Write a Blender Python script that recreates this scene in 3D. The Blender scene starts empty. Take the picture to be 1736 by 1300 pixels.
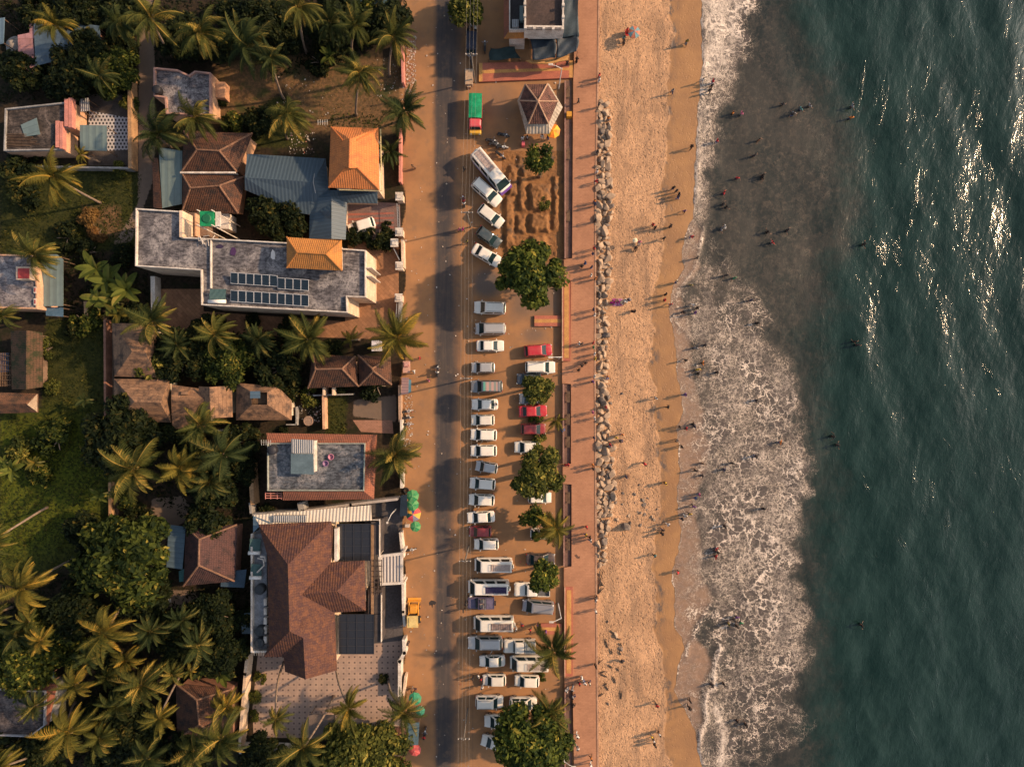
import bpy, bmesh, math, random
import numpy as np
from mathutils import Vector, Matrix

# ---------------------------------------------------------------- camera, sky, sun, exposure
SC = bpy.context.scene
COL = SC.collection
CAM_H = 95.0                      # drone height in metres
MPP = 1.0 / 12.0                  # metres of ground per photo pixel
cam_d = bpy.data.cameras.new("camera"); cam = bpy.data.objects.new("camera", cam_d)
COL.objects.link(cam); SC.camera = cam
cam.location = (0, 0, CAM_H); cam.rotation_euler = (0, 0, 0)
cam_d.sensor_width = 36.0; cam_d.lens = 36.0 * CAM_H / (1736 * MPP)
cam_d.clip_start = 0.5; cam_d.clip_end = 20000

SUN_EL = math.radians(29); SUN_AZ = math.radians(13)     # low sun over the sea, a little up-picture of due right
world = bpy.data.worlds.new("World"); SC.world = world; world.use_nodes = True
wn = world.node_tree
bg = wn.nodes["Background"]; bg.inputs["Strength"].default_value = 0.15
sky = wn.nodes.new("ShaderNodeTexSky"); sky.sky_type = 'NISHITA'; sky.sun_disc = False
sky.sun_elevation = SUN_EL; sky.sun_rotation = math.pi / 2 - SUN_AZ
sky.dust_density = 2.0
hs = wn.nodes.new("ShaderNodeHueSaturation"); hs.inputs["Saturation"].default_value = .62      # hazy evening air
wn.links.new(sky.outputs[0], hs.inputs['Color']); wn.links.new(hs.outputs[0], bg.inputs[0])
sun_d = bpy.data.lights.new("sun", 'SUN'); sun = bpy.data.objects.new("sun", sun_d); COL.objects.link(sun)
sun_d.energy = 5.0; sun_d.angle = math.radians(1.2); sun_d.color = (1.0, 0.66, 0.38)
sdir = Vector((math.cos(SUN_EL) * math.cos(SUN_AZ), math.cos(SUN_EL) * math.sin(SUN_AZ), math.sin(SUN_EL)))
sun.rotation_euler = (-sdir).to_track_quat('-Z', 'Y').to_euler()
SC.view_settings.view_transform = 'Standard'; SC.view_settings.look = 'None'
SC.view_settings.exposure = 0.38; SC.view_settings.gamma = 1.0
SC.render.engine = 'CYCLES'
SC.cycles.max_bounces = 5; SC.cycles.diffuse_bounces = 2; SC.cycles.glossy_bounces = 3
SC.cycles.transparent_max_bounces = 6; SC.cycles.caustics_reflective = False; SC.cycles.caustics_refractive = False

# ---------------------------------------------------------------- helpers
def W(px, py, z=0.0):
    """world point of height z that stands where the photo shows pixel (px, py)"""
    k = MPP * (CAM_H - z) / CAM_H
    return Vector(((px - 868) * k, (650 - py) * k, z))

def G(px, py, z=0.0):
    """plan position of photo pixel at ground level, lifted to z"""
    return Vector(((px - 868) * MPP, (650 - py) * MPP, z))

class MB:
    def __init__(s): s.v = []; s.f = []; s.t = []; s.tint = 0.5
    def add(s, vs, fs):
        o = len(s.v); s.v.extend([tuple(p) for p in vs])
        for f in fs: s.f.append([o + i for i in f]); s.t.append(s.tint)
        return s
    def box(s, x0, x1, y0, y1, z0, z1):
        v = [(x, y, z) for z in (z0, z1) for y in (y0, y1) for x in (x0, x1)]
        return s.add(v, [(0, 2, 3, 1), (4, 5, 7, 6), (0, 1, 5, 4), (2, 6, 7, 3), (0, 4, 6, 2), (1, 3, 7, 5)])
    def obox(s, c, sx, sy, sz, rot=None):
        m = rot if rot is not None else Matrix.Identity(3)
        c = Vector(c)
        v = [c + m @ Vector((x * sx / 2, y * sy / 2, z * sz / 2)) for z in (-1, 1) for y in (-1, 1) for x in (-1, 1)]
        return s.add(v, [(0, 2, 3, 1), (4, 5, 7, 6), (0, 1, 5, 4), (2, 6, 7, 3), (0, 4, 6, 2), (1, 3, 7, 5)])
    def prism(s, poly, z0, z1, bottom=True, top=True):
        n = len(poly); poly = ccw(poly)
        v = [(p[0], p[1], z0) for p in poly] + [(p[0], p[1], z1) for p in poly]
        f = [(i, (i + 1) % n, n + (i + 1) % n, n + i) for i in range(n)]
        if top: f.append(tuple(range(n, 2 * n)))
        if bottom: f.append(tuple(range(n - 1, -1, -1)))
        return s.add(v, f)
    def ring(s, outer, inner, z0, z1):
        n = len(outer); v = []
        for z in (z0, z1):
            v += [(p[0], p[1], z) for p in outer] + [(p[0], p[1], z) for p in inner]
        f = []
        for i in range(n):
            j = (i + 1) % n
            f += [(i, j, 2 * n + j, 2 * n + i), (n + j, n + i, 3 * n + i, 3 * n + j),
                  (2 * n + i, 2 * n + j, 3 * n + j, 3 * n + i), (j, i, n + i, n + j)]
        return s.add(v, f)
    def tube(s, pts, rad, n=6, cap=True):
        pts = [Vector(p) for p in pts]; rings = []
        if not hasattr(rad, '__len__'): rad = [rad] * len(pts)
        o = len(s.v)
        for i, p in enumerate(pts):
            a = pts[max(0, i - 1)]; b = pts[min(len(pts) - 1, i + 1)]
            d = (b - a).normalized()
            u = d.cross(Vector((0, 0, 1)));
            if u.length < 1e-3: u = Vector((1, 0, 0))
            u.normalize(); w = d.cross(u)
            for k in range(n):
                q = 2 * math.pi * k / n
                s.v.append(tuple(p + (u * math.cos(q) + w * math.sin(q)) * rad[i]))
        for i in range(len(pts) - 1):
            for k in range(n):
                a = o + i * n + k; b = o + i * n + (k + 1) % n
                s.f.append([a, b, b + n, a + n]); s.t.append(s.tint)
        if cap:
            s.f.append([o + k for k in range(n - 1, -1, -1)]); s.t.append(s.tint)
            e = o + (len(pts) - 1) * n
            s.f.append([e + k for k in range(n)]); s.t.append(s.tint)
        return s
    def lathe(s, c, prof, n=16):
        """prof: (r, z) list, revolved about the vertical through c"""
        o = len(s.v)
        for r, z in prof:
            for k in range(n):
                q = 2 * math.pi * k / n
                s.v.append((c[0] + r * math.cos(q), c[1] + r * math.sin(q), c[2] + z))
        for i in range(len(prof) - 1):
            for k in range(n):
                a = o + i * n + k; b = o + i * n + (k + 1) % n
                s.f.append([a, b, b + n, a + n]); s.t.append(s.tint)
        return s
    def wheel(s, c, r, w, axis='y', n=14):
        """solid disc with rounded shoulders, axle along y (or x)"""
        o = len(s.v)
        prof = [(r * .55, -w / 2), (r * .92, -w / 2), (r, -w * .3), (r, w * .3), (r * .92, w / 2), (r * .55, w / 2)]
        for rr, h in prof:
            for k in range(n):
                q = 2 * math.pi * k / n; a, b = rr * math.cos(q), rr * math.sin(q)
                s.v.append((c[0] + a, c[1] + h, c[2] + b) if axis == 'y' else (c[0] + h, c[1] + a, c[2] + b))
        m = len(prof)
        for i in range(m - 1):
            for k in range(n):
                a = o + i * n + k; b = o + i * n + (k + 1) % n
                s.f.append([a, a + n, b + n, b]); s.t.append(s.tint)
        s.f.append([o + k for k in range(n)]); s.t.append(s.tint)
        s.f.append([o + (m - 1) * n + k for k in range(n - 1, -1, -1)]); s.t.append(s.tint)
        return s

def ccw(poly):
    a = 0
    for i in range(len(poly)):
        p, q = poly[i], poly[(i + 1) % len(poly)]; a += p[0] * q[1] - q[0] * p[1]
    return list(poly) if a > 0 else list(poly)[::-1]

def inset(poly, d):
    """mitred inward offset of a plan polygon"""
    poly = [Vector((p[0], p[1])) for p in ccw(poly)]; n = len(poly); out = []
    for i in range(n):
        a, b, c = poly[i - 1], poly[i], poly[(i + 1) % n]
        e1 = (b - a).normalized(); e2 = (c - b).normalized()
        n1 = Vector((-e1.y, e1.x)); n2 = Vector((-e2.y, e2.x))
        m = n1 + n2
        L = max(0.35, 1 + n1.dot(n2))
        out.append(b + m * (d / L))
    return out

def auto_uv(me):
    """uv in metres: v down the slope (or up the wall), u along it"""
    uv = me.uv_layers.new(name="UVMap").data
    for p in me.polygons:
        n = p.normal
        if abs(n.z) > 0.995: U, V = Vector((1, 0, 0)), Vector((0, 1, 0))
        else:
            U = Vector((-n.y, n.x, 0)).normalized(); V = n.cross(U)
        for li in p.loop_indices:
            co = me.vertices[me.loops[li].vertex_index].co
            uv[li].uv = (co.dot(U), co.dot(V))

def mesh_of(mb, name, mat=None, smooth=False, uv=False, recalc=False, org=None):
    me = bpy.data.meshes.new(name)
    vs = mb.v
    if org is not None: vs = [(x - org[0], y - org[1], z - org[2]) for x, y, z in vs]
    me.from_pydata(vs, [], mb.f)
    if recalc:
        bm = bmesh.new(); bm.from_mesh(me); bmesh.ops.recalc_face_normals(bm, faces=bm.faces); bm.to_mesh(me); bm.free()
    if uv: me.update(); auto_uv(me)
    if smooth: me.polygons.foreach_set("use_smooth", [True] * len(me.polygons))
    if mat: me.materials.append(mat)
    return me

def link(me, name, parent=None, loc=None):
    o = bpy.data.objects.new(name, me); COL.objects.link(o)
    if parent: o.parent = parent
    if loc is not None: o.location = loc
    return o

def worg(o):
    p = Vector((0, 0, 0))
    while o is not None: p = p + o.location; o = o.parent
    return p

def build(name, mb, mat, parent=None, smooth=False, uv=False, recalc=False):
    """one mesh object; vertices are given in world coordinates (parents are only translated)"""
    org = worg(parent) if parent else None
    return link(mesh_of(mb, name, mat, smooth, uv, recalc, org), name, parent)

def build_at(name, mb, mat, smooth=False, uv=False, recalc=False):
    """a top-level mesh thing whose origin sits at its base"""
    xs = [p[0] for p in mb.v]; ys = [p[1] for p in mb.v]; zs = [p[2] for p in mb.v]
    org = Vector(((min(xs) + max(xs)) / 2, (min(ys) + max(ys)) / 2, min(zs)))
    return link(mesh_of(mb, name, mat, smooth, uv, recalc, org), name, None, org)

def thing(name, label, cat, loc=(0, 0, 0), group=None, rz=0.0):
    o = bpy.data.objects.new(name, None); COL.objects.link(o)
    o.location = loc; o.rotation_euler = (0, 0, rz); o.empty_display_size = .3
    tag(o, label, cat, group); return o

def tag(o, label=None, cat=None, group=None, kind=None):
    if label: o["label"] = label
    if cat: o["category"] = cat
    if group: o["group"] = group
    if kind: o["kind"] = kind
    return o

KIDS = {}
def kids(o):
    return KIDS.setdefault(o.name, list(o.children))

def copy_tree(src, parent=None, mats=None):
    """copy a thing with its parts and sub-parts; mats maps a part name to a material"""
    c = src.copy(); COL.objects.link(c)
    if parent: c.parent = parent
    if mats and src.type == 'MESH':
        key = src.name.split('.')[0]
        m = mats.get(key) if parent else mats.get('*', None)
        if m:
            c.material_slots[0].link = 'OBJECT'; c.material_slots[0].material = m
    for ch in kids(src): copy_tree(ch, c, mats)
    return c

RNG = random.Random(7)

# ---------------------------------------------------------------- materials
class NG:
    def __init__(s, name):
        s.m = bpy.data.materials.new(name); s.m.use_nodes = True
        s.t = s.m.node_tree; s.b = s.t.nodes["Principled BSDF"]
    def n(s, typ, ins=None, **pr):
        nd = s.t.nodes.new(typ)
        for k, v in pr.items(): setattr(nd, k, v)
        for k, v in (ins or {}).items(): s.set(nd.inputs[k], v)
        return nd
    def set(s, sock, v):
        if isinstance(v, bpy.types.NodeSocket): s.t.links.new(v, sock)
        else:
            if hasattr(v, '__len__') and len(v) == 3 and sock.type == 'RGBA': v = (*v, 1)
            sock.default_value = v
    def pos(s): return s.n('ShaderNodeNewGeometry').outputs['Position']
    def obj(s): return s.n('ShaderNodeTexCoord').outputs['Object']
    def uv(s): return s.n('ShaderNodeTexCoord').outputs['UV']
    def attr(s, name): return s.n('ShaderNodeAttribute', attribute_name=name).outputs['Fac']
    def noise(s, vec, scale, detail=4, rough=.55, dist=0.0, col=False):
        o = s.n('ShaderNodeTexNoise', {'Vector': vec, 'Scale': scale, 'Detail': detail, 'Roughness': rough, 'Distortion': dist})
        return o.outputs['Color' if col else 'Fac']
    def math(s, op, a, b=0.0, c=None, clamp=False):
        nd = s.n('ShaderNodeMath', operation=op, use_clamp=clamp)
        s.set(nd.inputs[0], a); s.set(nd.inputs[1], b)
        if c is not None: s.set(nd.inputs[2], c)
        return nd.outputs[0]
    def ramp(s, v, a, b, lo=0.0, hi=1.0):
        nd = s.n('ShaderNodeMapRange', {'Value': v, 'From Min': a, 'From Max': b, 'To Min': lo, 'To Max': hi}, interpolation_type='SMOOTHSTEP')
        return nd.outputs[0]
    def mix(s, f, a, b):
        nd = s.n('ShaderNodeMix', data_type='RGBA')
        s.set(nd.inputs[0], f); s.set(nd.inputs[6], a); s.set(nd.inputs[7], b)
        return nd.outputs[2]
    def scale(s, vec, xyz):
        nd = s.n('ShaderNodeMapping'); s.set(nd.inputs['Vector'], vec); nd.inputs['Scale'].default_value = xyz
        return nd.outputs[0]
    def rot(s, vec, rz):
        nd = s.n('ShaderNodeMapping'); s.set(nd.inputs['Vector'], vec); nd.inputs['Rotation'].default_value = (0, 0, rz)
        return nd.outputs[0]
    def bump(s, h, strength=.4, dist=.05, nrm=None):
        nd = s.n('ShaderNodeBump', {'Height': h, 'Strength': strength, 'Distance': dist})
        if nrm is not None: s.set(nd.inputs['Normal'], nrm)
        return nd.outputs[0]
    def out(s, col=None, rough=None, nrm=None, spec=.3, metal=0.0, coat=0.0):
        if col is not None: s.set(s.b.inputs['Base Color'], col)
        if rough is not None: s.set(s.b.inputs['Roughness'], rough)
        if nrm is not None: s.set(s.b.inputs['Normal'], nrm)
        s.b.inputs['Specular IOR Level'].default_value = spec
        s.b.inputs['Metallic'].default_value = metal
        s.b.inputs['Coat Weight'].default_value = coat
        return s.m

MC = {}
def cache(fn):
    def f(*a, **k):
        key = (fn.__name__, a, tuple(sorted(k.items())))
        if key not in MC: MC[key] = fn(*a, **k)
        return MC[key]
    return f

@cache
def surf(c1, c2=None, scale=.8, rough=.85, fine=.25, bump=.15, spec=.25):
    """weathered opaque surface: two colours mottled plus fine grain"""
    g = NG("surface"); p = g.pos()
    c2 = c2 or tuple(x * .7 for x in c1)
    n1 = g.ramp(g.noise(p, scale, 6, .62), .35, .65)
    n2 = g.noise(p, scale * 9, 3, .6)
    c = g.mix(n1, c1, c2)
    dk = g.mix(g.ramp(n2, .3, .7), (1 - fine,) * 3, (1 + fine * .5,) * 3)
    nd = g.n('ShaderNodeMix', data_type='RGBA', blend_type='MULTIPLY'); nd.inputs[0].default_value = 1
    g.set(nd.inputs[6], c); g.set(nd.inputs[7], dk)
    return g.out(nd.outputs[2], rough, g.bump(n2, bump, .03), spec)

@cache
def concrete(c=(.145, .135, .14), stain=(.045, .042, .046), light=(.29, .265, .255), s=.35, amt=.5):
    """flat roof screed with streaky black mould and pale patches"""
    g = NG("stained_concrete"); p = g.pos()
    a = g.noise(p, s, 8, .68, .6); b = g.noise(g.scale(p, (1, 2.6, 1)), s * 3.5, 6, .7, .4); f = g.noise(p, 14, 3, .6)
    c0 = g.mix(g.ramp(b, .42, .6), c, stain); c0 = g.mix(g.math('MULTIPLY', g.ramp(g.noise(g.scale(p, (3.2, .6, 1)), s * 4, 7, .75), .5, .62), .6), c0, stain)
    fl = g.noise(p, s * 9, 6, .78); c1 = g.mix(g.math('MULTIPLY', g.ramp(a, .5 - .1 * amt, .66 - .1 * amt), g.ramp(fl, .38, .58)), c0, light)
    c2 = g.mix(g.math('MULTIPLY', g.ramp(g.noise(p, s * 1.7, 7, .7), .52, .66), .7), c1, stain)
    nd = g.n('ShaderNodeMix', data_type='RGBA', blend_type='MULTIPLY'); nd.inputs[0].default_value = 1
    g.set(nd.inputs[6], c2); g.set(nd.inputs[7], g.mix(f, (.75,) * 3, (1.2,) * 3))
    return g.out(nd.outputs[2], .9, g.bump(f, .15, .03), .2)

@cache
def tile(c1, c2, row=.32, colw=.25, stain=(.05, .035, .03), amt=.45, bump=.9, spec=.25):
    """clay tile courses across the slope, mould blotches"""
    g = NG("clay_tile"); u = g.uv(); p = g.pos()
    br = g.n('ShaderNodeTexBrick', {'Vector': u, 'Color1': (1, 1, 1, 1), 'Color2': (.55, .55, .55, 1), 'Mortar': (0, 0, 0, 1), 'Scale': 1.0,
                                     'Mortar Size': .03, 'Mortar Smooth': .4, 'Bias': 0.0, 'Brick Width': colw, 'Row Height': row})
    sx = g.n('ShaderNodeSeparateXYZ', {'Vector': u})
    sv = g.math('FRACT', g.math('DIVIDE', sx.outputs[1], row))
    su = g.math('SINE', g.math('MULTIPLY', sx.outputs[0], 2 * math.pi / colw))
    n1 = g.noise(p, .9, 6, .65); n2 = g.noise(p, 6, 4, .7)
    c = g.mix(br.outputs['Color'], c2, c1)
    c = g.mix(g.math('MULTIPLY', g.ramp(n1, .42, .68), amt), c, stain)
    c = g.mix(g.math('MULTIPLY', g.ramp(n2, .5, .75), amt * .8), c, stain)
    c = g.mix(g.math('MULTIPLY', g.ramp(g.noise(p, 3.1, 5, .7), .6, .75), amt * .5), c, tuple(min(.7, x * 1.5) for x in c1))
    h = g.math('ADD', g.math('MULTIPLY', sv, 1.0), g.math('MULTIPLY', su, .35))
    return g.out(c, .85, g.bump(h, bump, .05), spec)

@cache
def corr(c1, c2=None, pitch=.25, rough=.5, dirt=.35, spec=.4, bump=.8, wide=.5):
    """profiled metal sheet, ribs running down the slope"""
    g = NG("profiled_sheet"); u = g.uv(); p = g.pos()
    c2 = c2 or tuple(x * .6 for x in c1)
    sx = g.n('ShaderNodeSeparateXYZ', {'Vector': u})
    w = g.math('SINE', g.math('MULTIPLY', sx.outputs[0], 2 * math.pi / pitch))
    sheet = g.n('ShaderNodeTexWhiteNoise', {'W': g.math('FLOOR', g.math('MULTIPLY', sx.outputs[0], 1.1))}, noise_dimensions='1D').outputs[0]
    n = g.noise(p, 1.1, 6, .65)
    c = g.mix(g.math('MULTIPLY', g.ramp(n, .4, .7), dirt), c1, c2)
    c = g.mix(g.math('MULTIPLY', sheet, .25), c, c2)
    c = g.mix(g.math('MULTIPLY', g.ramp(w, wide, .95), .35), c, tuple(x * .45 for x in c1))
    return g.out(c, rough, g.bump(w, bump, .05), spec)

@cache
def paint(c, rough=.3, metal=0.0, dust=.16):
    g = NG("car_paint"); p = g.pos()
    n = g.noise(p, 2.0, 5, .6)
    col = g.mix(g.math('MULTIPLY', g.ramp(n, .35, .75), dust), c, (.34, .25, .17))
    return g.out(col, g.ramp(n, .3, .8, rough, rough + .25), None, .5, metal, .35)

@cache
def plain(c, rough=.6, metal=0.0, spec=.3, var=.2):
    g = NG("plain"); n = g.noise(g.pos(), 5, 4, .6)
    return g.out(g.mix(n, tuple(x * (1 - var) for x in c), tuple(min(1, x * (1 + var)) for x in c)), rough, None, spec, metal)

@cache
def glass(c=(.012, .02, .024)):
    g = NG("dark_glass"); n = g.noise(g.pos(), 1.5, 3)
    return g.out(g.mix(n, c, tuple(x * 1.8 for x in c)), .12, None, .18)

@cache
def leaf(dark, light, hot=None, trans=.18):
    """foliage: colour varies leaf by leaf (face attribute) and clump by clump"""
    g = NG("foliage"); t = g.attr("tint"); p = g.obj()
    hot = hot or light
    c = g.mix(g.ramp(t, .1, .75), dark, light)
    c = g.mix(g.ramp(t, .86, .98), c, hot)
    n = g.noise(p, .8, 3)
    oi = g.n('ShaderNodeObjectInfo').outputs['Random']
    c = g.mix(g.math('MULTIPLY', oi, .35), c, dark)
    c = g.mix(g.math('MULTIPLY', g.ramp(n, .45, .7), .5), c, dark)
    g.out(c, .7, None, .1)
    tr = g.n('ShaderNodeBsdfTranslucent', {'Color': c})
    mx = g.n('ShaderNodeMixShader', {0: trans}); out = g.t.nodes["Material Output"]
    g.t.links.new(g.b.outputs[0], mx.inputs[1]); g.t.links.new(tr.outputs[0], mx.inputs[2])
    g.t.links.new(mx.outputs[0], out.inputs[0])
    return g.m

def set_tint(me, vals):
    a = me.attributes.new("tint", 'FLOAT', 'FACE'); a.data.foreach_set("value", np.asarray(vals, dtype=np.float32))

WHITE = (.72, .70, .66)
BLACK_RUBBER = plain((.02, .02, .022), .8)
CHROME = plain((.4, .4, .42), .3, .8)
DARKM = plain((.03, .03, .035), .6)
STEEL = plain((.32, .33, .34), .45, .6)
POLE = plain((.55, .53, .5), .5)
PLASTER = surf((.62, .54, .42), (.42, .34, .25), .7)
WOOD = surf((.16, .1, .06), (.09, .055, .035), 2)
# ---------------------------------------------------------------- the setting: ground, road, promenade, beach, sea
def lerp_tab(y, tab):
    return np.interp(y, [t[0] for t in tab], [t[1] for t in tab])

def sdist(X, Y, poly):
    """signed distance in pixels, negative inside"""
    d = np.full(X.shape, 1e9); ins = np.zeros(X.shape, bool); n = len(poly)
    for i in range(n):
        ax, ay = poly[i]; bx, by = poly[(i + 1) % n]
        ex, ey = bx - ax, by - ay; L = ex * ex + ey * ey + 1e-9
        t = np.clip(((X - ax) * ex + (Y - ay) * ey) / L, 0, 1)
        d = np.minimum(d, np.hypot(X - ax - t * ex, Y - ay - t * ey))
        c = ((ay > Y) != (by > Y)) & (X < (bx - ax) * (Y - ay) / (by - ay + 1e-12) + ax)
        ins ^= c
    return np.where(ins, -d, d)

def linedist(X, Y, pts):
    d = np.full(X.shape, 1e9)
    for (ax, ay), (bx, by) in zip(pts[:-1], pts[1:]):
        ex, ey = bx - ax, by - ay; L = ex * ex + ey * ey + 1e-9
        t = np.clip(((X - ax) * ex + (Y - ay) * ey) / L, 0, 1)
        d = np.minimum(d, np.hypot(X - ax - t * ex, Y - ay - t * ey))
    return d

def soft(d, s): return np.clip(.5 - d / s, 0, 1)

def grid_mesh(name, X, Y, Z, attrs, mat, smooth=True):
    """X, Y in photo pixels at ground scale, Z in metres; a sheet of quads with float attributes"""
    r, c = X.shape
    co = np.stack([(X - 868) * MPP, (650 - Y) * MPP, Z], -1).reshape(-1, 3)
    i = np.arange(r * c).reshape(r, c)
    q = np.stack([i[:-1, :-1], i[1:, :-1], i[1:, 1:], i[:-1, 1:]], -1).reshape(-1, 4)
    me = bpy.data.meshes.new(name)
    me.vertices.add(r * c); me.vertices.foreach_set("co", co.ravel().astype(np.float32))
    me.loops.add(q.size); me.loops.foreach_set("vertex_index", q.ravel().astype(np.int32))
    me.polygons.add(len(q)); me.polygons.foreach_set("loop_start", np.arange(0, q.size, 4, dtype=np.int32))
    me.polygons.foreach_set("loop_total", np.full(len(q), 4, dtype=np.int32))
    me.update(calc_edges=True)
    for k, v in attrs.items():
        a = me.attributes.new(k, 'FLOAT', 'POINT'); a.data.foreach_set("value", np.ascontiguousarray(v, dtype=np.float32).ravel())
    if smooth: me.polygons.foreach_set("use_smooth", [True] * len(q))
    me.materials.append(mat)
    o = link(me, name); o["kind"] = "structure"
    return o

FAR = [-60000, -9000, -2500, -900, -400, -200]
def span(a, b, st): return list(np.arange(a, b + .01, st))

# ---- town ground
DUST = (.325, .168, .078); DUST2 = (.25, .135, .068)
def ground_material():
    g = NG("town_ground"); p = g.pos()
    n1 = g.noise(p, .35, 7, .65); n2 = g.noise(p, 2.2, 6, .65); n3 = g.noise(p, 12, 4, .7)
    soil = g.mix(g.ramp(n2, .35, .65), (.018, .014, .010), (.04, .028, .017))
    soil = g.mix(g.ramp(n1, .5, .65), soil, (.016, .018, .008))
    grass = g.mix(g.ramp(n2, .35, .66), (.015, .021, .006), (.042, .043, .010))
    grass = g.mix(g.attr('lush'), grass, g.mix(g.ramp(n2, .35, .66), (.026, .042, .004), (.088, .098, .009)))
    grass = g.mix(g.ramp(n3, .5, .75), grass, (.07, .062, .014))
    brown = g.mix(g.ramp(n2, .35, .62), (.17, .095, .045), (.085, .055, .028))
    brown = g.mix(g.ramp(n3, .58, .7), brown, (.26, .16, .085))
    brown = g.mix(g.ramp(n1, .5, .66), brown, (.05, .05, .018))
    path = g.mix(n2, (.12, .09, .07), (.2, .14, .1))
    dust = g.mix(g.ramp(n1, .35, .65), DUST, DUST2)
    dust = g.mix(g.math('MULTIPLY', g.ramp(n3, .55, .75), .5), dust, (.43, .26, .14))
    c = soil
    for a, col in (("grass", grass), ("brown", brown), ("path", path), ("dust", dust)):
        w = g.ramp(g.math('ADD', g.attr(a), g.math('MULTIPLY', g.math('SUBTRACT', n2, .5), .7)), .35, .65)
        c = g.mix(w, c, col)
    return g.out(c, .95, g.bump(n3, .5, .08), .15)

gx = np.array(FAR[:-1] + [-120] + span(-60, 1010, 5.0)); gy = np.array(FAR[:-1] + [-120] + span(-60, 1360, 5.0) + [1440, 1700, 2400, 6000, 60000])
X, Y = np.meshgrid(gx, gy)
def M(s, *polys):
    out = np.zeros(X.shape)
    for p in polys: out = np.maximum(out, soft(sdist(X, Y, p), s))
    return out
a_grass = M(30, [(0, 275), (240, 290), (235, 420), (0, 440)], [(78, 540), (188, 545), (188, 700), (70, 700)],
            [(0, 690), (150, 690), (200, 800), (190, 910), (90, 970), (0, 980)], [(430, 170), (520, 160), (520, 250), (400, 250)], [(552, 670), (590, 665), (585, 735), (550, 735)])
a_brown = M(45, [(362, 110), (480, 95), (690, 100), (680, 225), (520, 225), (480, 150), (430, 190), (365, 215)], [(140, 350), (200, 350), (210, 400), (150, 410)],
            [(130, 1100), (165, 1100), (160, 1140), (135, 1140)])
a_path = M(8, [(236, 0), (262, 0), (262, 300), (240, 360), (222, 410), (190, 416), (205, 395), (234, 345)], [(175, 535), (192, 545), (194, 720), (180, 720)],
           [(258, 845), (310, 840), (330, 870), (285, 905), (275, 1000), (330, 1000), (340, 1030), (265, 1030), (250, 905)], [(600, 678), (672, 670), (672, 715), (598, 705)], [(186, 820), (201, 820), (201, 890), (186, 890)])
a_dust = np.clip((X - 676 + 6 * np.sin(Y * .05)) / 14, 0, 1)
ground = grid_mesh("ground", X, Y, np.zeros(X.shape), dict(lush=M(60, [(-80, 700), (150, 700), (190, 800), (170, 900), (60, 950), (-80, 960)]), grass=a_grass, brown=a_brown, path=a_path, dust=a_dust), ground_material(), False)

# ---- road and parking ground (thin sheets over the dust)
def road_material(lot=False):
    g = NG("parking_dirt" if lot else "dusty_asphalt"); p = g.pos()
    n1 = g.noise(p, .28, 7, .6); n2 = g.noise(g.scale(p, (2.2, .1, 1)), 1.3, 6, .65); n3 = g.noise(p, 14, 4, .7); n4 = g.noise(p, .9, 5, .6)
    asp = g.mix(g.ramp(n2, .3, .7), (.055, .050, .050), (.085, .068, .060))
    asp = g.mix(g.math('MULTIPLY', g.ramp(n1, .45, .7), .7), asp, (.046, .044, .048))
    asp = g.mix(g.math('MULTIPLY', g.ramp(g.noise(p, .8, 7, .7), .5, .7), .5), asp, (.16, .105, .07))
    asp = g.mix(g.ramp(g.noise(p, .5, 8, .75), .63, .72), asp, (.036, .034, .036))
    dust = g.mix(g.ramp(n1, .35, .65), DUST, DUST2)
    dust = g.mix(g.math('MULTIPLY', g.ramp(n4, .5, .75), .45), dust, (.17, .115, .08))
    dust = g.mix(g.math('MULTIPLY', g.ramp(n3, .52, .75), .35), dust, (.42, .25, .135))
    w = g.math('ADD', g.attr("asphalt"), g.math('MULTIPLY', g.math('SUBTRACT', n2, .5), .3))
    w = g.math('ADD', w, g.math('MULTIPLY', g.math('SUBTRACT', n4, .5), .25))
    c = g.mix(g.ramp(w, .2, .85), dust, asp)
    if lot:
        c = g.mix(g.math('MULTIPLY', g.attr("gravel"), .85), c, g.mix(n3, (.06, .055, .055), (.13, .115, .105)))
    return g.out(c, .95, g.bump(g.math('ADD', n3, g.math('MULTIPLY', n4, .6)), .45, .05), .15)

ry = np.array(FAR + span(-150, 1450, 5.0) + [1700, 2400, 6000, 60000]); rx = np.array(span(688, 800, 3.5))
X, Y = np.meshgrid(rx, ry)
le = 735 + 1.0 * np.sin(Y * .021) + .8 * np.sin(Y * .06); re = 791 + 4 * np.sin(Y * .011 + 1) - .008 * (Y - 200)
asph = np.clip((X - le) / 18 + .42, 0, 1) * np.clip((re - X) / 42 + .2, 0, 1)
grid_mesh("road", X, Y, np.full(X.shape, .004), dict(asphalt=asph), road_material(), False)
px_ = np.array(span(800, 956, 4.0))
X, Y = np.meshgrid(px_, np.array(span(-150, 1450, 5.0)))
gravel = np.maximum.reduce([soft(np.hypot(X - 826, (Y - 480)) - 24, 14), .7 * soft(np.hypot(X - 905, (Y - 568) * 1.6) - 20, 16), .5 * soft(np.hypot(X - 845, Y - 168) - 26, 30),
                            .7 * soft(sdist(X, Y, [(870, 450), (950, 440), (950, 535), (860, 540)]), 30)])
grid_mesh("parking_lot", X, Y, np.full(X.shape, .004), dict(asphalt=np.clip((812 - X) / 30, 0, .42), gravel=gravel), road_material(True), False)

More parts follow.
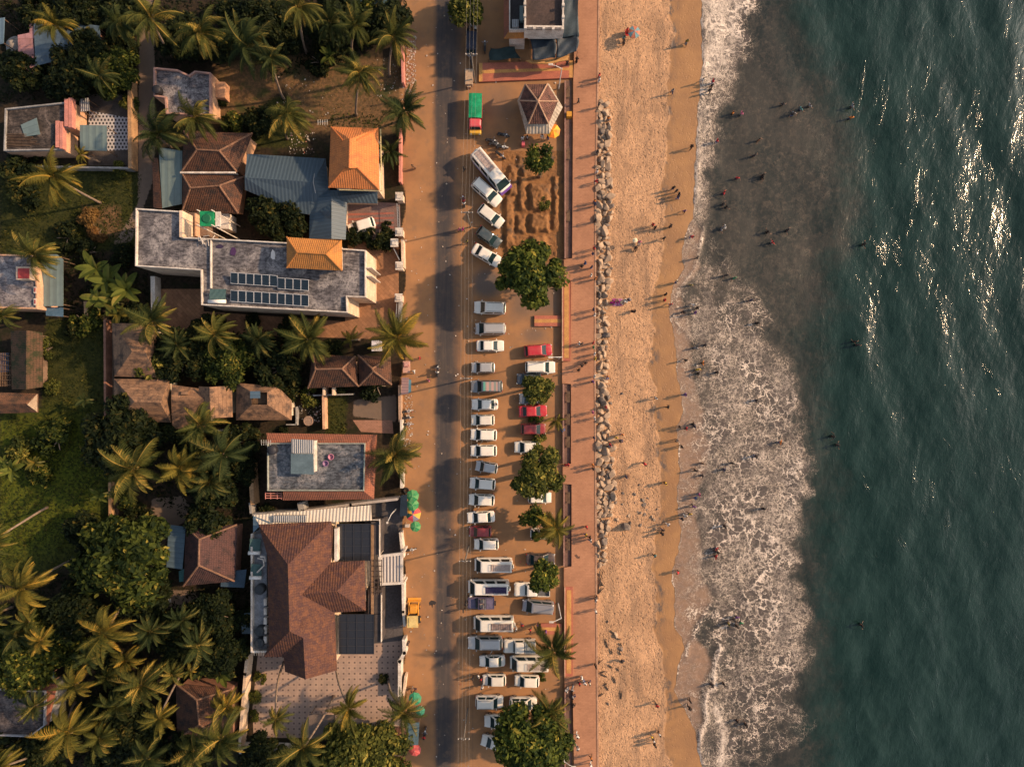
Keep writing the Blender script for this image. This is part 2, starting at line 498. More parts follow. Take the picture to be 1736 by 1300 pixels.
# ---- promenade with its kerb
def paving_material(c1, c2, bw=.4, bh=.2, name="paving", ang=0.0, joint=.55):
    g = NG(name); p = g.rot(g.pos(), ang)
    br = g.n('ShaderNodeTexBrick', {'Vector': p, 'Color1': (1, 1, 1, 1), 'Color2': (.4, .4, .4, 1), 'Mortar': (0, 0, 0, 1), 'Scale': 1.0, 'Mortar Size': .02,
                                     'Mortar Smooth': .3, 'Bias': 0.0, 'Brick Width': bw, 'Row Height': bh})
    n1 = g.noise(p, .3, 7, .62); n2 = g.noise(p, 2.5, 5, .65); n3 = g.noise(p, 14, 3, .6)
    c = g.mix(g.ramp(n1, .35, .65), c1, c2)
    c = g.mix(g.math('MULTIPLY', g.math('SUBTRACT', 1.0, br.outputs['Color']), joint), c, tuple(x * .45 for x in c2))
    c = g.mix(g.math('MULTIPLY', g.ramp(n2, .52, .72), .4), c, tuple(x * .5 for x in c2))
    c = g.mix(g.math('MULTIPLY', g.ramp(n3, .5, .8), .25), c, tuple(min(.8, x * 1.4) for x in c1))
    return g.out(c, .9, g.bump(br.outputs['Color'], .2, .02), .2)
PAVE = paving_material((.40, .20, .115), (.32, .158, .092), .45, .225, "promenade_paver", 0.0, .35)
PZ = .35
L = [(983, -400), (973, 104), (972, 133), (970, 438), (956, 440), (956, 474), (968, 476), (967, 612), (953, 614), (953, 650), (968, 651), (968, 786),
     (954, 788), (954, 820), (969, 821), (969, 960), (956, 962), (956, 994), (970, 996), (971, 1145), (957, 1147), (957, 1168), (971, 1170), (973, 1290), (974, 1800)]
R = [(1014, 1800), (1013, 1300), (1010, 1000), (1008, 650), (1009, 300), (1013, 130), (1018, -400)]
mb = MB(); mb.prism([W(x, y, PZ) for x, y in L + R], -.6, PZ)
tag(build("promenade", mb, PAVE), kind="structure")
mb = MB()
rr = [(x, y) for x, y in R[::-1]]
for (ax, ay), (bx, by) in zip(rr[:-1], rr[1:]):
    mb.prism([W(ax - .5, ay, PZ), W(ax + 2.2, ay, PZ), W(bx + 2.2, by, PZ), W(bx - .5, by, PZ)], -.5, PZ + .05)
tag(build("promenade_kerb", mb, surf((.42, .25, .16), (.3, .17, .11), 1.5)), kind="structure")

# ---- beach
SHORE = [(-400, 1192), (0, 1190), (60, 1190), (100, 1192), (150, 1187), (200, 1183), (250, 1181), (300, 1178), (340, 1177), (370, 1175), (385, 1168), (405, 1160), (430, 1157),
         (455, 1160), (475, 1148), (485, 1143), (500, 1138), (520, 1135), (545, 1138), (575, 1145), (600, 1147), (640, 1149), (680, 1158), (700, 1158), (725, 1148), (745, 1150),
         (800, 1153), (850, 1148), (900, 1155), (935, 1152), (945, 1146), (960, 1142), (985, 1140), (1010, 1145), (1040, 1145), (1060, 1142), (1075, 1153), (1082, 1158),
         (1100, 1160), (1125, 1153), (1140, 1148), (1170, 1145), (1190, 1152), (1210, 1165), (1235, 1178), (1260, 1182), (1300, 1190), (1700, 1196)]
WET = [(-400, 1136), (0, 1136), (60, 1140), (150, 1130), (230, 1132), (300, 1122), (420, 1125), (480, 1112), (500, 1105), (560, 1107), (620, 1100), (650, 1108), (700, 1110), (760, 1115),
       (800, 1118), (860, 1120), (920, 1110), (960, 1105), (1000, 1112), (1080, 1112), (1130, 1125), (1180, 1130), (1240, 1125), (1300, 1135), (1700, 1138)]
def beach_material():
    g = NG("beach_sand"); p = g.pos()
    n1 = g.noise(p, .25, 7, .62); n2 = g.noise(g.scale(p, (1, .6, 1)), 1.1, 7, .68); n3 = g.noise(p, 9, 5, .7); n5 = g.noise(p, 28, 3, .7)
    vo = g.n('ShaderNodeTexVoronoi', {'Vector': g.n('ShaderNodeVectorMath', {0: p, 1: g.noise(p, 1.3, 3, .6, 0, True)}, operation='ADD').outputs[0], 'Scale': 2.6, 'Randomness': 1.0})
    foot = g.ramp(vo.outputs['Distance'], .12, .42)
    dry = g.mix(g.ramp(n1, .35, .65), (.63, .37, .205), (.46, .27, .15))
    dry = g.mix(g.math('MULTIPLY', g.ramp(n2, .5, .72), .55), dry, (.31, .19, .11))
    dry = g.mix(g.math('MULTIPLY', g.ramp(g.noise(g.scale(p, (1, .16, 1)), .55, 6, .68), .48, .66), .75), dry, (.27, .17, .105))
    dry = g.mix(g.math('MULTIPLY', g.ramp(g.noise(g.scale(p, (1, .55, 1)), 3.4, 5, .72), .52, .66), .7), dry, (.25, .165, .11))
    dry = g.mix(g.math('MULTIPLY', g.ramp(n3, .52, .66), .85), dry, (.22, .14, .095))
    dry = g.mix(g.math('MULTIPLY', g.ramp(n5, .52, .76), .3), dry, (.6, .4, .25))
    deb = g.math('MULTIPLY', g.ramp(g.noise(p, 3.6, 6, .75), .6, .65), g.attr("debris"))
    dry = g.mix(deb, dry, (.06, .045, .04))
    wet = g.mix(g.ramp(n1, .35, .65), (.315, .17, .073), (.25, .135, .063))
    wet = g.mix(g.math('MULTIPLY', g.ramp(n2, .55, .75), .4), wet, (.17, .1, .055))
    w = g.ramp(g.math('ADD', g.attr("wet"), g.math('MULTIPLY', g.math('SUBTRACT', n2, .5), .35)), .3, .7)
    c = g.mix(w, dry, wet)
    st = g.math('MULTIPLY', g.attr("stain"), g.ramp(g.noise(g.scale(p, (1, .5, 1)), 1.4, 7, .7), .42, .6))
    c = g.mix(g.math('MULTIPLY', st, .85), c, (.1, .075, .06))
    h = g.math('ADD', g.math('MULTIPLY', foot, .8), g.math('ADD', n3, g.math('MULTIPLY', n2, 1.2)))
    h = g.math('ADD', g.math('MULTIPLY', h, g.math('SUBTRACT', 1.0, g.math('MULTIPLY', w, .9))), g.math('MULTIPLY', w, 1.3))
    return g.out(c, g.ramp(w, 0, 1, .95, .42), g.bump(h, .9, .24), .25)
by = np.array(span(-200, 1500, 4.0)); bxs = np.array(span(1005, 1260, 3.0) + [1300, 1380, 1500, 1700, 2200, 4000, 60000])
by = np.array([-60000, -9000, -2500, -800] + list(by) + [2200, 4000, 9000, 60000])
X, Y = np.meshgrid(bxs, by)
sh = lerp_tab(Y, SHORE); wt = lerp_tab(Y, WET)
def beach_z(x, shx):
    d = x - shx
    return np.where(d < 0, -.25 + .35 * np.clip(-d / 170, 0, 1) ** 1.2, np.maximum(-.25 - .012 * d, -3.0))
rngs = np.random.default_rng(3)
def waves2(X, Y, n, lmin, lmax, ang=0.0, spread=3.2, seed=1):
    """sum of sines, pixels; unit-ish rms"""
    r = np.random.default_rng(seed); out = np.zeros(X.shape)
    for _ in range(n):
        lam = lmin * (lmax / lmin) ** r.random(); a = ang + (r.random() - .5) * spread; ph = r.random() * 6.283
        out += np.sin((X * math.cos(a) + Y * math.sin(a)) * 6.283 / lam + ph) * (lam / lmax) ** .6
    return out / math.sqrt(n / 2)
Z = beach_z(X, sh) + .025 * waves2(X, Y, 24, 14, 70, seed=5) * np.clip((wt - X) / 20, 0, 1)
wt = wt + 3.5 * waves2(X * 0, Y, 16, 22, 120, math.pi / 2, .5, 31)
wet = np.clip((X - wt) / 15 + .5, 0, 1)
stain = np.maximum(np.exp(-((X - wt - 5) / 9) ** 2) * (.4 + .9 * (waves2(X, Y, 10, 60, 200, seed=8) > .35)), .8 * np.exp(-((X - 1135) / 16) ** 2 - ((Y - 160) / 14) ** 2))
debris = np.clip(soft(sdist(X, Y, [(1012, 1040), (1060, 1050), (1065, 1140), (1014, 1190)]), 20) + .8 * soft(sdist(X, Y, [(1012, 160), (1040, 200), (1050, 700), (1060, 900), (1130, 830), (1100, 790), (1012, 960)]), 40)
                 + .25, 0, 1)
grid_mesh("beach", X, Y, Z, dict(wet=wet, stain=stain, debris=debris), beach_material())

# ---- sea
FOAM_R = [(-400, 1290), (0, 1285), (40, 1275), (80, 1270), (120, 1262), (160, 1250), (195, 1228), (230, 1234), (260, 1228), (290, 1212), (330, 1220), (350, 1215), (380, 1215), (430, 1235), (480, 1280),
          (500, 1300), (540, 1310), (570, 1300), (600, 1330), (615, 1352), (640, 1350), (660, 1345), (690, 1358), (710, 1355), (730, 1362), (760, 1372), (800, 1378), (830, 1370), (850, 1355), (900, 1358),
          (930, 1350), (950, 1352), (980, 1342), (1010, 1365), (1040, 1368), (1080, 1372), (1120, 1375), (1150, 1360), (1180, 1340), (1200, 1358), (1230, 1372), (1255, 1360), (1280, 1330), (1300, 1310), (1700, 1300)]
DENS = [(0, 0.85, 0.97, 0.92, 0.86, 0.6), (120, 0.8, 0.97, 0.86, 0.72, 0.4), (170, 0.8, 0.75, 0.62, 0.42, 0.25), (220, 0.88, 0.72, 0.52, 0.34, 0.25), (290, 0.88, 0.78, 0.42, 0.25, 0.15), (340, 0.85, 0.8, 0.45, 0.25, 0.2), (380, 0.6, 0.4, 0.25, 0.2, 0.15), (430, 0.4, 0.32, 0.25, 0.25, 0.2), (470, 0.28, 0.319, 0.365, 0.319, 0.245), (520, 0.336, 0.502, 0.474, 0.41, 0.343), (570, 0.256, 0.565, 0.565, 0.474, 0.392), (620, 0.256, 0.529, 0.62, 0.565, 0.539), (680, 0.24, 0.474, 0.602, 0.565, 0.637), (740, 0.216, 0.474, 0.565, 0.529, 0.637), (800, 0.256, 0.511, 0.602, 0.62, 0.784), (860, 0.256, 0.474, 0.602, 0.657, 0.784), (920, 0.256, 0.547, 0.611, 0.657, 0.784), (980, 0.256, 0.511, 0.602, 0.657, 0.746), (1040, 0.216, 0.383, 0.511, 0.602, 0.725), (1100, 0.176, 0.292, 0.474, 0.62, 0.588), (1150, 0.24, 0.328, 0.547, 0.547, 0.49), (1200, 0.24, 0.456, 0.456, 0.383, 0.441), (1250, 0.24, 0.456, 0.383, 0.31, 0.412), (1300, 0.4, 0.638, 0.383, 0.228, 0.245)]
CRESTS = [([(1223, 1100), (1216, 1120), (1211, 1145), (1213, 1168), (1200, 1175), (1196, 1195), (1200, 1220), (1190, 1240), (1184, 1265), (1190, 1300), (1192, 1420)], 7, 1.0, .28),
          ([(1206, 1025), (1190, 1050), (1178, 1075), (1166, 1098), (1165, 1112)], 3, .9, .12), ([(1193, 385), (1188, 420), (1178, 455), (1163, 478), (1152, 490)], 3, .85, .12),
          ([(1215, 1200), (1228, 1235), (1226, 1270), (1222, 1320), (1222, 1400)], 14, .95, .1), ([(1190, 20), (1192, 90), (1186, 160)], 6, .9, .2), ([(1183, 205), (1182, 280), (1178, 345)], 5, .95, .2),
          ([(1145, 545), (1162, 560), (1180, 585)], 2.5, .6, .06), ([(1258, 930), (1252, 965), (1258, 1000), (1275, 1035)], 3, .8, .1), ([(1290, 690), (1284, 660), (1272, 650)], 3, .8, .04),
          ([(1335, 770), (1350, 800), (1348, 850), (1330, 880)], 8, .85, .08), ([(1340, 700), (1352, 680), (1345, 660)], 6, .85, .05)]
DEEP = [(-400, 1330), (0, 1335), (100, 1370), (200, 1430), (300, 1440), (400, 1430), (480, 1390), (560, 1380), (640, 1368), (800, 1388), (900, 1370), (1100, 1385), (1200, 1370), (1300, 1365), (1700, 1360)]
WASH = [(-400, 0), (0, 0), (370, 2), (400, 32), (470, 25), (490, 12), (540, 32), (600, 24), (680, 30), (760, 55), (850, 30), (900, 30), (960, 45), (1020, 66), (1080, 20), (1130, 60), (1190, 36), (1240, 12), (1300, 0), (1700, 0)]
def sea_material():
    g = NG("sea_water"); p = g.pos()
    big = g.noise(p, .12, 6, .6); n2 = g.noise(p, 1.4, 6, .65); n3 = g.noise(p, 5, 4, .65)
    warp = g.n('ShaderNodeVectorMath', {0: p, 1: g.n('ShaderNodeVectorMath', {0: g.noise(p, .55, 5, .62, 0, True), 3: 4.2}, operation='SCALE').outputs[0]}, operation='ADD').outputs[0]
    warp2 = g.n('ShaderNodeVectorMath', {0: p, 1: g.n('ShaderNodeVectorMath', {0: g.noise(p, 1.6, 4, .62, 0, True), 3: 1.5}, operation='SCALE').outputs[0]}, operation='ADD').outputs[0]
    e1 = g.n('ShaderNodeTexVoronoi', {'Vector': warp, 'Scale': .6}, feature='DISTANCE_TO_EDGE').outputs[0]
    e2 = g.n('ShaderNodeTexVoronoi', {'Vector': warp2, 'Scale': 1.45}, feature='DISTANCE_TO_EDGE').outputs[0]
    D0 = g.attr("foam")
    patch = g.math('MULTIPLY', g.math('SUBTRACT', g.noise(p, .42, 5, .68), .52), g.math('MULTIPLY', 1.15, g.math('MULTIPLY', g.ramp(D0, .05, .35), g.ramp(D0, .98, .75, .25, 1.0))))
    D = g.math('ADD', D0, patch, clamp=True)
    def ridge(vec, sc, w, dist):
        return g.math('SUBTRACT', 1.0, g.math('DIVIDE', g.math('ABSOLUTE', g.math('SUBTRACT', g.noise(vec, sc, 3, .6, dist), .5)), w), clamp=True)
    r1 = ridge(warp2, .38, g.ramp(D, .1, .95, .006, .022), 1.6)
    l1 = g.math('SUBTRACT', 1.0, g.math('DIVIDE', e1, g.ramp(D, .1, 1.0, .012, .15)), clamp=True)
    l2 = g.math('SUBTRACT', 1.0, g.math('DIVIDE', e2, g.ramp(D, .2, 1.0, .010, .15)), clamp=True)
    sel = g.ramp(g.noise(p, .13, 4, .6), .42, .58); inv = g.math('SUBTRACT', 1.0, g.math('MULTIPLY', sel, .75)); e4 = g.n('ShaderNodeTexVoronoi', {'Vector': warp2, 'Scale': 2.6}, feature='DISTANCE_TO_EDGE').outputs[0]
    l4 = g.math('SUBTRACT', 1.0, g.math('DIVIDE', e4, g.ramp(D, .2, 1.0, .02, .2)), clamp=True)
    v = g.math('MAXIMUM', g.math('MULTIPLY', r1, .85), g.math('MAXIMUM', g.math('MULTIPLY', l1, inv), g.math('MAXIMUM', g.math('MULTIPLY', l2, g.ramp(sel, 0, 1, .4, .85)), g.math('MULTIPLY', l4, g.math('MULTIPLY', sel, .6)))))
    pat = g.math('MULTIPLY', g.ramp(g.noise(warp2, .5, 6, .72), .3, .6, .25, 1.0), g.ramp(g.noise(g.scale(warp, (1.3, .5, 1)), .2, 6, .68), .34, .5, .45, 1.0))
    f = g.math('MULTIPLY', g.math('MULTIPLY', g.ramp(v, .12, .9), g.ramp(D, .06, .42)), pat)
    f = g.math('MAXIMUM', f, g.math('MULTIPLY', g.ramp(D, .74, 1.05), g.math('MULTIPLY', g.ramp(n3, .22, .62), g.ramp(v, -.25, .5))))
    haze = g.math('MULTIPLY', g.ramp(D, .1, .6, 0, .8), g.ramp(n2, .1, .75, .35, 1))
    murk = g.mix(g.ramp(g.noise(g.scale(warp2, (1, .6, 1)), .16, 7, .66, .6), .38, .62), (.030, .030, .026), (.010, .015, .0145))
    murk = g.mix(g.ramp(n2, .45, .75), murk, (.046, .041, .034))
    deep = g.mix(g.ramp(g.noise(g.scale(p, (1, .5, 1)), .3, 7, .65), .35, .66), (.004, .0165, .013), (.0115, .030, .0255))
    deep = g.mix(g.math('MULTIPLY', g.ramp(g.noise(warp2, 1.1, 8, .72, 1.2), .5, .75), .4), deep, (.021, .046, .037))
    dw = g.ramp(g.math('ADD', g.attr("deep"), g.math('MULTIPLY', g.math('SUBTRACT', g.noise(p, .22, 7, .65), .5), 1.1)), .1, .9)
    c = g.mix(dw, murk, deep)
    wash = g.mix(g.ramp(n2, .35, .7), (.235, .145, .092), (.17, .112, .08)); wash = g.mix(g.math('MULTIPLY', g.ramp(g.noise(g.scale(warp2, (.6, 2.2, 1)), 3.2, 5, .7), .5, .62), .5), wash, (.36, .26, .2))
    ww = g.ramp(g.math('ADD', g.attr("wash"), g.math('MULTIPLY', g.math('SUBTRACT', n2, .5), .4)), .25, .8)
    c = g.mix(ww, c, wash)
    wisp = g.math('MULTIPLY', g.ramp(g.noise(warp2, .8, 9, .74, 1.6), .48, .7), g.math('MULTIPLY', g.math('SUBTRACT', 1.0, dw), .5))
    c = g.mix(wisp, c, (.12, .092, .068))
    c = g.mix(haze, c, (.10, .080, .072))
    c = g.mix(f, c, (.80, .68, .57))
    # chop: fine facets that catch the low sun where the swell crests run
    q = g.rot(p, .16); q2 = g.rot(p, -.42)
    m1 = g.ramp(g.noise(g.scale(q, (1, .26, 1)), .34, 6, .66, .3), .59, .70); m2 = g.ramp(g.noise(g.scale(q2, (1, .3, 1)), .36, 6, .66, .3), .61, .72)
    crest = g.math('MULTIPLY', g.math('MAXIMUM', m1, g.math('MULTIPLY', m2, .9)), g.ramp(g.attr("deep"), .3, .9))
    c1 = g.noise(g.scale(q, (1, .5, 1)), 1.1, 3, .6, .3); c2 = g.noise(g.scale(q, (1, .7, 1)), 5.2, 3, .62, .2)
    h = g.math('ADD', g.math('MULTIPLY', c1, .30), g.math('MULTIPLY', c2, g.math('ADD', .055, g.math('MULTIPLY', crest, .165))))
    h = g.math('MULTIPLY', h, g.ramp(g.attr("deep"), 0, 1, .3, 1.0))
    h = g.math('ADD', h, g.math('MULTIPLY', f, .22))
    nr = g.bump(h, .85, .42)
    r = g.math('ADD', g.ramp(g.attr("deep"), 0, 1, .4, .11), g.math('MULTIPLY', f, .5), clamp=True)
    g.out(c, r, nr, .5); g.b.inputs['IOR'].default_value = 1.33
    return g.m
sy = np.array(span(-170, 1470, 3.4)); NEAR = 96
u = np.linspace(0, 1, NEAR + 1)
ysh = lerp_tab(sy, SHORE) + .8 * np.sin(sy * .31) + 1.1 * np.sin(sy * .127)
Xn = ysh[:, None] + (1400 - ysh[:, None]) * u[None, :] ** 1.15
xf = np.array(span(1403, 1800, 3.3) + [1830, 1880, 1960, 2100, 2400, 3200, 6000, 60000])
X = np.concatenate([Xn, np.repeat(xf[None, :], len(sy), 0)], 1); Y = np.repeat(sy[:, None], X.shape[1], 1)
top = [(-60000), (-9000), (-2500), (-600)]; bot = [1900, 4000, 12000, 60000]
X = np.concatenate([np.repeat(X[:1], len(top), 0), X, np.repeat(X[-1:], len(bot), 0)], 0)
Y = np.concatenate([np.array(top)[:, None] * np.ones((1, X.shape[1])), Y, np.array(bot)[:, None] * np.ones((1, X.shape[1]))], 0)
sh = X[:, :1]; d = X - sh; Yc = np.clip(Y, -170, 1470); Xc = np.clip(X, 0, 1830)
Rr = lerp_tab(Yc, FOAM_R) + 6 * waves2(Xc, Yc, 14, 30, 90, math.pi / 2, 2.4, 4); t = np.clip(d / np.maximum(Rr - sh, 5), 0, 1.4)
dens = np.zeros(X.shape)
cols = [np.interp(Yc, [r[0] for r in DENS], [r[k] for r in DENS]) for k in range(1, 6)]
tk = t * 4; k0 = np.clip(np.floor(tk).astype(int), 0, 3); fr = np.clip(tk - k0, 0, 1); cs = np.stack(cols, -1)
dens = np.take_along_axis(cs, k0[..., None], -1)[..., 0] * (1 - fr) + np.take_along_axis(cs, (k0 + 1)[..., None], -1)[..., 0] * fr
dens *= soft(Xc - Rr, 36)
dens = np.maximum(dens, .10 * soft(Xc - lerp_tab(Yc, DEEP), 60))
Z = -.23 - .22 * np.clip(d / 60, 0, 1) ** .8
wav = waves2(Xc, Yc, 60, 16, 110, 0.12, 1.7, 11); wav2 = waves2(Xc, Yc, 26, 60, 190, -.15, .7, 12)
dp = np.clip((Xc - lerp_tab(Yc, DEEP)) / 160 + .5, 0, 1)
Z = Z + np.clip(d / 40, 0, 1) * (.032 * wav + .10 * wav2) * (.35 + .65 * dp)
for pts, wd, am, hh in CRESTS:
    ld = linedist(Xc, Yc, pts); k = np.exp(-(ld / wd) ** 2); dens = np.maximum(dens, am * k); Z = Z + hh * np.exp(-(ld / (wd * 1.2)) ** 2) * np.clip(d / 6, 0, 1)
dens = np.maximum(dens, .8 * np.exp(-(d / 2.0) ** 2) * (.35 + .65 * np.sin(Yc * .043) ** 2))
WW = lerp_tab(Yc, WASH); wash = np.clip((WW - d) / 22 + .5, 0, 1) * (WW > 1)
fade = np.clip(1 - (np.abs(X - 1500) - 400) / 3000, 0, 1); Z = -.45 + (Z + .45) * np.where(X > 1800, fade, 1)
sea = grid_mesh("sea", X, Y, Z, dict(foam=np.clip(dens, 0, 1), deep=dp, wash=wash), sea_material())

# ---- paved yards and paths in the compounds
def yard(name, poly, mat, z=.006, kind="structure"):
    mb = MB(); v = [W(x, y, 0) for x, y in poly]; v = ccw([(p.x, p.y) for p in v])
    mb.add([(x, y, z) for x, y in v], [tuple(range(len(v)))])
    return tag(build(name, mb, mat), kind=kind)
yard("driveway", [(268, 490), (345, 490), (345, 528), (585, 545), (590, 400), (676, 395), (676, 560), (640, 575), (262, 563)], paving_material((.33, .17, .09), (.24, .125, .07), .9, .45, "diamond_paver", math.pi / 4, .8))
def dotted_material():
    g = NG("dotted_tile"); p = g.pos()
    sp = g.n('ShaderNodeSeparateXYZ', {'Vector': p}); fx = g.math('SUBTRACT', g.math('FRACT', g.math('DIVIDE', sp.outputs[0], .78)), .5); fy = g.math('SUBTRACT', g.math('FRACT', g.math('DIVIDE', sp.outputs[1], .78)), .5)
    dd = g.math('MAXIMUM', g.math('ABSOLUTE', fx), g.math('ABSOLUTE', fy)); n = g.noise(p, .5, 6, .6); n3 = g.noise(p, 9, 3, .6)
    c = g.mix(g.ramp(n, .35, .65), (.40, .28, .215), (.29, .21, .17)); c = g.mix(g.math('MULTIPLY', n3, .4), c, (.2, .15, .12))
    c = g.mix(g.ramp(dd, .13, .17, .85, 0), c, (.075, .05, .045)); c = g.mix(g.ramp(dd, .47, .49, 0, .4), c, (.17, .125, .1))
    return g.out(c, .8, None, .3)
yard("courtyard", [(438, 1100), (572, 1095), (640, 1090), (683, 1085), (683, 1250), (430, 1250), (428, 1200)], dotted_material())
def checker_material():
    g = NG("checker_paving"); p = g.pos()
    sp = g.n('ShaderNodeSeparateXYZ', {'Vector': p}); row = g.math('DIVIDE', sp.outputs[1], .48); odd = g.math('MULTIPLY', g.math('MODULO', g.math('FLOOR', row), 2.0), .5)
    fx = g.math('ABSOLUTE', g.math('SUBTRACT', g.math('FRACT', g.math('ADD', g.math('DIVIDE', sp.outputs[0], .5), odd)), .5)); fy = g.math('ABSOLUTE', g.math('SUBTRACT', g.math('FRACT', row), .5))
    m = g.math('MULTIPLY', g.ramp(fx, .24, .28, 1, 0), g.ramp(fy, .3, .34, 1, 0)); n = g.noise(p, 1, 5, .6)
    c = g.mix(n, (.52, .5, .5), (.36, .35, .36)); c = g.mix(m, c, (.03, .03, .035))
    return g.out(c, .8, None, .3)
yard("checker_yard", [(152, 188), (218, 200), (218, 254), (180, 256), (150, 210)], checker_material())
yard("side_yard", [(150, 160), (226, 160), (226, 282), (150, 280)], surf((.1, .085, .075), (.06, .05, .045), .6), .003)
yard("house_yard", [(618, 855), (682, 845), (683, 1085), (618, 1098)], surf((.095, .085, .085), (.07, .062, .062), .4), .004)
yard("porch_paving", [(588, 340), (678, 345), (680, 402), (588, 405)], surf((.2, .13, .11), (.16, .1, .09), .6), .009)
sp = surf((.33, .12, .085), (.25, .09, .07), .8)
for k in range(4): yard("paving_stripe", [(590, 362 + k * 8), (668, 360 + k * 8), (668, 363 + k * 8), (590, 366 + k * 8)], sp, .013)
yard("porch_paving", [(598, 712), (665, 712), (667, 735), (612, 732)], paving_material((.36, .19, .13), (.28, .15, .1), .4, .2, "brick_paver"), .006)
# ---------------------------------------------------------------- buildings
OLD_TILE = tile((.125, .055, .032), (.065, .033, .022), .3, .24, (.028, .022, .02), .95)
RED_TILE = tile((.29, .105, .06), (.19, .073, .045), .3, .24, (.09, .05, .04), .5)
CAP = surf((.24, .13, .08), (.13, .075, .05), 2.5)
ORANGE_TILE = tile((.56, .195, .06), (.44, .145, .045), .34, .3, (.2, .09, .045), .5, .8)
AMBER_TILE = tile((.46, .19, .05), (.38, .15, .04), .3, .25, (.16, .09, .04), .5)
def shingle():
    g = NG("mottled_shingle"); u = g.uv(); p = g.pos()
    cell = g.n('ShaderNodeTexBrick', {'Vector': u, 'Color1': (0, 0, 0, 1), 'Color2': (1, 1, 1, 1), 'Mortar': (.3, .3, .3, 1), 'Scale': 1.0, 'Mortar Size': .0, 'Bias': 0.0, 'Brick Width': .55, 'Row Height': .42})
    row = g.n('ShaderNodeSeparateXYZ', {'Vector': u}); sv = g.math('FRACT', g.math('DIVIDE', row.outputs[1], .3)); su = g.math('SINE', g.math('MULTIPLY', row.outputs[0], 2 * math.pi / .34))
    n1 = g.noise(p, 1.5, 5, .7); n2 = g.noise(p, .4, 5, .6); n3 = g.noise(p, 5, 4, .7)
    c = g.mix(cell.outputs['Color'], (.13, .055, .031), (.075, .036, .028)); c = g.mix(g.ramp(n1, .42, .62), c, (.062, .031, .03)); c = g.mix(g.math('MULTIPLY', g.ramp(n3, .5, .68), .6), c, (.19, .085, .042)); c = g.mix(g.math('MULTIPLY', g.ramp(n2, .5, .7), .5), c, (.05, .027, .027))
    return g.out(c, .85, g.bump(g.math('ADD', sv, g.math('MULTIPLY', su, .4)), .8, .05), .2)
SHINGLE = shingle()
THATCH = tile((.33, .19, .11), (.17, .095, .056), .5, .16, (.06, .042, .034), 1.0, .9)
BLUE_SHEET = corr((.055, .083, .108), (.04, .062, .083), .5, .5, .3, .3, .3, .65)
TEAL_SHEET = corr((.135, .185, .18), (.095, .13, .13), .9, .5, .5, .4, .3, .85)
SKY_SHEET = corr((.10, .155, .20), (.07, .11, .145), .7, .45, .35, .4, .4, .8)
GREY_SHEET = corr((.26, .26, .26), (.16, .155, .15), .28, .5, .5)
WHITE_SHEET = corr((.56, .49, .4), (.42, .35, .28), .45, .55, .3, .3, .6, .3)
NAVY_TARP = surf((.016, .028, .043), (.010, .02, .032), .5, .55, .2, .5, .4)
GREY_TARP = surf((.04, .058, .07), (.026, .042, .052), .6, .55, .2, .4, .4)
CREAM = surf((.66, .50, .36), (.5, .37, .26), .8)
PEACH = surf((.60, .36, .22), (.46, .27, .17), .8)
PINK = surf((.55, .22, .17), (.4, .17, .14), .9)
WHITEW = surf((.62, .56, .49), (.45, .39, .33), .9)
GREYW = surf((.30, .29, .28), (.2, .19, .18), .8)
BRICKW = surf((.30, .15, .1), (.2, .1, .07), 1.2)
WINDOWM = glass()
SHUTTER = plain((.06, .04, .035), .6)

def roof(parent, pts, faces, mat, th=.14, name="roof"):
    """pts: (px, py, z). closed slab whose upper faces are the roof planes"""
    v = [W(*p) for p in pts]; n = len(v)
    edges = {}
    fs = []
    for f in faces:
        nrm = Vector((0, 0, 0))
        for i in range(len(f)):
            a, b = v[f[i]], v[f[(i + 1) % len(f)]]; nrm += a.cross(b)
        if nrm.z < 0: f = f[::-1]
        fs.append(tuple(f))
    for f in fs:
        for i in range(len(f)): edges[(f[i], f[(i + 1) % len(f)])] = 1
    mb = MB(); allf = list(fs) + [tuple(n + i for i in f[::-1]) for f in fs]
    for (a, b) in edges:
        if (b, a) not in edges: allf.append((a, a + n, b + n, b))
    mb.add(v + [p - Vector((0, 0, th)) for p in v], allf)
    return build(name, mb, mat, parent, uv=True)

def ridge_caps(parent, segs, mat, r=.13):
    mb = MB()
    for a, b in segs: mb.tube([W(*a) + Vector((0, 0, .03)), W(*b) + Vector((0, 0, .03))], r, 6)
    return build("ridge_cap", mb, mat, parent)

def hipbox(parent, q, r0, r1, ze, zr, mat, caps=None, th=.14):
    """q: four eave corners (px) clockwise from upper left; r0, r1: ridge ends. picks the hip layout from the ridge direction"""
    P = [(*c, ze) for c in q] + [(*r0, zr), (*r1, zr)]
    if abs(r0[0] - r1[0]) >= abs(r0[1] - r1[1]):      # ridge runs left-right, r0 left
        F = [(0, 1, 5, 4), (2, 3, 4, 5), (3, 0, 4), (1, 2, 5)]; C = [(0, 4), (3, 4), (1, 5), (2, 5), (4, 5)]
    else:                                              # ridge runs up-down, r0 upper
        F = [(3, 0, 4, 5), (1, 2, 5, 4), (0, 1, 4), (2, 3, 5)]; C = [(0, 4), (1, 4), (2, 5), (3, 5), (4, 5)]
    o = roof(parent, P, F, mat, th)
    if caps: ridge_caps(parent, [(P[a], P[b]) for a, b in C], caps)
    return o

def walls(parent, poly, ze, mat, d=.45, name="wall", z0=0.0):
    mb = MB(); mb.prism(inset([W(x, y, ze) for x, y in poly], d), z0, ze - .02)
    return build(name, mb, mat, parent)

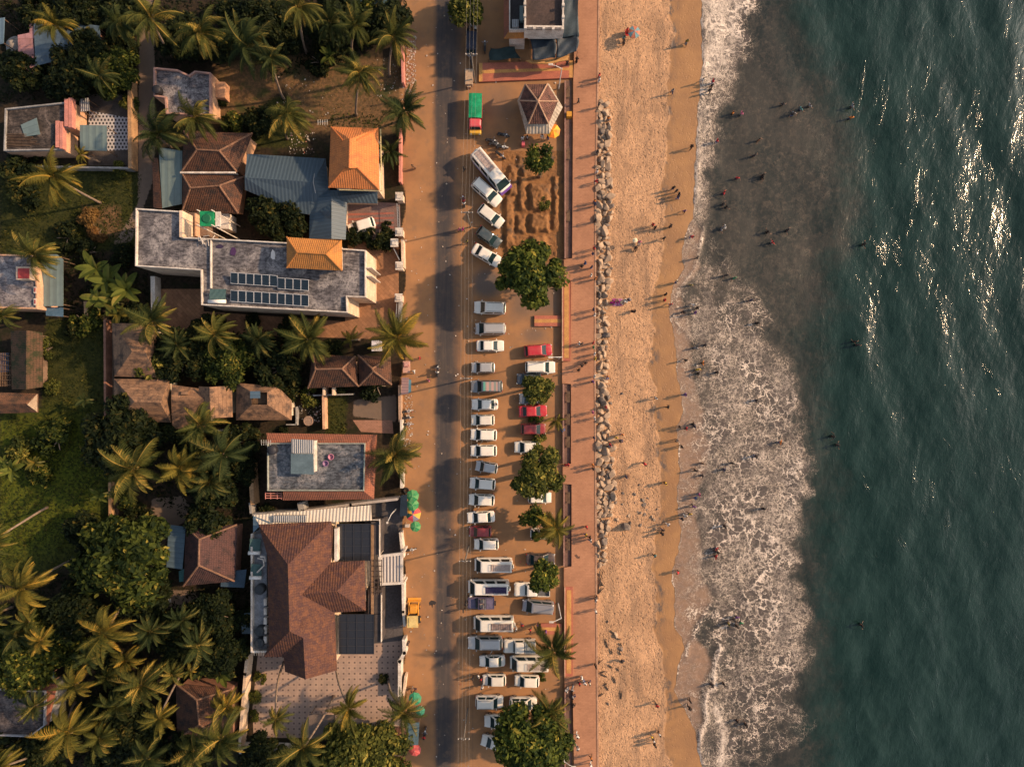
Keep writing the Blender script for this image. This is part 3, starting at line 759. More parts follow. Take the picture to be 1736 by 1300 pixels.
def opening(parent, poly, ze, i, fr, w, z0, h, d=.45, name="window", mat=None, fm=None, t=.06):
    """window or door on wall edge i of the (inset) polygon, centred at fraction fr"""
    ip = inset([W(x, y, ze) for x, y in poly], d); a, b = ip[i], ip[(i + 1) % len(ip)]
    e = (b - a).normalized(); nrm = Vector((e.y, -e.x)); c = a + (b - a) * fr
    rot = Matrix(((e.x, nrm.x, 0), (e.y, nrm.y, 0), (0, 0, 1)))
    mb = MB(); fw = .09
    cc = lambda du, dz, dn=t / 2: (c.x + e.x * du + nrm.x * dn, c.y + e.y * du + nrm.y * dn, z0 + dz)
    mb.obox(cc(-w / 2, h / 2), fw, t, h + fw, rot); mb.obox(cc(w / 2, h / 2), fw, t, h + fw, rot)
    mb.obox(cc(0, h), w - fw, t, fw, rot); mb.obox(cc(0, 0), w - fw, t, fw, rot); mb.obox(cc(0, h / 2), .05, t * .8, h - fw, rot)
    fo = build(name, mb, fm or WOOD, parent)
    mb = MB(); mb.obox(cc(0, h / 2, .02), w - fw, .03, h - fw, rot)
    build("pane" if name == "window" else "panel", mb, mat or WINDOWM, fo)

def flat(name, label, poly, z, wmat, rmat, par=.5, pw=.16, pmat=None, cat="house", floor_drop=.0):
    """flat-roofed block; poly is the roof outline in the photo"""
    v = [W(x, y, z) for x, y in poly]
    c = sum(v, Vector()) / len(v)
    t = thing(name, label, cat, (c.x, c.y, 0))
    p2 = ccw([(p.x, p.y) for p in v]); ii = inset(p2, pw)
    zr = z - par
    mb = MB(); mb.prism(p2, 0, zr - .2, top=False); build("wall", mb, wmat, t)
    mb = MB(); mb.prism(inset(p2, .012), zr - .2, zr); build("roof", mb, rmat, t)
    if par > 0:
        mb = MB(); mb.ring(p2, ii, zr - .19, z); build("parapet", mb, pmat or wmat, t)
    return t

def house(name, label, poly, cat="house"):
    c = sum([W(x, y, 0) for x, y in poly], Vector()) / len(poly)
    return thing(name, label, cat, (c.x, c.y, 0))

def shed(name, label, poly, zs, mat, wmat=WOOD, cat="shed", th=.06, posts=True):
    """sheet roof on posts; zs: one height or one per corner"""
    if not hasattr(zs, '__len__'): zs = [zs] * len(poly)
    t = house(name, label, poly, cat)
    roof(t, [(x, y, z) for (x, y), z in zip(poly, zs)], [tuple(range(len(poly)))], mat, th)
    if posts:
        c = sum([W(x, y, z) for (x, y), z in zip(poly, zs)], Vector()) / len(poly)
        for (x, y), z in zip(poly, zs):
            p = W(x, y, z); p = p + (c - p).normalized() * .25
            mb = MB(); mb.tube([(p.x, p.y, 0), (p.x, p.y, z - th - .02)], .06, 6); build("post", mb, wmat, t)
    return t

def px_box(name, parent, x0, y0, x1, y1, z0, z1, mat, uv=False):
    """box whose top shows between photo pixels"""
    a, b = W(x0, y0, z1), W(x1, y1, z1); mb = MB(); mb.box(min(a.x, b.x), max(a.x, b.x), min(a.y, b.y), max(a.y, b.y), z0, z1)
    return build(name, mb, mat, parent, uv=uv)

# --- orange hip-roofed house by the road
q = [(561, 215), (641, 218), (643, 322), (557, 318)]
t = house("tiled_house", "house with a bright orange hip tile roof right of the long blue metal roof", q)
roof(t, [(*c, 6.4) for c in q] + [(581, 238, 7.9), (605, 238, 7.9), (585, 285, 7.9), (606, 285, 7.9), (593, 236, 8.5), (592, 285, 8.5)],
     [(0, 1, 5, 8, 4), (3, 6, 9, 7, 2), (0, 4, 8, 9, 6, 3), (1, 2, 7, 9, 8, 5)], ORANGE_TILE)
ridge_caps(t, [((561, 215, 6.4), (581, 238, 7.9)), ((641, 218, 6.4), (605, 238, 7.9)), ((557, 318, 6.4), (585, 285, 7.9)), ((643, 322, 6.4), (606, 285, 7.9)), ((593, 236, 8.5), (592, 285, 8.5))], ORANGE_TILE, .1)
walls(t, q, 6.3, CREAM, .5)
for i, f in ((1, .3), (1, .7), (0, .5)): opening(t, q, 6.3, i, f, 1.4, 3.9, 1.4, .5)
gt = MB(); gt.tube([W(645, 219, 6.3), W(647, 324, 6.3), W(575, 322, 6.3)], .07, 6); build("gutter", gt, surf((.6, .5, .25), (.5, .4, .2)), t)

# --- blue metal roofed house
q = [(419, 261), (553, 269), (557, 322), (640, 326), (640, 345), (588, 344), (586, 406), (524, 405), (524, 364), (511, 362), (415, 322)]
t = house("metal_roofed_house", "long low house with a blue-grey ribbed metal roof beside the orange roof", q)
P = [(419, 261, 3.4), (552, 269, 3.4), (531, 309, 5.0), (415, 301, 5.0), (557, 322, 3.6), (525, 364, 3.0), (511, 362, 3.0), (415, 322, 3.9), (640, 326, 3.5), (640, 345, 2.8), (588, 344, 2.9), (562, 334, 4.3), (562, 405, 4.3), (586, 406, 2.9), (524, 405, 2.9), (541, 335, 3.8)]
roof(t, P, [(0, 1, 2, 3), (3, 2, 15, 5, 6, 7), (1, 4, 11, 15, 2), (4, 8, 9, 10, 11), (11, 10, 13, 12), (15, 11, 12, 14, 5)], BLUE_SHEET, .08)
walls(t, q, 2.75, CREAM, .5)
d = MB(); a = [W(542, 358, 3.9), W(559, 347, 4.35), W(559, 372, 4.35), W(561, 358, 5.0)]
d.add(a, [(0, 1, 3), (0, 3, 2), (1, 2, 3), (0, 2, 1)]); build("dormer", d, BLUE_SHEET, t, uv=True)
d = MB(); d.tube([W(533, 295, 4.9), W(531, 309, 5.1), W(535, 328, 4.6)], .06, 6); build("ridge_cap", d, GREY_SHEET, t)

# --- brown tiled house behind
q = [(312, 223), (428, 226), (402, 292), (308, 291)]
t = house("tiled_house", "old house under two mossy brown hip roofs with a blue-green sheet beside it", [(312, 223), (428, 226), (404, 362), (309, 358)])
hipbox(t, q, (334, 254), (372, 256), 3.3, 5.0, OLD_TILE, CAP)
hipbox(t, [(309, 295), (416, 299), (404, 362), (309, 358)], (323, 319), (372, 315), 3.2, 4.8, OLD_TILE, CAP)
walls(t, q, 3.2, PEACH, .4); walls(t, [(309, 297), (410, 299), (402, 360), (310, 356)], 3.1, PEACH, .45)
roof(t, [(269, 250, 2.6), (309, 256, 2.9), (308, 346, 2.9), (275, 353, 2.6)], [(0, 1, 2, 3)], TEAL_SHEET, .06, "side_roof")
roof(t, [(258, 268, 2.4), (267, 268, 2.6), (274, 354, 2.6), (260, 352, 2.4)], [(0, 1, 2, 3)], OLD_TILE, .1, "side_roof")
px_box("parapet", t, 305, 291, 399, 294, 2.5, 3.6, WHITEW)
px_box("water_tank", t, 372, 362, 388, 388, 0, 2.5, WHITEW)

# --- long concrete building with the solar panels
LB = [(230, 353), (306, 358), (308, 402), (356, 404), (486, 411), (580, 421), (620, 424), (620, 504), (588, 503), (589, 530), (341, 517), (340, 458), (229, 451)]
t = flat("apartment_block", "long flat-roofed concrete building with solar panels and a small orange roof on top", LB, 7.0, CREAM, concrete(), .45, .14, WHITEW, "building")
lbp = t
q = [(486, 402), (579, 408), (580, 459), (486, 454)]
mb = MB(); mb.prism(inset([W(x, y, 8.7) for x, y in q], .45), 6.5, 8.7); build("stair_tower", mb, CREAM, t)
o = hipbox(t, q, (504, 428), (553, 431), 8.7, 10.0, AMBER_TILE)
ridge_caps(t, [((486, 402, 8.7), (504, 428, 10)), ((486, 454, 8.7), (504, 428, 10)), ((579, 408, 8.7), (553, 431, 10)), ((580, 459, 8.7), (553, 431, 10)), ((504, 428, 10), (553, 431, 10))], AMBER_TILE, .11)
for fr in (.2, .5, .8): opening(t, LB, 6.4, 6, fr, 1.3, 4.0, 1.3, 0.0)
for fr in (.15, .35, .55, .75, .92): opening(t, LB, 6.4, 10, fr, 1.3, 4.0, 1.3, 0.0)
for yy in (454, 468):
    mb = MB(); a = W(621, yy, 6.8); mb.box(a.x, a.x + .75, a.y - .05, a.y + .05, 1.0, 6.9); build("fin", mb, WHITEW, t)
mb = MB(); a, b = W(345, 455, 6.7), W(356, 404, 6.7); mb.box(a.x + .95, a.x + 1.1, a.y - 2.6, b.y - .1, 6.56, 6.9); build("parapet", mb, WHITEW, t)
px_box("stair_wall", t, 304, 357, 309, 402, 3.5, 7.35, CREAM)
px_box("landing", t, 310, 360, 352, 400, 0, 3.4, surf((.2, .13, .09), (.12, .08, .06)))
px_box("stair_wall", t, 330, 362, 332, 400, 3.4, 4.6, PEACH)
mb = MB()
for k in range(8): mb.tube([W(335 + RNG.uniform(0, 30), 398 + RNG.uniform(0, 20), 6.9), W(335 + RNG.uniform(0, 30), 398 + RNG.uniform(0, 20), 7.1)], .05, 5)
build("pipework", mb, WHITEW, t)
# solar panels: each row's modules are things of their own
PVG = NG("solar_cells"); _p = PVG.uv()
_b = PVG.n('ShaderNodeTexBrick', {'Vector': _p, 'Color1': (.008, .016, .026, 1), 'Color2': (.011, .022, .034, 1), 'Mortar': (.035, .05, .06, 1), 'Scale': 1, 'Mortar Size': .006, 'Brick Width': .16, 'Row Height': .16}, offset=0.0)
PV = PVG.out(_b.outputs['Color'], .12, None, .5)
def panel(x0, y0, x1, y1, lab, grp):
    z = 6.95
    a, b, c, d = W(x0, y0, z + .45), W(x1, y0 + (x1 - x0) * .09, z + .45), W(x1, y1 + (x1 - x0) * .09, z), W(x0, y1, z)
    t = thing("solar_module", lab, "solar panel", ((a.x + c.x) / 2, (a.y + c.y) / 2, 6.55), grp)
    mb = MB(); ctr = (a + b + c + d) / 4; ins = [p + (ctr - p) * .07 for p in (a, b, c, d)]
    up = Vector((0, 0, .03))
    mb.add([p - up * 1.6 for p in (a, b, c, d)] + [p for p in (a, b, c, d)], [(0, 1, 2, 3), (4, 7, 6, 5), (0, 4, 5, 1), (1, 5, 6, 2), (2, 6, 7, 3), (3, 7, 4, 0)])
    build("frame", mb, plain((.6, .6, .6), .4), t, recalc=True)
    mb = MB(); mb.add([p + up * .4 for p in ins], [(0, 3, 2, 1)]); build("cell_sheet", mb, PV, t, uv=True)
    mb = MB()
    for p in (a, b): mb = MB(); mb.tube([(p.x, p.y - .05, 6.55), (p.x, p.y - .05, p.z - .03)], .03, 5); build("leg", mb, STEEL, t)
ords = ["first", "second", "third", "fourth", "fifth", "sixth", "seventh", "eighth", "ninth", "tenth"]
for k in range(10):
    x = 391 + k * 13.3; y = 461.5 + k * .9 + (3.5 if k > 5 else 0)
    panel(x, y, x + 12.6, y + 19, f"{ords[k]} module from the left in the upper solar row on the long concrete roof", "solar panels on the long roof")
    y = 491.5 + k * .85
    panel(x, y, x + 12.6, y + 19.5, f"{ords[k]} module from the left in the lower solar row on the long concrete roof", "solar panels on the long roof")
def water_heater(x0, y0, x1, y1, z, lab):
    """flat solar collector with a horizontal tank on its lower edge (photo pixels)"""
    a, b, c, d = W(x0 + 2, y0, z + 1.0), W(x1, y0, z + 1.0), W(x1 - 1, y1, z + .45), W(x0, y1, z + .45)
    t = thing("solar_heater", lab, "water heater", ((a.x + b.x) / 2, (a.y + c.y) / 2, z))
    mb = MB(); up = Vector((0, 0, .07)); v = [a, b, c, d]
    mb.add([p - up for p in v] + v, [(0, 1, 2, 3), (4, 7, 6, 5), (0, 4, 5, 1), (1, 5, 6, 2), (2, 6, 7, 3), (3, 7, 4, 0)]); build("collector", mb, corr((.07, .13, .125), (.05, .1, .1), .16, .25, .2), t, uv=True, recalc=True)
    mb = MB(); e = Vector((0, -.25, -.02)); mb.tube([d + e - Vector((.05, 0, 0)), c + e + Vector((.05, 0, 0))], .26, 12); build("tank", mb, plain((.7, .66, .6), .35), t, True)
    for p in v:
        mb = MB(); mb.tube([(p.x, p.y, z), (p.x, p.y, p.z - .08)], .04, 5); build("leg", mb, STEEL, t)
water_heater(354, 490, 383, 508, 6.55, "solar water heater with white tank at the corner of the long concrete roof")
# green tank stand beside the stair
t = thing("water_tank", "green mesh-covered tank on a raised frame by the stair of the long building", "tank", G(350, 372))
a, b = W(338, 358, 8.4), W(362, 383, 8.4)
mb = MB(); mb.box(a.x, b.x, b.y, a.y, 8.1, 8.35); build("cover", mb, surf((.01, .24, .09), (.008, .16, .06), 1.2, .6), t)
mb = MB(); mb.lathe(((a.x + b.x) / 2, (a.y + b.y) / 2, 8.36), [(.01, .12), (.5, .12), (.62, 0), (.62, -.01)], 16); build("lid", mb, plain((.01, .1, .045)), t)
for x, y in ((a.x, a.y), (b.x, a.y), (a.x, b.y), (b.x, b.y)):
    mb = MB(); mb.tube([(x, y, 0), (x, y, 9.0)], .07, 6); build("post", mb, WHITEW, t)
mb = MB(); mb.box(b.x + .1, b.x + .75, b.y, a.y, 7.9, 8.1); build("walkway", mb, WHITEW, t)

# --- small flat block with a pink parapet
t = flat("flat_roofed_house", "small concrete house with a pink parapet between the palms", [(260, 114), (301, 118), (320, 127), (330, 120), (357, 123), (357, 196), (281, 193), (279, 166), (260, 163)], 3.1, PEACH, concrete((.17, .15, .155), (.045, .042, .048), (.34, .31, .3), .5, .5), .4, .22, surf((.42, .24, .19), (.3, .19, .16), 1))
px_box("porch", t, 366, 139, 381, 166, 0, 1.6, surf((.55, .3, .17), (.42, .22, .13)))
tagged = build_at("water_drum", MB().lathe(W(270, 156, 2.7), [(.01, .95), (.55, .9), (.6, .8), (.6, 0), (.01, 0)], 14), plain((.02, .02, .024), .5), True)
tag(tagged, "black water drum on the corner of the small pink-edged roof", "tank")

# --- upper left sheds
t = shed("sheet_metal_shed", "shed with a dull blue-grey sheet roof under a palm at the upper left", [(57, 40), (122, 38), (168, 44), (174, 92), (122, 97), (60, 112)], 3.2, surf((.07, .105, .135), (.045, .07, .095), .35, .5, .2, .1, .4), BRICKW)
walls(t, [(57, 40), (122, 38), (168, 44), (174, 92), (122, 97), (60, 112)], 3.1, BRICKW, .4)
t = shed("patched_shed", "lean-to roof of brick-coloured and pink patches left of the blue-grey shed", [(50, 38), (70, 38), (66, 62), (56, 66), (60, 124), (32, 124), (30, 60), (50, 56)], 3.0,
         tile((.36, .19, .2), (.2, .09, .07), 1.1, 1.4, (.16, .09, .09), .6, .3), BRICKW)
t = shed("corner_shed", "sliver of a blue sheet roof at the upper left edge of the photo", [(-30, 35), (8, 30), (6, 74), (-30, 80)], 3.0, SKY_SHEET)
tag(build_at("sand_heap", MB().lathe(W(26, 78, 0), [(.01, 1.1), (.5, .9), (1.0, .35), (1.4, 0)], 12), surf((.3, .28, .27), (.2, .19, .18), 1.5), True), "pale rubble heap beside the patched shed", "heap")

# --- concrete house on the left with the pink stair wall
t = flat("flat_roofed_house", "mould-stained flat roof with a pink stepped parapet, left edge", [(8, 184), (121, 172), (121, 215), (106, 216), (106, 254), (6, 256)], 3.3, PEACH, concrete((.06, .048, .042), (.02, .018, .018), (.15, .12, .105), .5, .45), .3, .18, GREYW)
for a in ((109, 168, 115, 214), (116, 166, 122, 216), (94, 205, 100, 250), (101, 206, 106, 252)): px_box("stair_wall", t, *a, 2.8, 3.6, PINK)
roof(t, [(35, 212, 3.15), (62, 200, 3.4), (68, 228, 3.4), (42, 232, 3.15)], [(0, 1, 2, 3)], TEAL_SHEET, .05, "roof_sheet")
mb = MB()
for k in range(9): mb.tube([W(8 + RNG.uniform(0, 6), 228 + k * 2.6, 3.1), W(45 + RNG.uniform(0, 25), 228 + k * 2.4, 3.15)], .05, 5)
build("timber", mb, WOOD, t)
shed("canopy", "pale blue-green sheet canopy beside the checkered yard", [(135, 212), (181, 213), (181, 256), (136, 255)], 2.8, TEAL_SHEET)
shed("small_canopy", "dull grey sheet cover behind the checkered yard", [(135, 168), (150, 166), (152, 188), (136, 190)], 2.6, GREY_SHEET)

# --- left edge flat house with teal roofs
t = flat("flat_roofed_house", "grey flat roof with a red rooftop box at the left edge", [(-60, 430), (56, 432), (63, 482), (63, 524), (-60, 521)], 4.2, PEACH, concrete((.2, .18, .19), (.06, .057, .065), (.33, .3, .29), .5, .4), .25, .2, PEACH)
px_box("roof_room", t, 27, 452, 50, 474, 3.9, 5.2, CREAM); px_box("roof_cover", t, 30, 455, 49, 472, 5.2, 5.3, surf((.45, .07, .06), (.35, .05, .05)))
for yy in (486, 506):
    px_box("window", t, 57, yy, 61, yy + 11, 4.0, 4.26, WHITEW); px_box("window", t, 58, yy + 2, 60, yy + 9, 4.1, 4.3, surf((.3, .03, .03), (.25, .03, .03)))
shed("sheet_metal_shed", "teal sheet roof attached to the grey flat house at the left edge", [(69, 432), (96, 431), (107, 440), (107, 519), (64, 519), (64, 450)], 3.0, TEAL_SHEET)
shed("lean_to", "small blue sheet lean-to below the teal roof", [(77, 521), (107, 521), (107, 537), (78, 535)], 2.4, surf((.08, .14, .2), (.05, .1, .15), 1.2, .5))

# --- ruined tile house, left edge
t = house("ruined_house", "collapsing tile house overgrown with moss at the left edge", [(0, 560), (72, 560), (72, 700), (0, 700)])
roof(t, [(18, 561, 3.4), (45, 560, 4.4), (44, 660, 4.4), (20, 660, 3.4), (72, 564, 3.0), (72, 656, 3.0)], [(0, 1, 2, 3), (1, 4, 5, 2)], tile((.10, .052, .03), (.05, .032, .02), .35, .25, (.022, .026, .01), 1.3), .12)
hipbox(t, [(-40, 664), (64, 667), (64, 699), (-40, 702)], (-30, 685), (44, 684), 3.0, 4.3, tile((.20, .095, .05), (.11, .055, .034), .3, .24, (.035, .028, .022), .95))
roof(t, [(46, 686, 4.34), (63, 668, 3.08), (63, 698, 3.08)], [(0, 1, 2)], surf((.36, .27, .19), (.26, .19, .13), 2), .05, "roof_patch")
mb = MB(); mb.prism([W(20, 565, 3), W(56, 567, 2.9), W(56, 652, 2.9), W(22, 655, 3)], 0, 2.9); build("wall", mb, surf((.2, .13, .09), (.12, .08, .055), 1), t)
mb = MB()
for k in range(7): mb.tube([W(-5, 600 + k * 9, 2.6 + .1 * (k % 2)), W(19, 604 + k * 8, 3.0)], .05, 5); mb.tube([W(0 + k * 3, 598, 2.6), W(1 + k * 3, 655, 2.8)], .045, 5)
build("rafters", mb, WOOD, t)
roof(t, [(-20, 600, 2.2), (16, 598, 2.3), (15, 630, 2.3), (-20, 634, 2.2)], [(0, 1, 2, 3)], surf((.05, .1, .18), (.035, .07, .12), 1), .05, "tarpaulin")

# --- thatch-brown lodge roofs
t = house("lodge", "weathered brown hip roof in tree shade, upper one by the brick garden wall", [(190, 548), (262, 548), (262, 638), (194, 638)])
hipbox(t, [(190, 548), (266, 548), (266, 640), (194, 638)], (224, 596), (246, 596), 3.2, 5.6, THATCH); walls(t, [(190, 548), (262, 548), (262, 638), (194, 638)], 3.1, PLASTER)
t = house("lodge", "sunlit brown hip roof at the left end of the lodge row", [(193, 641), (289, 642), (290, 716), (193, 714)])
hipbox(t, [(193, 642), (288, 643), (289, 716), (193, 714)], (228, 681), (272, 683), 3.2, 5.6, THATCH); walls(t, [(193, 643), (287, 643), (288, 714), (194, 712)], 3.1, PLASTER)
t = house("lodge", "brown gabled lodge with a ribbed side wing, middle of the lodge row", [(290, 652), (394, 656), (394, 726), (292, 726)])
roof(t, [(291, 652, 3.2), (354, 661, 3.2), (354, 677, 4.4), (290, 677, 4.4), (292, 727, 2.6), (354, 727, 2.6)], [(0, 1, 2, 3), (3, 2, 5, 4)], THATCH)
roof(t, [(355, 656, 4.9), (393, 654, 3.3), (394, 707, 3.3), (357, 709, 4.9), (337, 655, 3.9), (338, 707, 3.9)], [(0, 1, 2, 3), (4, 0, 3, 5)], THATCH)
roof(t, [(308, 663, 4.05), (319, 663, 4.1), (318, 669, 4.25), (306, 669, 4.3)], [(0, 1, 2, 3)], THATCH, .5, "dormer")
walls(t, [(292, 655), (353, 664), (354, 724), (293, 724)], 2.5, PLASTER, .3); walls(t, [(357, 657), (392, 656), (392, 704), (358, 706)], 3.2, PLASTER, .3)
t = house("lodge", "brown hip roof with a square roof opening at the right end of the lodge row", [(400, 649), (494, 660), (494, 712), (400, 712)])
P = [(401, 649, 3.2), (470, 655, 3.2), (494, 679, 3.2), (494, 712, 3.2), (400, 712, 3.2), (427, 665, 4.8), (453, 665, 4.8), (453, 686, 4.8), (427, 686, 4.8)]
roof(t, P, [(0, 1, 6, 5), (1, 2, 7, 6), (2, 3, 7), (3, 4, 8, 7), (4, 0, 5, 8)], THATCH); walls(t, [(402, 651), (468, 657), (491, 681), (492, 709), (402, 709)], 3.1, PLASTER, .3)
mb = MB(); mb.prism([W(x, y, 4) for x, y in ((428, 666), (452, 666), (452, 685), (428, 685))], 3.2, 3.9); build("attic_floor", mb, WOOD, t)
roof(t, [(424, 663, 5.0), (441, 663, 5.3), (441, 675, 5.3), (424, 675, 5.0)], [(0, 1, 2, 3)], SKY_SHEET, .05, "roof_sheet")

# --- tile cottage left of the road
t = house("tiled_cottage", "red-brown tile cottage with two hip roofs beside the roadside palm", [(524, 601), (663, 605), (663, 652), (524, 658)])
hipbox(t, [(530, 600), (602, 604), (608, 655), (522, 658)], (535, 626), (580, 625), 3.1, 4.9, OLD_TILE, CAP)
hipbox(t, [(607, 602), (662, 605), (664, 652), (609, 654)], (631, 625), (633, 629), 3.1, 4.6, OLD_TILE, CAP)
walls(t, [(528, 604), (602, 607), (606, 652), (525, 655)], 3.0, PEACH, .4); walls(t, [(609, 606), (660, 608), (661, 650), (611, 651)], 3.0, PEACH, .4)
for x in (547, 563): px_box("porch_post", t, x, 657, x + 3, 670, 0, 2.3, CREAM)

# --- flat house with the terracotta skirt roof
F = [(453, 751), (619, 751), (617, 832), (453, 832)]
t = flat("flat_roofed_house", "square house with a stained blue-grey flat roof and a terracotta skirt roof", F, 5.8, CREAM, concrete((.105, .115, .13), (.035, .038, .045), (.25, .235, .23), .4, .38), .3, .12, surf((.35, .36, .3), (.25, .26, .22)))
roof(t, [(452, 734, 4.6), (639, 737, 4.6), (619, 752, 5.55), (453, 751, 5.55)], [(0, 1, 2, 3)], RED_TILE, .12, "skirt_roof")
roof(t, [(639, 737, 4.6), (634, 846, 4.6), (617, 833, 5.55), (619, 752, 5.55)], [(0, 1, 2, 3)], RED_TILE, .12, "skirt_roof")
roof(t, [(634, 846, 4.6), (479, 848, 4.6), (480, 833, 5.55), (617, 833, 5.55)], [(0, 1, 2, 3)], RED_TILE, .12, "skirt_roof")
mb = MB(); mb.prism([W(x, y, 7.3) for x, y in ((497, 747), (531, 748), (531, 801), (496, 800))], 5.4, 6.7); build("stair_room", mb, WHITEW, t)
roof(t, [(494, 744, 6.9), (531, 746, 6.9), (531, 768, 6.85), (494, 768, 6.85)], [(0, 1, 2, 3)], GREY_SHEET, .06, "roof_sheet")
roof(t, [(493, 769, 6.8), (531, 769, 6.8), (532, 804, 6.75), (493, 803, 6.75)], [(0, 1, 2, 3)], surf((.105, .15, .17), (.075, .11, .125), .6, .5, .15, .1, .4), .06, "roof_sheet")
mb = MB()
for k in range(3): mb.tube([W(450, 836 + k * 4, 4.7), W(478, 836 + k * 4, 4.7)], .06, 5)
for x in (450, 459, 470, 477): mb.tube([W(x, 834, 4.7), W(x, 846, 4.7)], .05, 5)
build("awning_frame", mb, PINK, t)
for nm, x, y in (("pink one nearer the middle of", 562, 774), ("purple one nearer the middle of", 553, 785)):
    o = build_at("plastic_tub", MB().lathe(W(x, y, 5.5), [(.01, .06), (.3, .06), (.36, .3), (.42, .32), (.4, .34), (.33, .32)], 14), plain((.4, .16, .22) if x > 560 else (.22, .12, .22), .5), True)
    tag(o, nm.split()[0] + (" plastic tub, upper of two on the blue-grey flat roof" if x > 560 else " plastic tub, lower of two on the blue-grey flat roof"), "tub")
tag(build_at("water_drum", MB().lathe(W(464, 762, 5.5), [(.01, 1.0), (.55, .95), (.62, .85), (.62, 0)], 14), plain((.025, .025, .03), .5), True), "dark water drum in the upper left corner of the blue-grey flat roof", "tank")

# --- the large brown shingle villa
E, Rg = 5.6, 8.4
q = [(438, 889), (561, 884), (568, 952), (618, 950), (620, 1035), (568, 1038), (571, 1136), (483, 1138), (481, 1113), (447, 1113), (456, 1095), (453, 917)]
t = house("villa", "large villa with many brown shingle hip roofs and a dotted tile courtyard", q)
P = [(438, 889, E), (561, 884, E), (488, 957, Rg), (491, 1070, Rg), (453, 917, E), (456, 1095, E), (447, 1113, E), (481, 1113, E), (514, 1081, 7.9), (518, 1151, 7.9), (483, 1138, E), (571, 1136, E), (567, 1038, E), (512, 1008, 7.5), (561, 953, E), (564, 898, E)]
roof(t, P, [(0, 1, 2), (0, 2, 3, 5, 4), (3, 6, 5), (3, 8, 7, 6), (8, 9, 10, 7), (2, 1, 15, 14, 13), (3, 2, 13), (8, 3, 13, 12), (8, 12, 11, 9)], SHINGLE, .16)
roof(t, [(561, 953, E), (618, 950, E), (620, 1035, E), (567, 1038, E), (512, 1008, 7.52), (571, 1002, 7.45)], [(0, 1, 5, 4), (1, 2, 5), (2, 3, 4, 5)], SHINGLE, .16)
walls(t, q, E - .05, CREAM, .5)
mb = MB(); mb.box(*[f(W(567, 900, 5.4).x, W(572, 950, 5.4).x) for f in (min, max)], W(570, 951, 5.4).y, W(570, 896, 5.4).y, 2.5, 5.45); build("wall", mb, WHITEW, t)
roof(t, [(430, 873, 4.6), (629, 856, 4.2), (630, 882, 4.8), (440, 890, 5.0)], [(0, 1, 2, 3)], WHITE_SHEET, .07, "side_roof")
roof(t, [(429, 874, 4.65), (461, 886, 4.95), (440, 892, 4.9), (429, 903, 4.6)], [(0, 1, 2, 3)], SKY_SHEET, .05, "side_roof")
px_box("roof_box", t, 463, 874, 519, 885, 4.0, 5.15, GREY_SHEET, True)  # plain grey box covering a grey area of the side roof
DG = plain((.02, .022, .028), .15, 0, .5)
for (x0, y0, x1, y1, zz) in ((571, 888, 628, 950, 4.2), (575, 1041, 634, 1108, 4.2)):
    a, b = W(x0, y0, zz), W(x1, y1, zz); mb = MB(); mb.box(a.x, b.x, b.y, a.y, zz - .06, zz); g0 = build("skylight", mb, DG, t)
    mb = MB()
    for k in range(6): y = a.y + (b.y - a.y) * k / 5; mb.box(a.x, b.x, y - .025, y + .025, zz + .002, zz + .05)
    for k in range(5): x = a.x + (b.x - a.x) * k / 4; mb.box(x - .025, x + .025, b.y, a.y, zz + .054, zz + .09)
    build("glazing_bar", mb, plain((.032, .033, .04)), g0)
px_box("terrace", t, 629, 884, 644, 940, 0, 3.3, surf((.08, .065, .065), (.05, .045, .045))); px_box("terrace", t, 624, 1000, 646, 1040, 0, 3.3, surf((.08, .062, .055), (.05, .042, .04)))
px_box("terrace", t, 635, 1041, 646, 1090, 0, 3.3, surf((.08, .065, .065), (.05, .045, .045)))
for (x0, y0, x1, y1) in ((642.6, 880, 643.8, 945), (645.6, 1005, 646.8, 1088), (630, 880.6, 642, 881.8)): px_box("parapet", t, x0, y0, x1, y1, 3.2, 3.6, WHITEW)
px_box("planter", t, 629, 890, 633, 1060, 3.3, 3.5, surf((.3, .18, .1), (.2, .12, .07), 2))
mb = MB()
for k in range(7): y0 = 950 + k * 9; mb.tube([W(628, y0, 3.5), W(648, y0, 3.5)], .06, 5)
for k in range(4): mb.tube([W(629 + k * 6, 948, 3.58), W(629 + k * 6, 1008, 3.58)], .06, 5)
build("pergola", mb, plain((.05, .035, .03)), t)
# balcony on the left of the villa
px_box("balcony", t, 426, 905, 452, 1106, 0, 4.1, surf((.26, .27, .29), (.18, .185, .2), .5))
for a in ((425, 905, 428, 1106), (428, 1103, 452, 1106)): px_box("parapet", t, *a, 3.6, 4.75, WHITEW)
for k in range(5): px_box("air_conditioner", t, 447, 1015 + k * 16, 452, 1026 + k * 16, 4.1, 4.9, WHITEW)
water_heater(422, 913, 442, 934, 4.1, "solar water heater, upper of two on the villa's left balcony")
water_heater(424, 956, 444, 976, 4.1, "solar water heater, lower of two on the villa's left balcony")
for y, lab in ((1066, "upper"), (1086, "lower"), (996, "topmost")):
    tag(build_at("water_drum", MB().lathe(W(444, y, 4.1), [(.01, 1.15), (.5, 1.1), (.68, .95), (.68, 0)], 14), plain((.025, .03, .035), .5), True), f"black water drum, {lab} of three on the villa's left balcony", "tank")
tag(build_at("roof_pipes", MB().tube([W(437, 946, 5.2), W(446, 948, 5.6), W(448, 958, 5.6), W(436, 970, 5.0)], .1, 6).tube([W(441, 943, 5.4), W(449, 944, 5.4), W(450, 952, 5.4)], .14, 6), WHITEW), "tangle of pale pipes between the villa's solar heaters", "pipes")
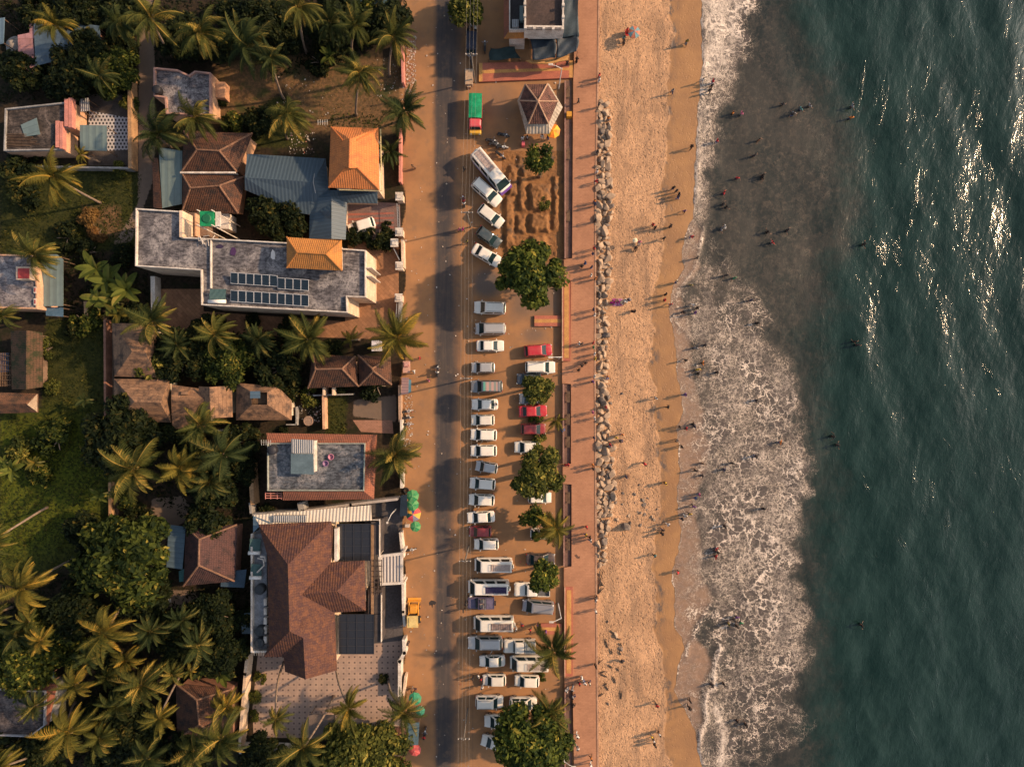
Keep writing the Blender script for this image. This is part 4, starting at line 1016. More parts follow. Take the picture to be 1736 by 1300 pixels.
# white slatted car porch at the gate
t = house("car_porch", "white slatted porch roof over the villa's gate", [(642, 938), (683, 938), (683, 992), (642, 992)], "porch")
mb = MB(); o4 = [W(x, y, 3.2) for x, y in ((641, 941), (683, 936), (683, 990), (645, 992))]; mb.ring(ccw([(p.x, p.y) for p in o4]), inset([(p.x, p.y) for p in o4], .35), 2.9, 3.25); build("frame", mb, WHITEW, t)
roof(t, [(646, 945, 3.1), (679, 941, 3.1), (679, 986, 3.1), (649, 988, 3.1)], [(0, 1, 2, 3)], corr((.4, .36, .33), (.3, .27, .25), .45, .5, .3, .3, 1.0, 0.0), .05, "roof_sheet")
for p in o4:
    mb = MB(); mb.box(p.x - .15, p.x + .15, p.y - .15, p.y + .15, 0, 2.89); build("post", mb, WHITEW, t)

# --- lower left houses
t = house("tiled_house", "dark red tile house with a pale blue sheet awning in the lower left trees", [(315, 893), (402, 889), (395, 975), (310, 993)])
hipbox(t, [(315, 893), (402, 889), (398, 985), (311, 993)], (338, 914), (337, 958), 3.2, 5.0, tile((.105, .05, .042), (.06, .034, .032), .3, .24, (.03, .022, .022), .9), CAP); walls(t, [(315, 893), (402, 889), (398, 985), (311, 993)], 3.1, BRICKW)  # tile colour darkened for the shade of the surrounding trees
roof(t, [(286, 889, 2.4), (315, 893, 2.9), (309, 965, 2.9), (282, 961, 2.4)], [(0, 1, 2, 3)], SKY_SHEET, .05, "awning"); roof(t, [(303, 968, 2.3), (312, 964, 2.6), (312, 985, 2.6), (304, 986, 2.3)], [(0, 1, 2, 3)], surf((.06, .16, .16), (.05, .12, .12)), .04, "tarpaulin")
shed("sheet_metal_shed", "small dark blue sheet shed beside the villa's left wall", [(375, 969), (418, 965), (414, 996), (374, 994)], 2.6, surf((.045, .075, .11), (.035, .06, .085), .6, .5))
shed("sheet_metal_shed", "narrow grey sheet cover in the trees left of the villa courtyard", [(409, 1040), (425, 1038), (427, 1074), (410, 1074)], 2.4, surf((.09, .12, .14), (.06, .09, .1), 1, .5))
t = flat("flat_roofed_house", "mouldy flat roof with a red tile skirt in the bottom left trees", [(-30, 1166), (77, 1171), (75, 1230), (50, 1249), (-30, 1246)], 4.4, GREYW, concrete((.07, .058, .058), (.02, .018, .02), (.15, .125, .115), .5, .35), .3, .16, surf((.3, .3, .32), (.22, .22, .24)))
roof(t, [(28, 1155, 3.6), (97, 1159, 3.6), (78, 1171, 4.2), (30, 1168, 4.2)], [(0, 1, 2, 3)], RED_TILE, .1, "skirt_roof"); roof(t, [(97, 1159, 3.6), (82, 1229, 3.6), (75, 1229, 4.2), (78, 1171, 4.2)], [(0, 1, 2, 3)], RED_TILE, .1, "skirt_roof")
shed("sheet_metal_shed", "teal sheet roof above the mouldy flat roof, bottom left", [(48, 1136), (92, 1138), (90, 1157), (50, 1154)], 2.8, surf((.07, .12, .13), (.05, .09, .1), .8, .5))
t = house("tiled_house", "dark brown tile house under leaning palms, bottom left", [(298, 1158), (390, 1168), (395, 1250), (300, 1252)])
hipbox(t, [(298, 1158), (392, 1168), (395, 1255), (300, 1252)], (334, 1186), (338, 1228), 3.4, 5.2, OLD_TILE, CAP); walls(t, [(298, 1158), (392, 1168), (395, 1255), (300, 1252)], 3.3, BRICKW)
roof(t, [(273, 1256, 2.4), (300, 1240, 2.7), (330, 1250, 2.7), (320, 1262, 2.4)], [(0, 1, 2, 3)], OLD_TILE, .1, "side_roof")
t = house("gate_house", "tiny gatehouse with a brown hip roof beside the bottom roadside palm", [(645, 1230), (690, 1232), (690, 1265), (645, 1265)])
hipbox(t, [(644, 1230), (688, 1232), (689, 1268), (645, 1272)], (661, 1250), (668, 1250), 2.8, 4.0, SHINGLE); walls(t, [(645, 1231), (687, 1233), (687, 1266), (646, 1268)], 2.7, CREAM, .3)
shed("garden_shelter", "flat brown roof slab beside the dotted courtyard", [(524, 1210), (568, 1212), (566, 1250), (524, 1252)], 2.8, surf((.16, .12, .1), (.11, .085, .07), .8), th=.12)
shed("corner_shed", "blue sheet roof corner hidden in the trees at the top, left of the road", [(575, -30), (660, -30), (655, 6), (590, 10)], 3.2, surf((.05, .09, .1), (.035, .06, .07), .6, .5))

# --- restaurant at the top right with its tarpaulins
t = flat("restaurant", "white-edged flat-roofed restaurant with an orange tile skirt at the top", [(863, -60), (890, -60), (890, 47), (890, 51), (863, 51)], 5.2, WHITEW, surf((.05, .045, .045), (.035, .03, .03), .5), .35, .16, WHITEW, "restaurant")
v = [W(x, y, 7) for x, y in ((889, -60), (956, -60), (956, 48), (889, 47))]; p2 = ccw([(p.x, p.y) for p in v])
mb = MB(); mb.prism(p2, 4.3, 6.4); build("upper_floor", mb, WHITEW, t); mb = MB(); mb.prism(inset(p2, 1.3), 0, 4.29); build("ground_floor", mb, surf((.1, .085, .075), (.06, .05, .045)), t); mb = MB(); mb.prism(inset(p2, .02), 6.4, 6.6); build("roof", mb, surf((.075, .05, .042), (.05, .036, .032), .5), t)
mb = MB(); mb.ring(p2, inset(p2, .22), 6.55, 7.15); build("parapet", mb, WHITEW, t)
for x, y in ((891, 46), (906, 47), (922, 47), (938, 48), (954, 48), (890, 26), (955, 28), (955, 8), (890, 6)): px_box("parapet_post", t, x - 2.2, y - 2.2, x + 2.2, y + 2.2, 6.5, 7.5, WHITEW)
roof(t, [(854, -60, 3.9), (863, -60, 4.7), (863, 52, 4.7), (854, 66, 3.9)], [(0, 1, 2, 3)], RED_TILE, .1, "skirt_roof"); roof(t, [(854, 66, 3.9), (895, 65, 3.9), (895, 53, 4.7), (863, 52, 4.7)], [(0, 1, 2, 3)], AMBER_TILE, .1, "skirt_roof")
px_box("roof_box", t, 868, 33, 879, 46, 4.9, 5.5, GREY_SHEET, True); px_box("roof_box", t, 881, 10, 887, 35, 4.9, 5.6, TEAL_SHEET, True)
px_box("canopy_beam", t, 895, 60, 941, 64, 3.6, 4.0, WHITEW); px_box("canopy_slab", t, 895, 49, 956, 54, 4.2, 4.5, GREYW)
def sagged(name, label, poly, z, mat, sag=.25, n=10, cat="tarpaulin"):
    """fabric sheet pinned at four corners, sagging and creased"""
    a, b, c, d = [Vector((p[0], p[1])) for p in poly]; mb = MB(); idx = {}
    for i in range(n + 1):
        for j in range(n + 1):
            u_, v_ = i / n, j / n; p = (a * (1 - u_) + b * u_) * (1 - v_) + (d * (1 - u_) + c * u_) * v_
            zz = z - sag * 4 * u_ * (1 - u_) * 1 + .12 * math.sin(9 * u_ + 3 * v_) * math.sin(7 * v_ + 2 * u_) + .1 * (1 - v_)
            q = W(p.x + 1.5 * math.sin(5 * v_ + a.x) * (i in (0, n)), p.y + 1.5 * math.sin(6 * u_) * (j in (0, n)), zz); idx[i, j] = len(mb.v); mb.v.append(tuple(q))
    N = len(mb.v); mb.v += [(x, y, zz - .03) for x, y, zz in mb.v]
    for i in range(n):
        for j in range(n):
            f = [idx[i, j], idx[i, j + 1], idx[i + 1, j + 1], idx[i + 1, j]]; mb.f += [f, [N + k for k in f[::-1]]]
    for k in range(n):
        for e0, e1 in (((k, 0), (k + 1, 0)), ((k + 1, n), (k, n)), ((0, k + 1), (0, k)), ((n, k), (n, k + 1))): mb.f.append([idx[e0], idx[e1], N + idx[e1], N + idx[e0]])
    t = thing(name, label, cat, G(sum(p[0] for p in poly) / 4, sum(p[1] for p in poly) / 4))
    build("sheet", mb, mat, t, True)
    for x, y in poly:
        p = W(x, y, z - .3); m2 = MB(); m2.tube([(p.x, p.y, 0), (p.x, p.y, z - .15)], .04, 5); build("post", m2, WOOD, t)
    return t
sagged("tarpaulin", "grey-green awning along the sea side of the restaurant", [(957, -50), (982, -50), (981, 62), (945, 62)], 3.7, GREY_TARP)
sagged("tarpaulin", "dark navy tarpaulin at the corner nearest the promenade, below the restaurant", [(942, 62), (981, 62), (979, 88), (944, 98)], 3.4, NAVY_TARP)
sagged("tarpaulin", "dark navy tarpaulin in front of the restaurant, left of the corner one", [(898, 64), (942, 66), (943, 99), (904, 101)], 3.4, NAVY_TARP)
sagged("tarpaulin", "crumpled dark green net heaped beside the red ramp", [(832, 82), (872, 80), (882, 100), (828, 102)], 1.3, surf((.025, .045, .045), (.015, .03, .03), 1.0, .7), .1)
mb = MB(); pts = [(891, 103), (905, 101), (922, 103), (936, 101), (948, 97), (958, 92), (964, 96), (962, 102), (948, 104), (936, 108), (918, 108), (900, 107)]
mb.prism([W(x, y, 2.6) for x, y in pts], 2.35, 2.6); tag(build_at("awning", mb, surf((.55, .3, .1), (.42, .22, .08), 1.0, .7)), "ochre cloth strip hanging along the front of the navy tarpaulins", "awning")

# --- hexagonal kiosk
HX = [(891, 143.5), (928, 142.5), (946, 172), (930, 210), (896, 210), (881, 171)]; AX = (912, 172)
t = house("kiosk", "hexagonal kiosk with a rusty brown tile roof and white awnings beside the promenade", HX, "kiosk")
roof(t, [(*p, 3.6) for p in HX] + [(*AX, 5.6)], [(i, (i + 1) % 6, 6) for i in range(6)], tile((.17, .078, .056), (.085, .045, .038), .28, .24, (.03, .02, .018), .9), .12)
ridge_caps(t, [((*p, 3.6), (*AX, 5.6)) for p in HX], surf((.42, .26, .17), (.3, .18, .12)), .11)
ctr = W(912, 176, 0); mb = MB(); mb.prism(inset([W(x, y, 3.5) for x, y in HX], .5), 0, 3.5); build("wall", mb, surf((.3, .24, .3), (.22, .18, .22)), t)
OX = [(890, 142), (930, 141), (954, 182), (931, 227), (892, 227), (877, 171)]
for i in range(6):
    j = (i + 1) % 6
    if i == 0: continue
    roof(t, [(*HX[i], 3.35), (*HX[j], 3.35), (*OX[j], 2.5), (*OX[i], 2.5)], [(0, 1, 2, 3)], corr((.4, .34, .27), (.22, .18, .14), .45, .6, 1.0, .3, .5), .05, "awning")
# ---------------------------------------------------------------- vegetation
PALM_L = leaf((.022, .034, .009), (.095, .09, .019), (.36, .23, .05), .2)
PALM_D = leaf((.012, .022, .008), (.045, .054, .014), (.2, .15, .035), .15)  # darker leaf copy: shade is put into the colour of shaded crowns
PALM_Y = leaf((.035, .045, .010), (.17, .13, .022), (.46, .26, .04), .25)  # yellow fronds, plus warm sunlight put into the colour of lit crowns
BARK = surf((.26, .19, .14), (.17, .125, .095), 2.5)
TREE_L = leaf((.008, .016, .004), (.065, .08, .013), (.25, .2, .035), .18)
TREE_D = leaf((.004, .0085, .003), (.019, .025, .006), (.075, .06, .013), .1)  # darkest leaf copy, deep garden shade put into its colour
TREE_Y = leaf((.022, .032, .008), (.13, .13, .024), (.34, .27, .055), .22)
BANANA_L = leaf((.035, .05, .010), (.115, .13, .024), (.26, .21, .05), .22)

class FA:
    """fast builder of many small leaf faces"""
    def __init__(s): s.v = []; s.f = []; s.t = []
    def quad(s, a, b, c, d, t):
        o = len(s.v); s.v += [a, b, c, d]; s.f.append((o, o + 1, o + 2, o + 3)); s.t.append(t)
    def tri(s, a, b, c, t):
        o = len(s.v); s.v += [a, b, c]; s.f.append((o, o + 1, o + 2)); s.t.append(t)
    def mesh(s, name, mat):
        me = bpy.data.meshes.new(name); me.from_pydata([tuple(p) for p in s.v], [], s.f); set_tint(me, s.t); me.materials.append(mat); return me

def palm_crown(seed, nf=24, L=3.6, droop=1.0, fan=False):
    r = random.Random(seed); fa = FA(); UP = Vector((0, 0, 1))
    wind = r.uniform(0, 6.28)
    for k in range(nf):
        az = k * 2.39996 + r.uniform(-.5, .5); q = k / nf
        if r.random() < .1: continue                        # q 0 young upright .. 1 old drooping
        el = math.radians(74 - 98 * q + r.uniform(-9, 9)); ln = L * (.66 + .38 * math.sin(math.pi * min(1, .22 + q * .75))) * r.uniform(.72, 1.14)
        d = Vector((math.cos(az) * math.cos(el), math.sin(az) * math.cos(el), math.sin(el)))
        old = q > .86; base_t = r.uniform(.25, .7) if not old else r.uniform(.8, 1.0)
        if r.random() < .18: base_t = r.uniform(.75, .95)
        p = Vector((0, 0, .1)) + d * .12; n = 15; pts = [p.copy()]; bend = droop * r.uniform(.09, .22) * (1.15 if q > .3 else .8); curl = r.uniform(-.05, .05)
        side0 = d.cross(UP)
        if side0.length < .05: side0 = Vector((math.cos(az + 1.57), math.sin(az + 1.57), 0))
        side0.normalize(); tw = r.uniform(-.12, .12)
        for i in range(n):
            d = (d + Vector((math.cos(wind) * .03, math.sin(wind) * .03, -bend * (.3 + 1.25 * i / n))) + side0 * (tw * .12 + curl)).normalized()
            p = p + d * ln / n; pts.append(p.copy())
        # rachis: a thin three-sided rib
        for i in range(n):
            a, b = pts[i], pts[i + 1]; t = i / n; w = .055 * (1 - t) + .012
            s = (b - a).cross(UP); s = s.normalized() if s.length > 1e-4 else side0
            fa.quad(a - s * w, b - s * w * .85, b + s * w * .85, a + s * w, min(1, base_t + .3))
        m = 52
        for j in range(m):
            t = .1 + .9 * (j + .5) / m; x = t * n; i = min(n - 1, int(x)); a = pts[i].lerp(pts[i + 1], x - i)
            fw = (pts[i + 1] - pts[i]).normalized(); s = fw.cross(UP); s = s.normalized() if s.length > 1e-3 else side0
            up = s.cross(fw).normalized()
            ll = .86 * (math.sin(math.pi * (t * .8 + .17)) ** .7) * (1 - .3 * t) * ln / 3.6
            for sg in (-1, 1):
                l = ll * r.uniform(.8, 1.12); sweep = .55 + .55 * t
                dv = (s * sg * math.cos(sweep) + fw * math.sin(sweep) + up * r.uniform(-.1, .15) - UP * (.28 + (.5 if old else .38) * r.random())).normalized()
                wd = fw * .029
                mid = a + dv * l * .55; tip = a + dv * l - UP * l * .35
                tt = max(0, min(1, base_t + r.uniform(-.2, .2)))
                fa.quad(a - wd, mid - wd * .9, mid + wd * .9, a + wd, tt); fa.tri(mid - wd * .9, tip, mid + wd * .9, tt)
    return fa

def coconuts(seed):
    r = random.Random(seed); mb = MB()
    for k in range(9):
        a = r.uniform(0, 6.28); c = (math.cos(a) * .3, math.sin(a) * .3, -.12 + r.uniform(-.15, .1))
        mb.lathe(c, [(.01, -.14), (.1, -.1), (.13, 0), (.09, .1), (.01, .13)], 7)
    return mesh_of(mb, "coconuts", surf((.2, .14, .04), (.12, .1, .03), 3), True)

CROWNS = [palm_crown(10 + i, (26, 30, 24, 32, 27, 29)[i], 3.75, (1.0, 1.25, .85, 1.1, 1.4, .95)[i]).mesh("crown", PALM_L) for i in range(6)]
YOUNG = [palm_crown(40 + i, 13, 3.6, .8).mesh("crown", PALM_L) for i in range(2)]
NUTS = coconuts(5)
NP = [0]
def palm(cx, cy, r, base, label, h=9.0, var=None, mat=None, group=None, bend=.5, nuts=True, young=False):
    """coconut palm: crown centre (cx, cy) and crown radius r in photo pixels, foot of the trunk at base"""
    NP[0] += 1; k = NP[0]; rr = random.Random(k * 13)
    top = W(cx, cy, h); b = G(*base)
    if young: b = Vector((top.x + .3, top.y + .2, 0))
    t = thing("coconut_palm", label, "palm tree", b, group or "coconut palms")
    mid = b.lerp(top, .5); dv = top - b; sag = Vector((-dv.y, dv.x, 0)) * rr.uniform(-.08, .08) + Vector((0, 0, .0))
    pts = [];
    for i in range(13):
        u = i / 12; p = b.lerp(top, u); p = p + sag * math.sin(math.pi * u)
        hz = u ** (1 + bend * .6); p.x = b.x + dv.x * hz + sag.x * math.sin(math.pi * u); p.y = b.y + dv.y * hz + sag.y * math.sin(math.pi * u); pts.append(p)
    pts[-1] = top.copy()
    mb = MB(); mb.tube(pts, [.24 if i == 0 else .17 - .05 * i / 12 for i in range(13)], 8)
    build("trunk", mb, BARK, t, True)
    me = (YOUNG if young else CROWNS)[(k if var is None else var) % (2 if young else 6)]
    c = link(me, "crown", t, top - b); s = r * MPP * (CAM_H - h) / CAM_H / 3.05
    c.scale = (s, s, s * rr.uniform(.85, 1.05)); c.rotation_euler = (rr.uniform(-.12, .12), rr.uniform(-.12, .12), rr.uniform(0, 6.28))
    if mat: c.material_slots[0].link = 'OBJECT'; c.material_slots[0].material = mat
    if nuts and not young:
        n = link(NUTS, "coconut_cluster", t, top - b); n.rotation_euler = (0, 0, rr.uniform(0, 6)); n.scale = (s * .9,) * 3
    return t

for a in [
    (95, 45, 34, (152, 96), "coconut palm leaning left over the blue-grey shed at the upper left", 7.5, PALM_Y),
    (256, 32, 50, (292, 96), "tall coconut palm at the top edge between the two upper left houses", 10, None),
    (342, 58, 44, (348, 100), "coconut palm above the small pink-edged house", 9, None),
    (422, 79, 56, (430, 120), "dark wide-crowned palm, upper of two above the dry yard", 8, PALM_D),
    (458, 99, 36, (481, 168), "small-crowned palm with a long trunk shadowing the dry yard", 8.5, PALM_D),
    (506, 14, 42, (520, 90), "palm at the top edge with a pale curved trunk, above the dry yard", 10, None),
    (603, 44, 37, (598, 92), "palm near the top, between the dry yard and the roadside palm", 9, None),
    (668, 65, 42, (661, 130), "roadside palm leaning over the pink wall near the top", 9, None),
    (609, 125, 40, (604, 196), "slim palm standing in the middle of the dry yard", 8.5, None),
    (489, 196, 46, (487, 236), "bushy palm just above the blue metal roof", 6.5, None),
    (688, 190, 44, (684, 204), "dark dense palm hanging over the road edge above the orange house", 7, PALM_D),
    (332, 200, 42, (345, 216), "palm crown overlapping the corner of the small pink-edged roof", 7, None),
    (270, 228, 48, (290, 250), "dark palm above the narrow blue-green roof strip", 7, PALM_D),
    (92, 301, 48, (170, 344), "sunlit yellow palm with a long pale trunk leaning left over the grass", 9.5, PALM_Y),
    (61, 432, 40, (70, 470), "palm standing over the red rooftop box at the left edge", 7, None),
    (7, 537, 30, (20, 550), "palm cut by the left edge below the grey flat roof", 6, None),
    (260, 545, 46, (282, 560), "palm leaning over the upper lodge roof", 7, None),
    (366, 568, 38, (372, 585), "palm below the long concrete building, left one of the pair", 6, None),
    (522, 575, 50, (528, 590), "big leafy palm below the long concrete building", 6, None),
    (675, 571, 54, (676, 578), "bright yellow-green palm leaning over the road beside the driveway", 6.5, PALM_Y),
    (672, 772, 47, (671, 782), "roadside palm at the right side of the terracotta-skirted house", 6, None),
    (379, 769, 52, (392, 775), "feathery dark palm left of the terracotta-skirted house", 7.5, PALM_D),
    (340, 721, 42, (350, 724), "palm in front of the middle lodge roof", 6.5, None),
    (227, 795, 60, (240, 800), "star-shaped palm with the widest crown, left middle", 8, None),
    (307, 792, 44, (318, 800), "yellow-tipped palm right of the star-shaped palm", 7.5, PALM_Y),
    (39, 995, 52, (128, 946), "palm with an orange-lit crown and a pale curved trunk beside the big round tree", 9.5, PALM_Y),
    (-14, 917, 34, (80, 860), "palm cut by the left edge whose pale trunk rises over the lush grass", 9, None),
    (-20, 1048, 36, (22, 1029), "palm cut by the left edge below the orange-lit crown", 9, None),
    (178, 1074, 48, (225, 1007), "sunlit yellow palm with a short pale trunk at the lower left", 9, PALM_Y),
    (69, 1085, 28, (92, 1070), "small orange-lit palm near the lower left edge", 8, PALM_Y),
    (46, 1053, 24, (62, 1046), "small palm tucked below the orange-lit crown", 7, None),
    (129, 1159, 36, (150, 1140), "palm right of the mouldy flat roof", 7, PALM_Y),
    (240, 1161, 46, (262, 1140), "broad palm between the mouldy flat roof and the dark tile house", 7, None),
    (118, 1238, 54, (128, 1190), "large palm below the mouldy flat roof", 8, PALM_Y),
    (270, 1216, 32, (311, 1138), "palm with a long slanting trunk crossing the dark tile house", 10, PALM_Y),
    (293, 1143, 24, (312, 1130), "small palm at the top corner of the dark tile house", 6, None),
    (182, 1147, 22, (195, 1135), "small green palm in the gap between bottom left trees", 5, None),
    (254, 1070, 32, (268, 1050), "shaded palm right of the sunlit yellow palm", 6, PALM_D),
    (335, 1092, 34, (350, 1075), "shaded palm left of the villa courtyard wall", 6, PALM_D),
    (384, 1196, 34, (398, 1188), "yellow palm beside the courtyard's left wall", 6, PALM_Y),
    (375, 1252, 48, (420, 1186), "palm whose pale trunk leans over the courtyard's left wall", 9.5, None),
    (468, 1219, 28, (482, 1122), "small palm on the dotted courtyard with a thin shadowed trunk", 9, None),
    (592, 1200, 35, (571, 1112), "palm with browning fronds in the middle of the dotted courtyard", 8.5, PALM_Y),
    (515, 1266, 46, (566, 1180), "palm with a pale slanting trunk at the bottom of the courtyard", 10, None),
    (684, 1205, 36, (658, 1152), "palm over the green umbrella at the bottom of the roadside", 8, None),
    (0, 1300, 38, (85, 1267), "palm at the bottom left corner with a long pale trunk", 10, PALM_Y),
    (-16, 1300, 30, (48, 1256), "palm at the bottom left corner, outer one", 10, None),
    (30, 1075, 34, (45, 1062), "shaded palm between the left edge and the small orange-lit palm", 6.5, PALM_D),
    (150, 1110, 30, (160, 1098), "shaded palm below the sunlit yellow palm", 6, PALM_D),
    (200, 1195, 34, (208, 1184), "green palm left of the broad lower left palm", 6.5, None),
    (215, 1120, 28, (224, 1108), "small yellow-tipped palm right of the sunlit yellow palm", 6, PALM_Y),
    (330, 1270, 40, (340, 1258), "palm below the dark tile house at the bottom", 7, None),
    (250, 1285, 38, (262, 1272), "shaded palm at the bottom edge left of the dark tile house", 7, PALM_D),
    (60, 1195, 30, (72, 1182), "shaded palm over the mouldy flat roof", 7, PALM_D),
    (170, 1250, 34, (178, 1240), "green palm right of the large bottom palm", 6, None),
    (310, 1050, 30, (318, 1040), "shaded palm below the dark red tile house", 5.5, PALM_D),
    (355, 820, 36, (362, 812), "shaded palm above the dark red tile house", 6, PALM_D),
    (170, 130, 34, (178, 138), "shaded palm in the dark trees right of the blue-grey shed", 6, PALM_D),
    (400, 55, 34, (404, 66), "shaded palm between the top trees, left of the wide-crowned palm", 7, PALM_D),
    (560, 40, 36, (560, 52), "shaded palm at the top between two pale-trunked palms", 7, PALM_D),
    (205, 40, 34, (212, 50), "shaded palm left of the tall top palm", 7, PALM_D),
    (300, 585, 30, (304, 594), "shaded palm among trees under the long building's left end", 5.5, PALM_D),
    (440, 575, 30, (444, 584), "shaded palm in the middle of the gardens under the long building", 5.5, PALM_D),
    (942, 896, 37, (928, 900), "palm beside a round bush in the right parking row", 6.5, PALM_Y),
    (938, 1100, 46, (928, 1102), "palm over the white van in the right parking row", 6, None),
    (931, 1206, 42, (918, 1190), "palm at the bottom of the right parking row", 6, None),
]:
    palm(a[0], a[1], a[2], a[3], a[4], a[5], None, a[6])
palm(943, 712, 21, (940, 712), "small young palm beside the promenade wall in the parking ground", 3.2, young=True, mat=PALM_Y)
palm(660, 259, 29, (656, 259), "dense young palm at the right side of the orange roof", 3.5, mat=PALM_D, nuts=False)
palm(596, 576, 23, (592, 576), "small yellow young palm below the diamond-paved driveway", 3.5, young=True, mat=PALM_Y)
palm(138, 263, 20, (136, 262), "small young palm below the pale canopy by the checkered yard", 3.5, young=True, mat=PALM_Y)
palm(150, 768, 20, (148, 770), "small young palm left of the star-shaped palm", 3, young=True, mat=PALM_Y)
palm(323, 1136, 20, (320, 1136), "tiny yellow palm above the dark tile house", 5, young=True, mat=PALM_Y)

# ---- broadleaf crowns: leaf sprays over a heap of lobes
def leafcloud(seed, R, lobes, n, size, flat=.8, lobe_r=.42):
    r = random.Random(seed); fa = FA(); L = []
    for k in range(lobes):
        a = r.uniform(0, 6.283); q = math.sqrt(r.random()) * .86; z = (1 - q * q) * .75 * r.uniform(.55, 1.0)
        L.append((Vector((math.cos(a) * q * R * r.uniform(.8, 1.04), math.sin(a) * q * R * r.uniform(.8, 1.04), z * R * flat)), R * lobe_r * r.uniform(.5, 1.35), r.uniform(-.25, .25)))
    for i in range(n):
        c, lr, lt = L[r.randrange(lobes)]
        d = Vector((r.gauss(0, 1), r.gauss(0, 1), r.gauss(.35, .9)))
        if d.length < 1e-3: continue
        d.normalize(); p = c + d * lr * r.uniform(.45, 1.25)
        nn = (d * .8 + Vector((r.gauss(0, .5), r.gauss(0, .5), .55 + r.gauss(0, .4)))).normalized()
        u = nn.cross(Vector((r.gauss(0, 1), r.gauss(0, 1), r.gauss(0, 1)))).normalized(); w = nn.cross(u); s = size * r.uniform(.6, 1.35)
        t = max(0, min(1, .45 + lt + r.gauss(0, .27)))
        tip = p + u * s * .5 - nn * s * .08; bs = p - u * s * .5; fa.quad(bs, p + w * s * .24, tip, p - w * s * .24, t)
    return fa
CL = {'L': [leafcloud(100 + i, 4.3, 38, 13000, .6, .75, .25).mesh("crown", TREE_L) for i in range(3)],
      'M': [leafcloud(200 + i, 2.8, 22, 5600, .52, .8, .28).mesh("crown", TREE_L) for i in range(4)],
      'S': [leafcloud(300 + i, 1.6, 12, 2000, .4, .85, .34).mesh("crown", TREE_L) for i in range(4)]}
CR = {'L': 4.3 * .92, 'M': 2.8 * .94, 'S': 1.6 * .97}
TREE_P = leaf((.012, .024, .006), (.095, .115, .017), (.34, .27, .045), .2)
def trunk_mesh(seed, h, R):
    r = random.Random(seed); mb = MB(); mb.tube([(0, 0, 0), (.08, .05, h * .5), (.05, .1, h)], [R * .085 + .06, R * .06 + .05, R * .045 + .04], 8)
    for k in range(6):
        a = k * 1.05 + r.uniform(-.3, .3); q = R * .62; e = Vector((math.cos(a) * q, math.sin(a) * q, h + R * r.uniform(.1, .4)))
        s = Vector((.05, .08, h * r.uniform(.7, .97))); m = s.lerp(e, .5) + Vector((0, 0, R * .08)); mb.tube([s, m, e], [R * .035 + .03, R * .024 + .02, .02], 6)
    return mesh_of(mb, "trunk", BARK, True)
TR = {k: [trunk_mesh(7 + i, h, R) for i in range(2)] for k, h, R in (('L', 3.0, 4.3), ('M', 1.7, 2.8), ('S', .5, 1.6))}
TH = {'L': 2.6, 'M': 1.5, 'S': .35}
NT_ = [0]
def tree(cx, cy, r, label, mat=None, name="tree", cat="tree", zoff=0.0, group=None, kind=None, lift=0.0):
    NT_[0] += 1; k = NT_[0]; rr = random.Random(k * 31)
    rm = r * MPP * (CAM_H - lift - 2.5) / CAM_H; kind = kind or ('L' if rm > 3.3 else 'M' if rm > 2.0 else 'S')
    s = rm / CR[kind]; zc = (TH[kind] + CR[kind] * .45) * s + lift; b = W(cx, cy, zc); b.z = zoff
    t = thing(name, label, cat, b, group)
    tr = link(TR[kind][k % 2] if not lift else trunk_mesh(k, TH[kind] + .35 + lift / s, CR[kind]), "trunk", t); tr.scale = (s, s, s); tr.rotation_euler = (0, 0, rr.uniform(0, 6))
    c = link(CL[kind][k % len(CL[kind])], "crown", t, (0, 0, TH[kind] * s + lift)); c.rotation_euler = (0, 0, rr.uniform(0, 6.28)); c.scale = (s * rr.uniform(.93, 1.07), s * rr.uniform(.93, 1.07), s)
    if mat: c.material_slots[0].link = 'OBJECT'; c.material_slots[0].material = mat
    return t
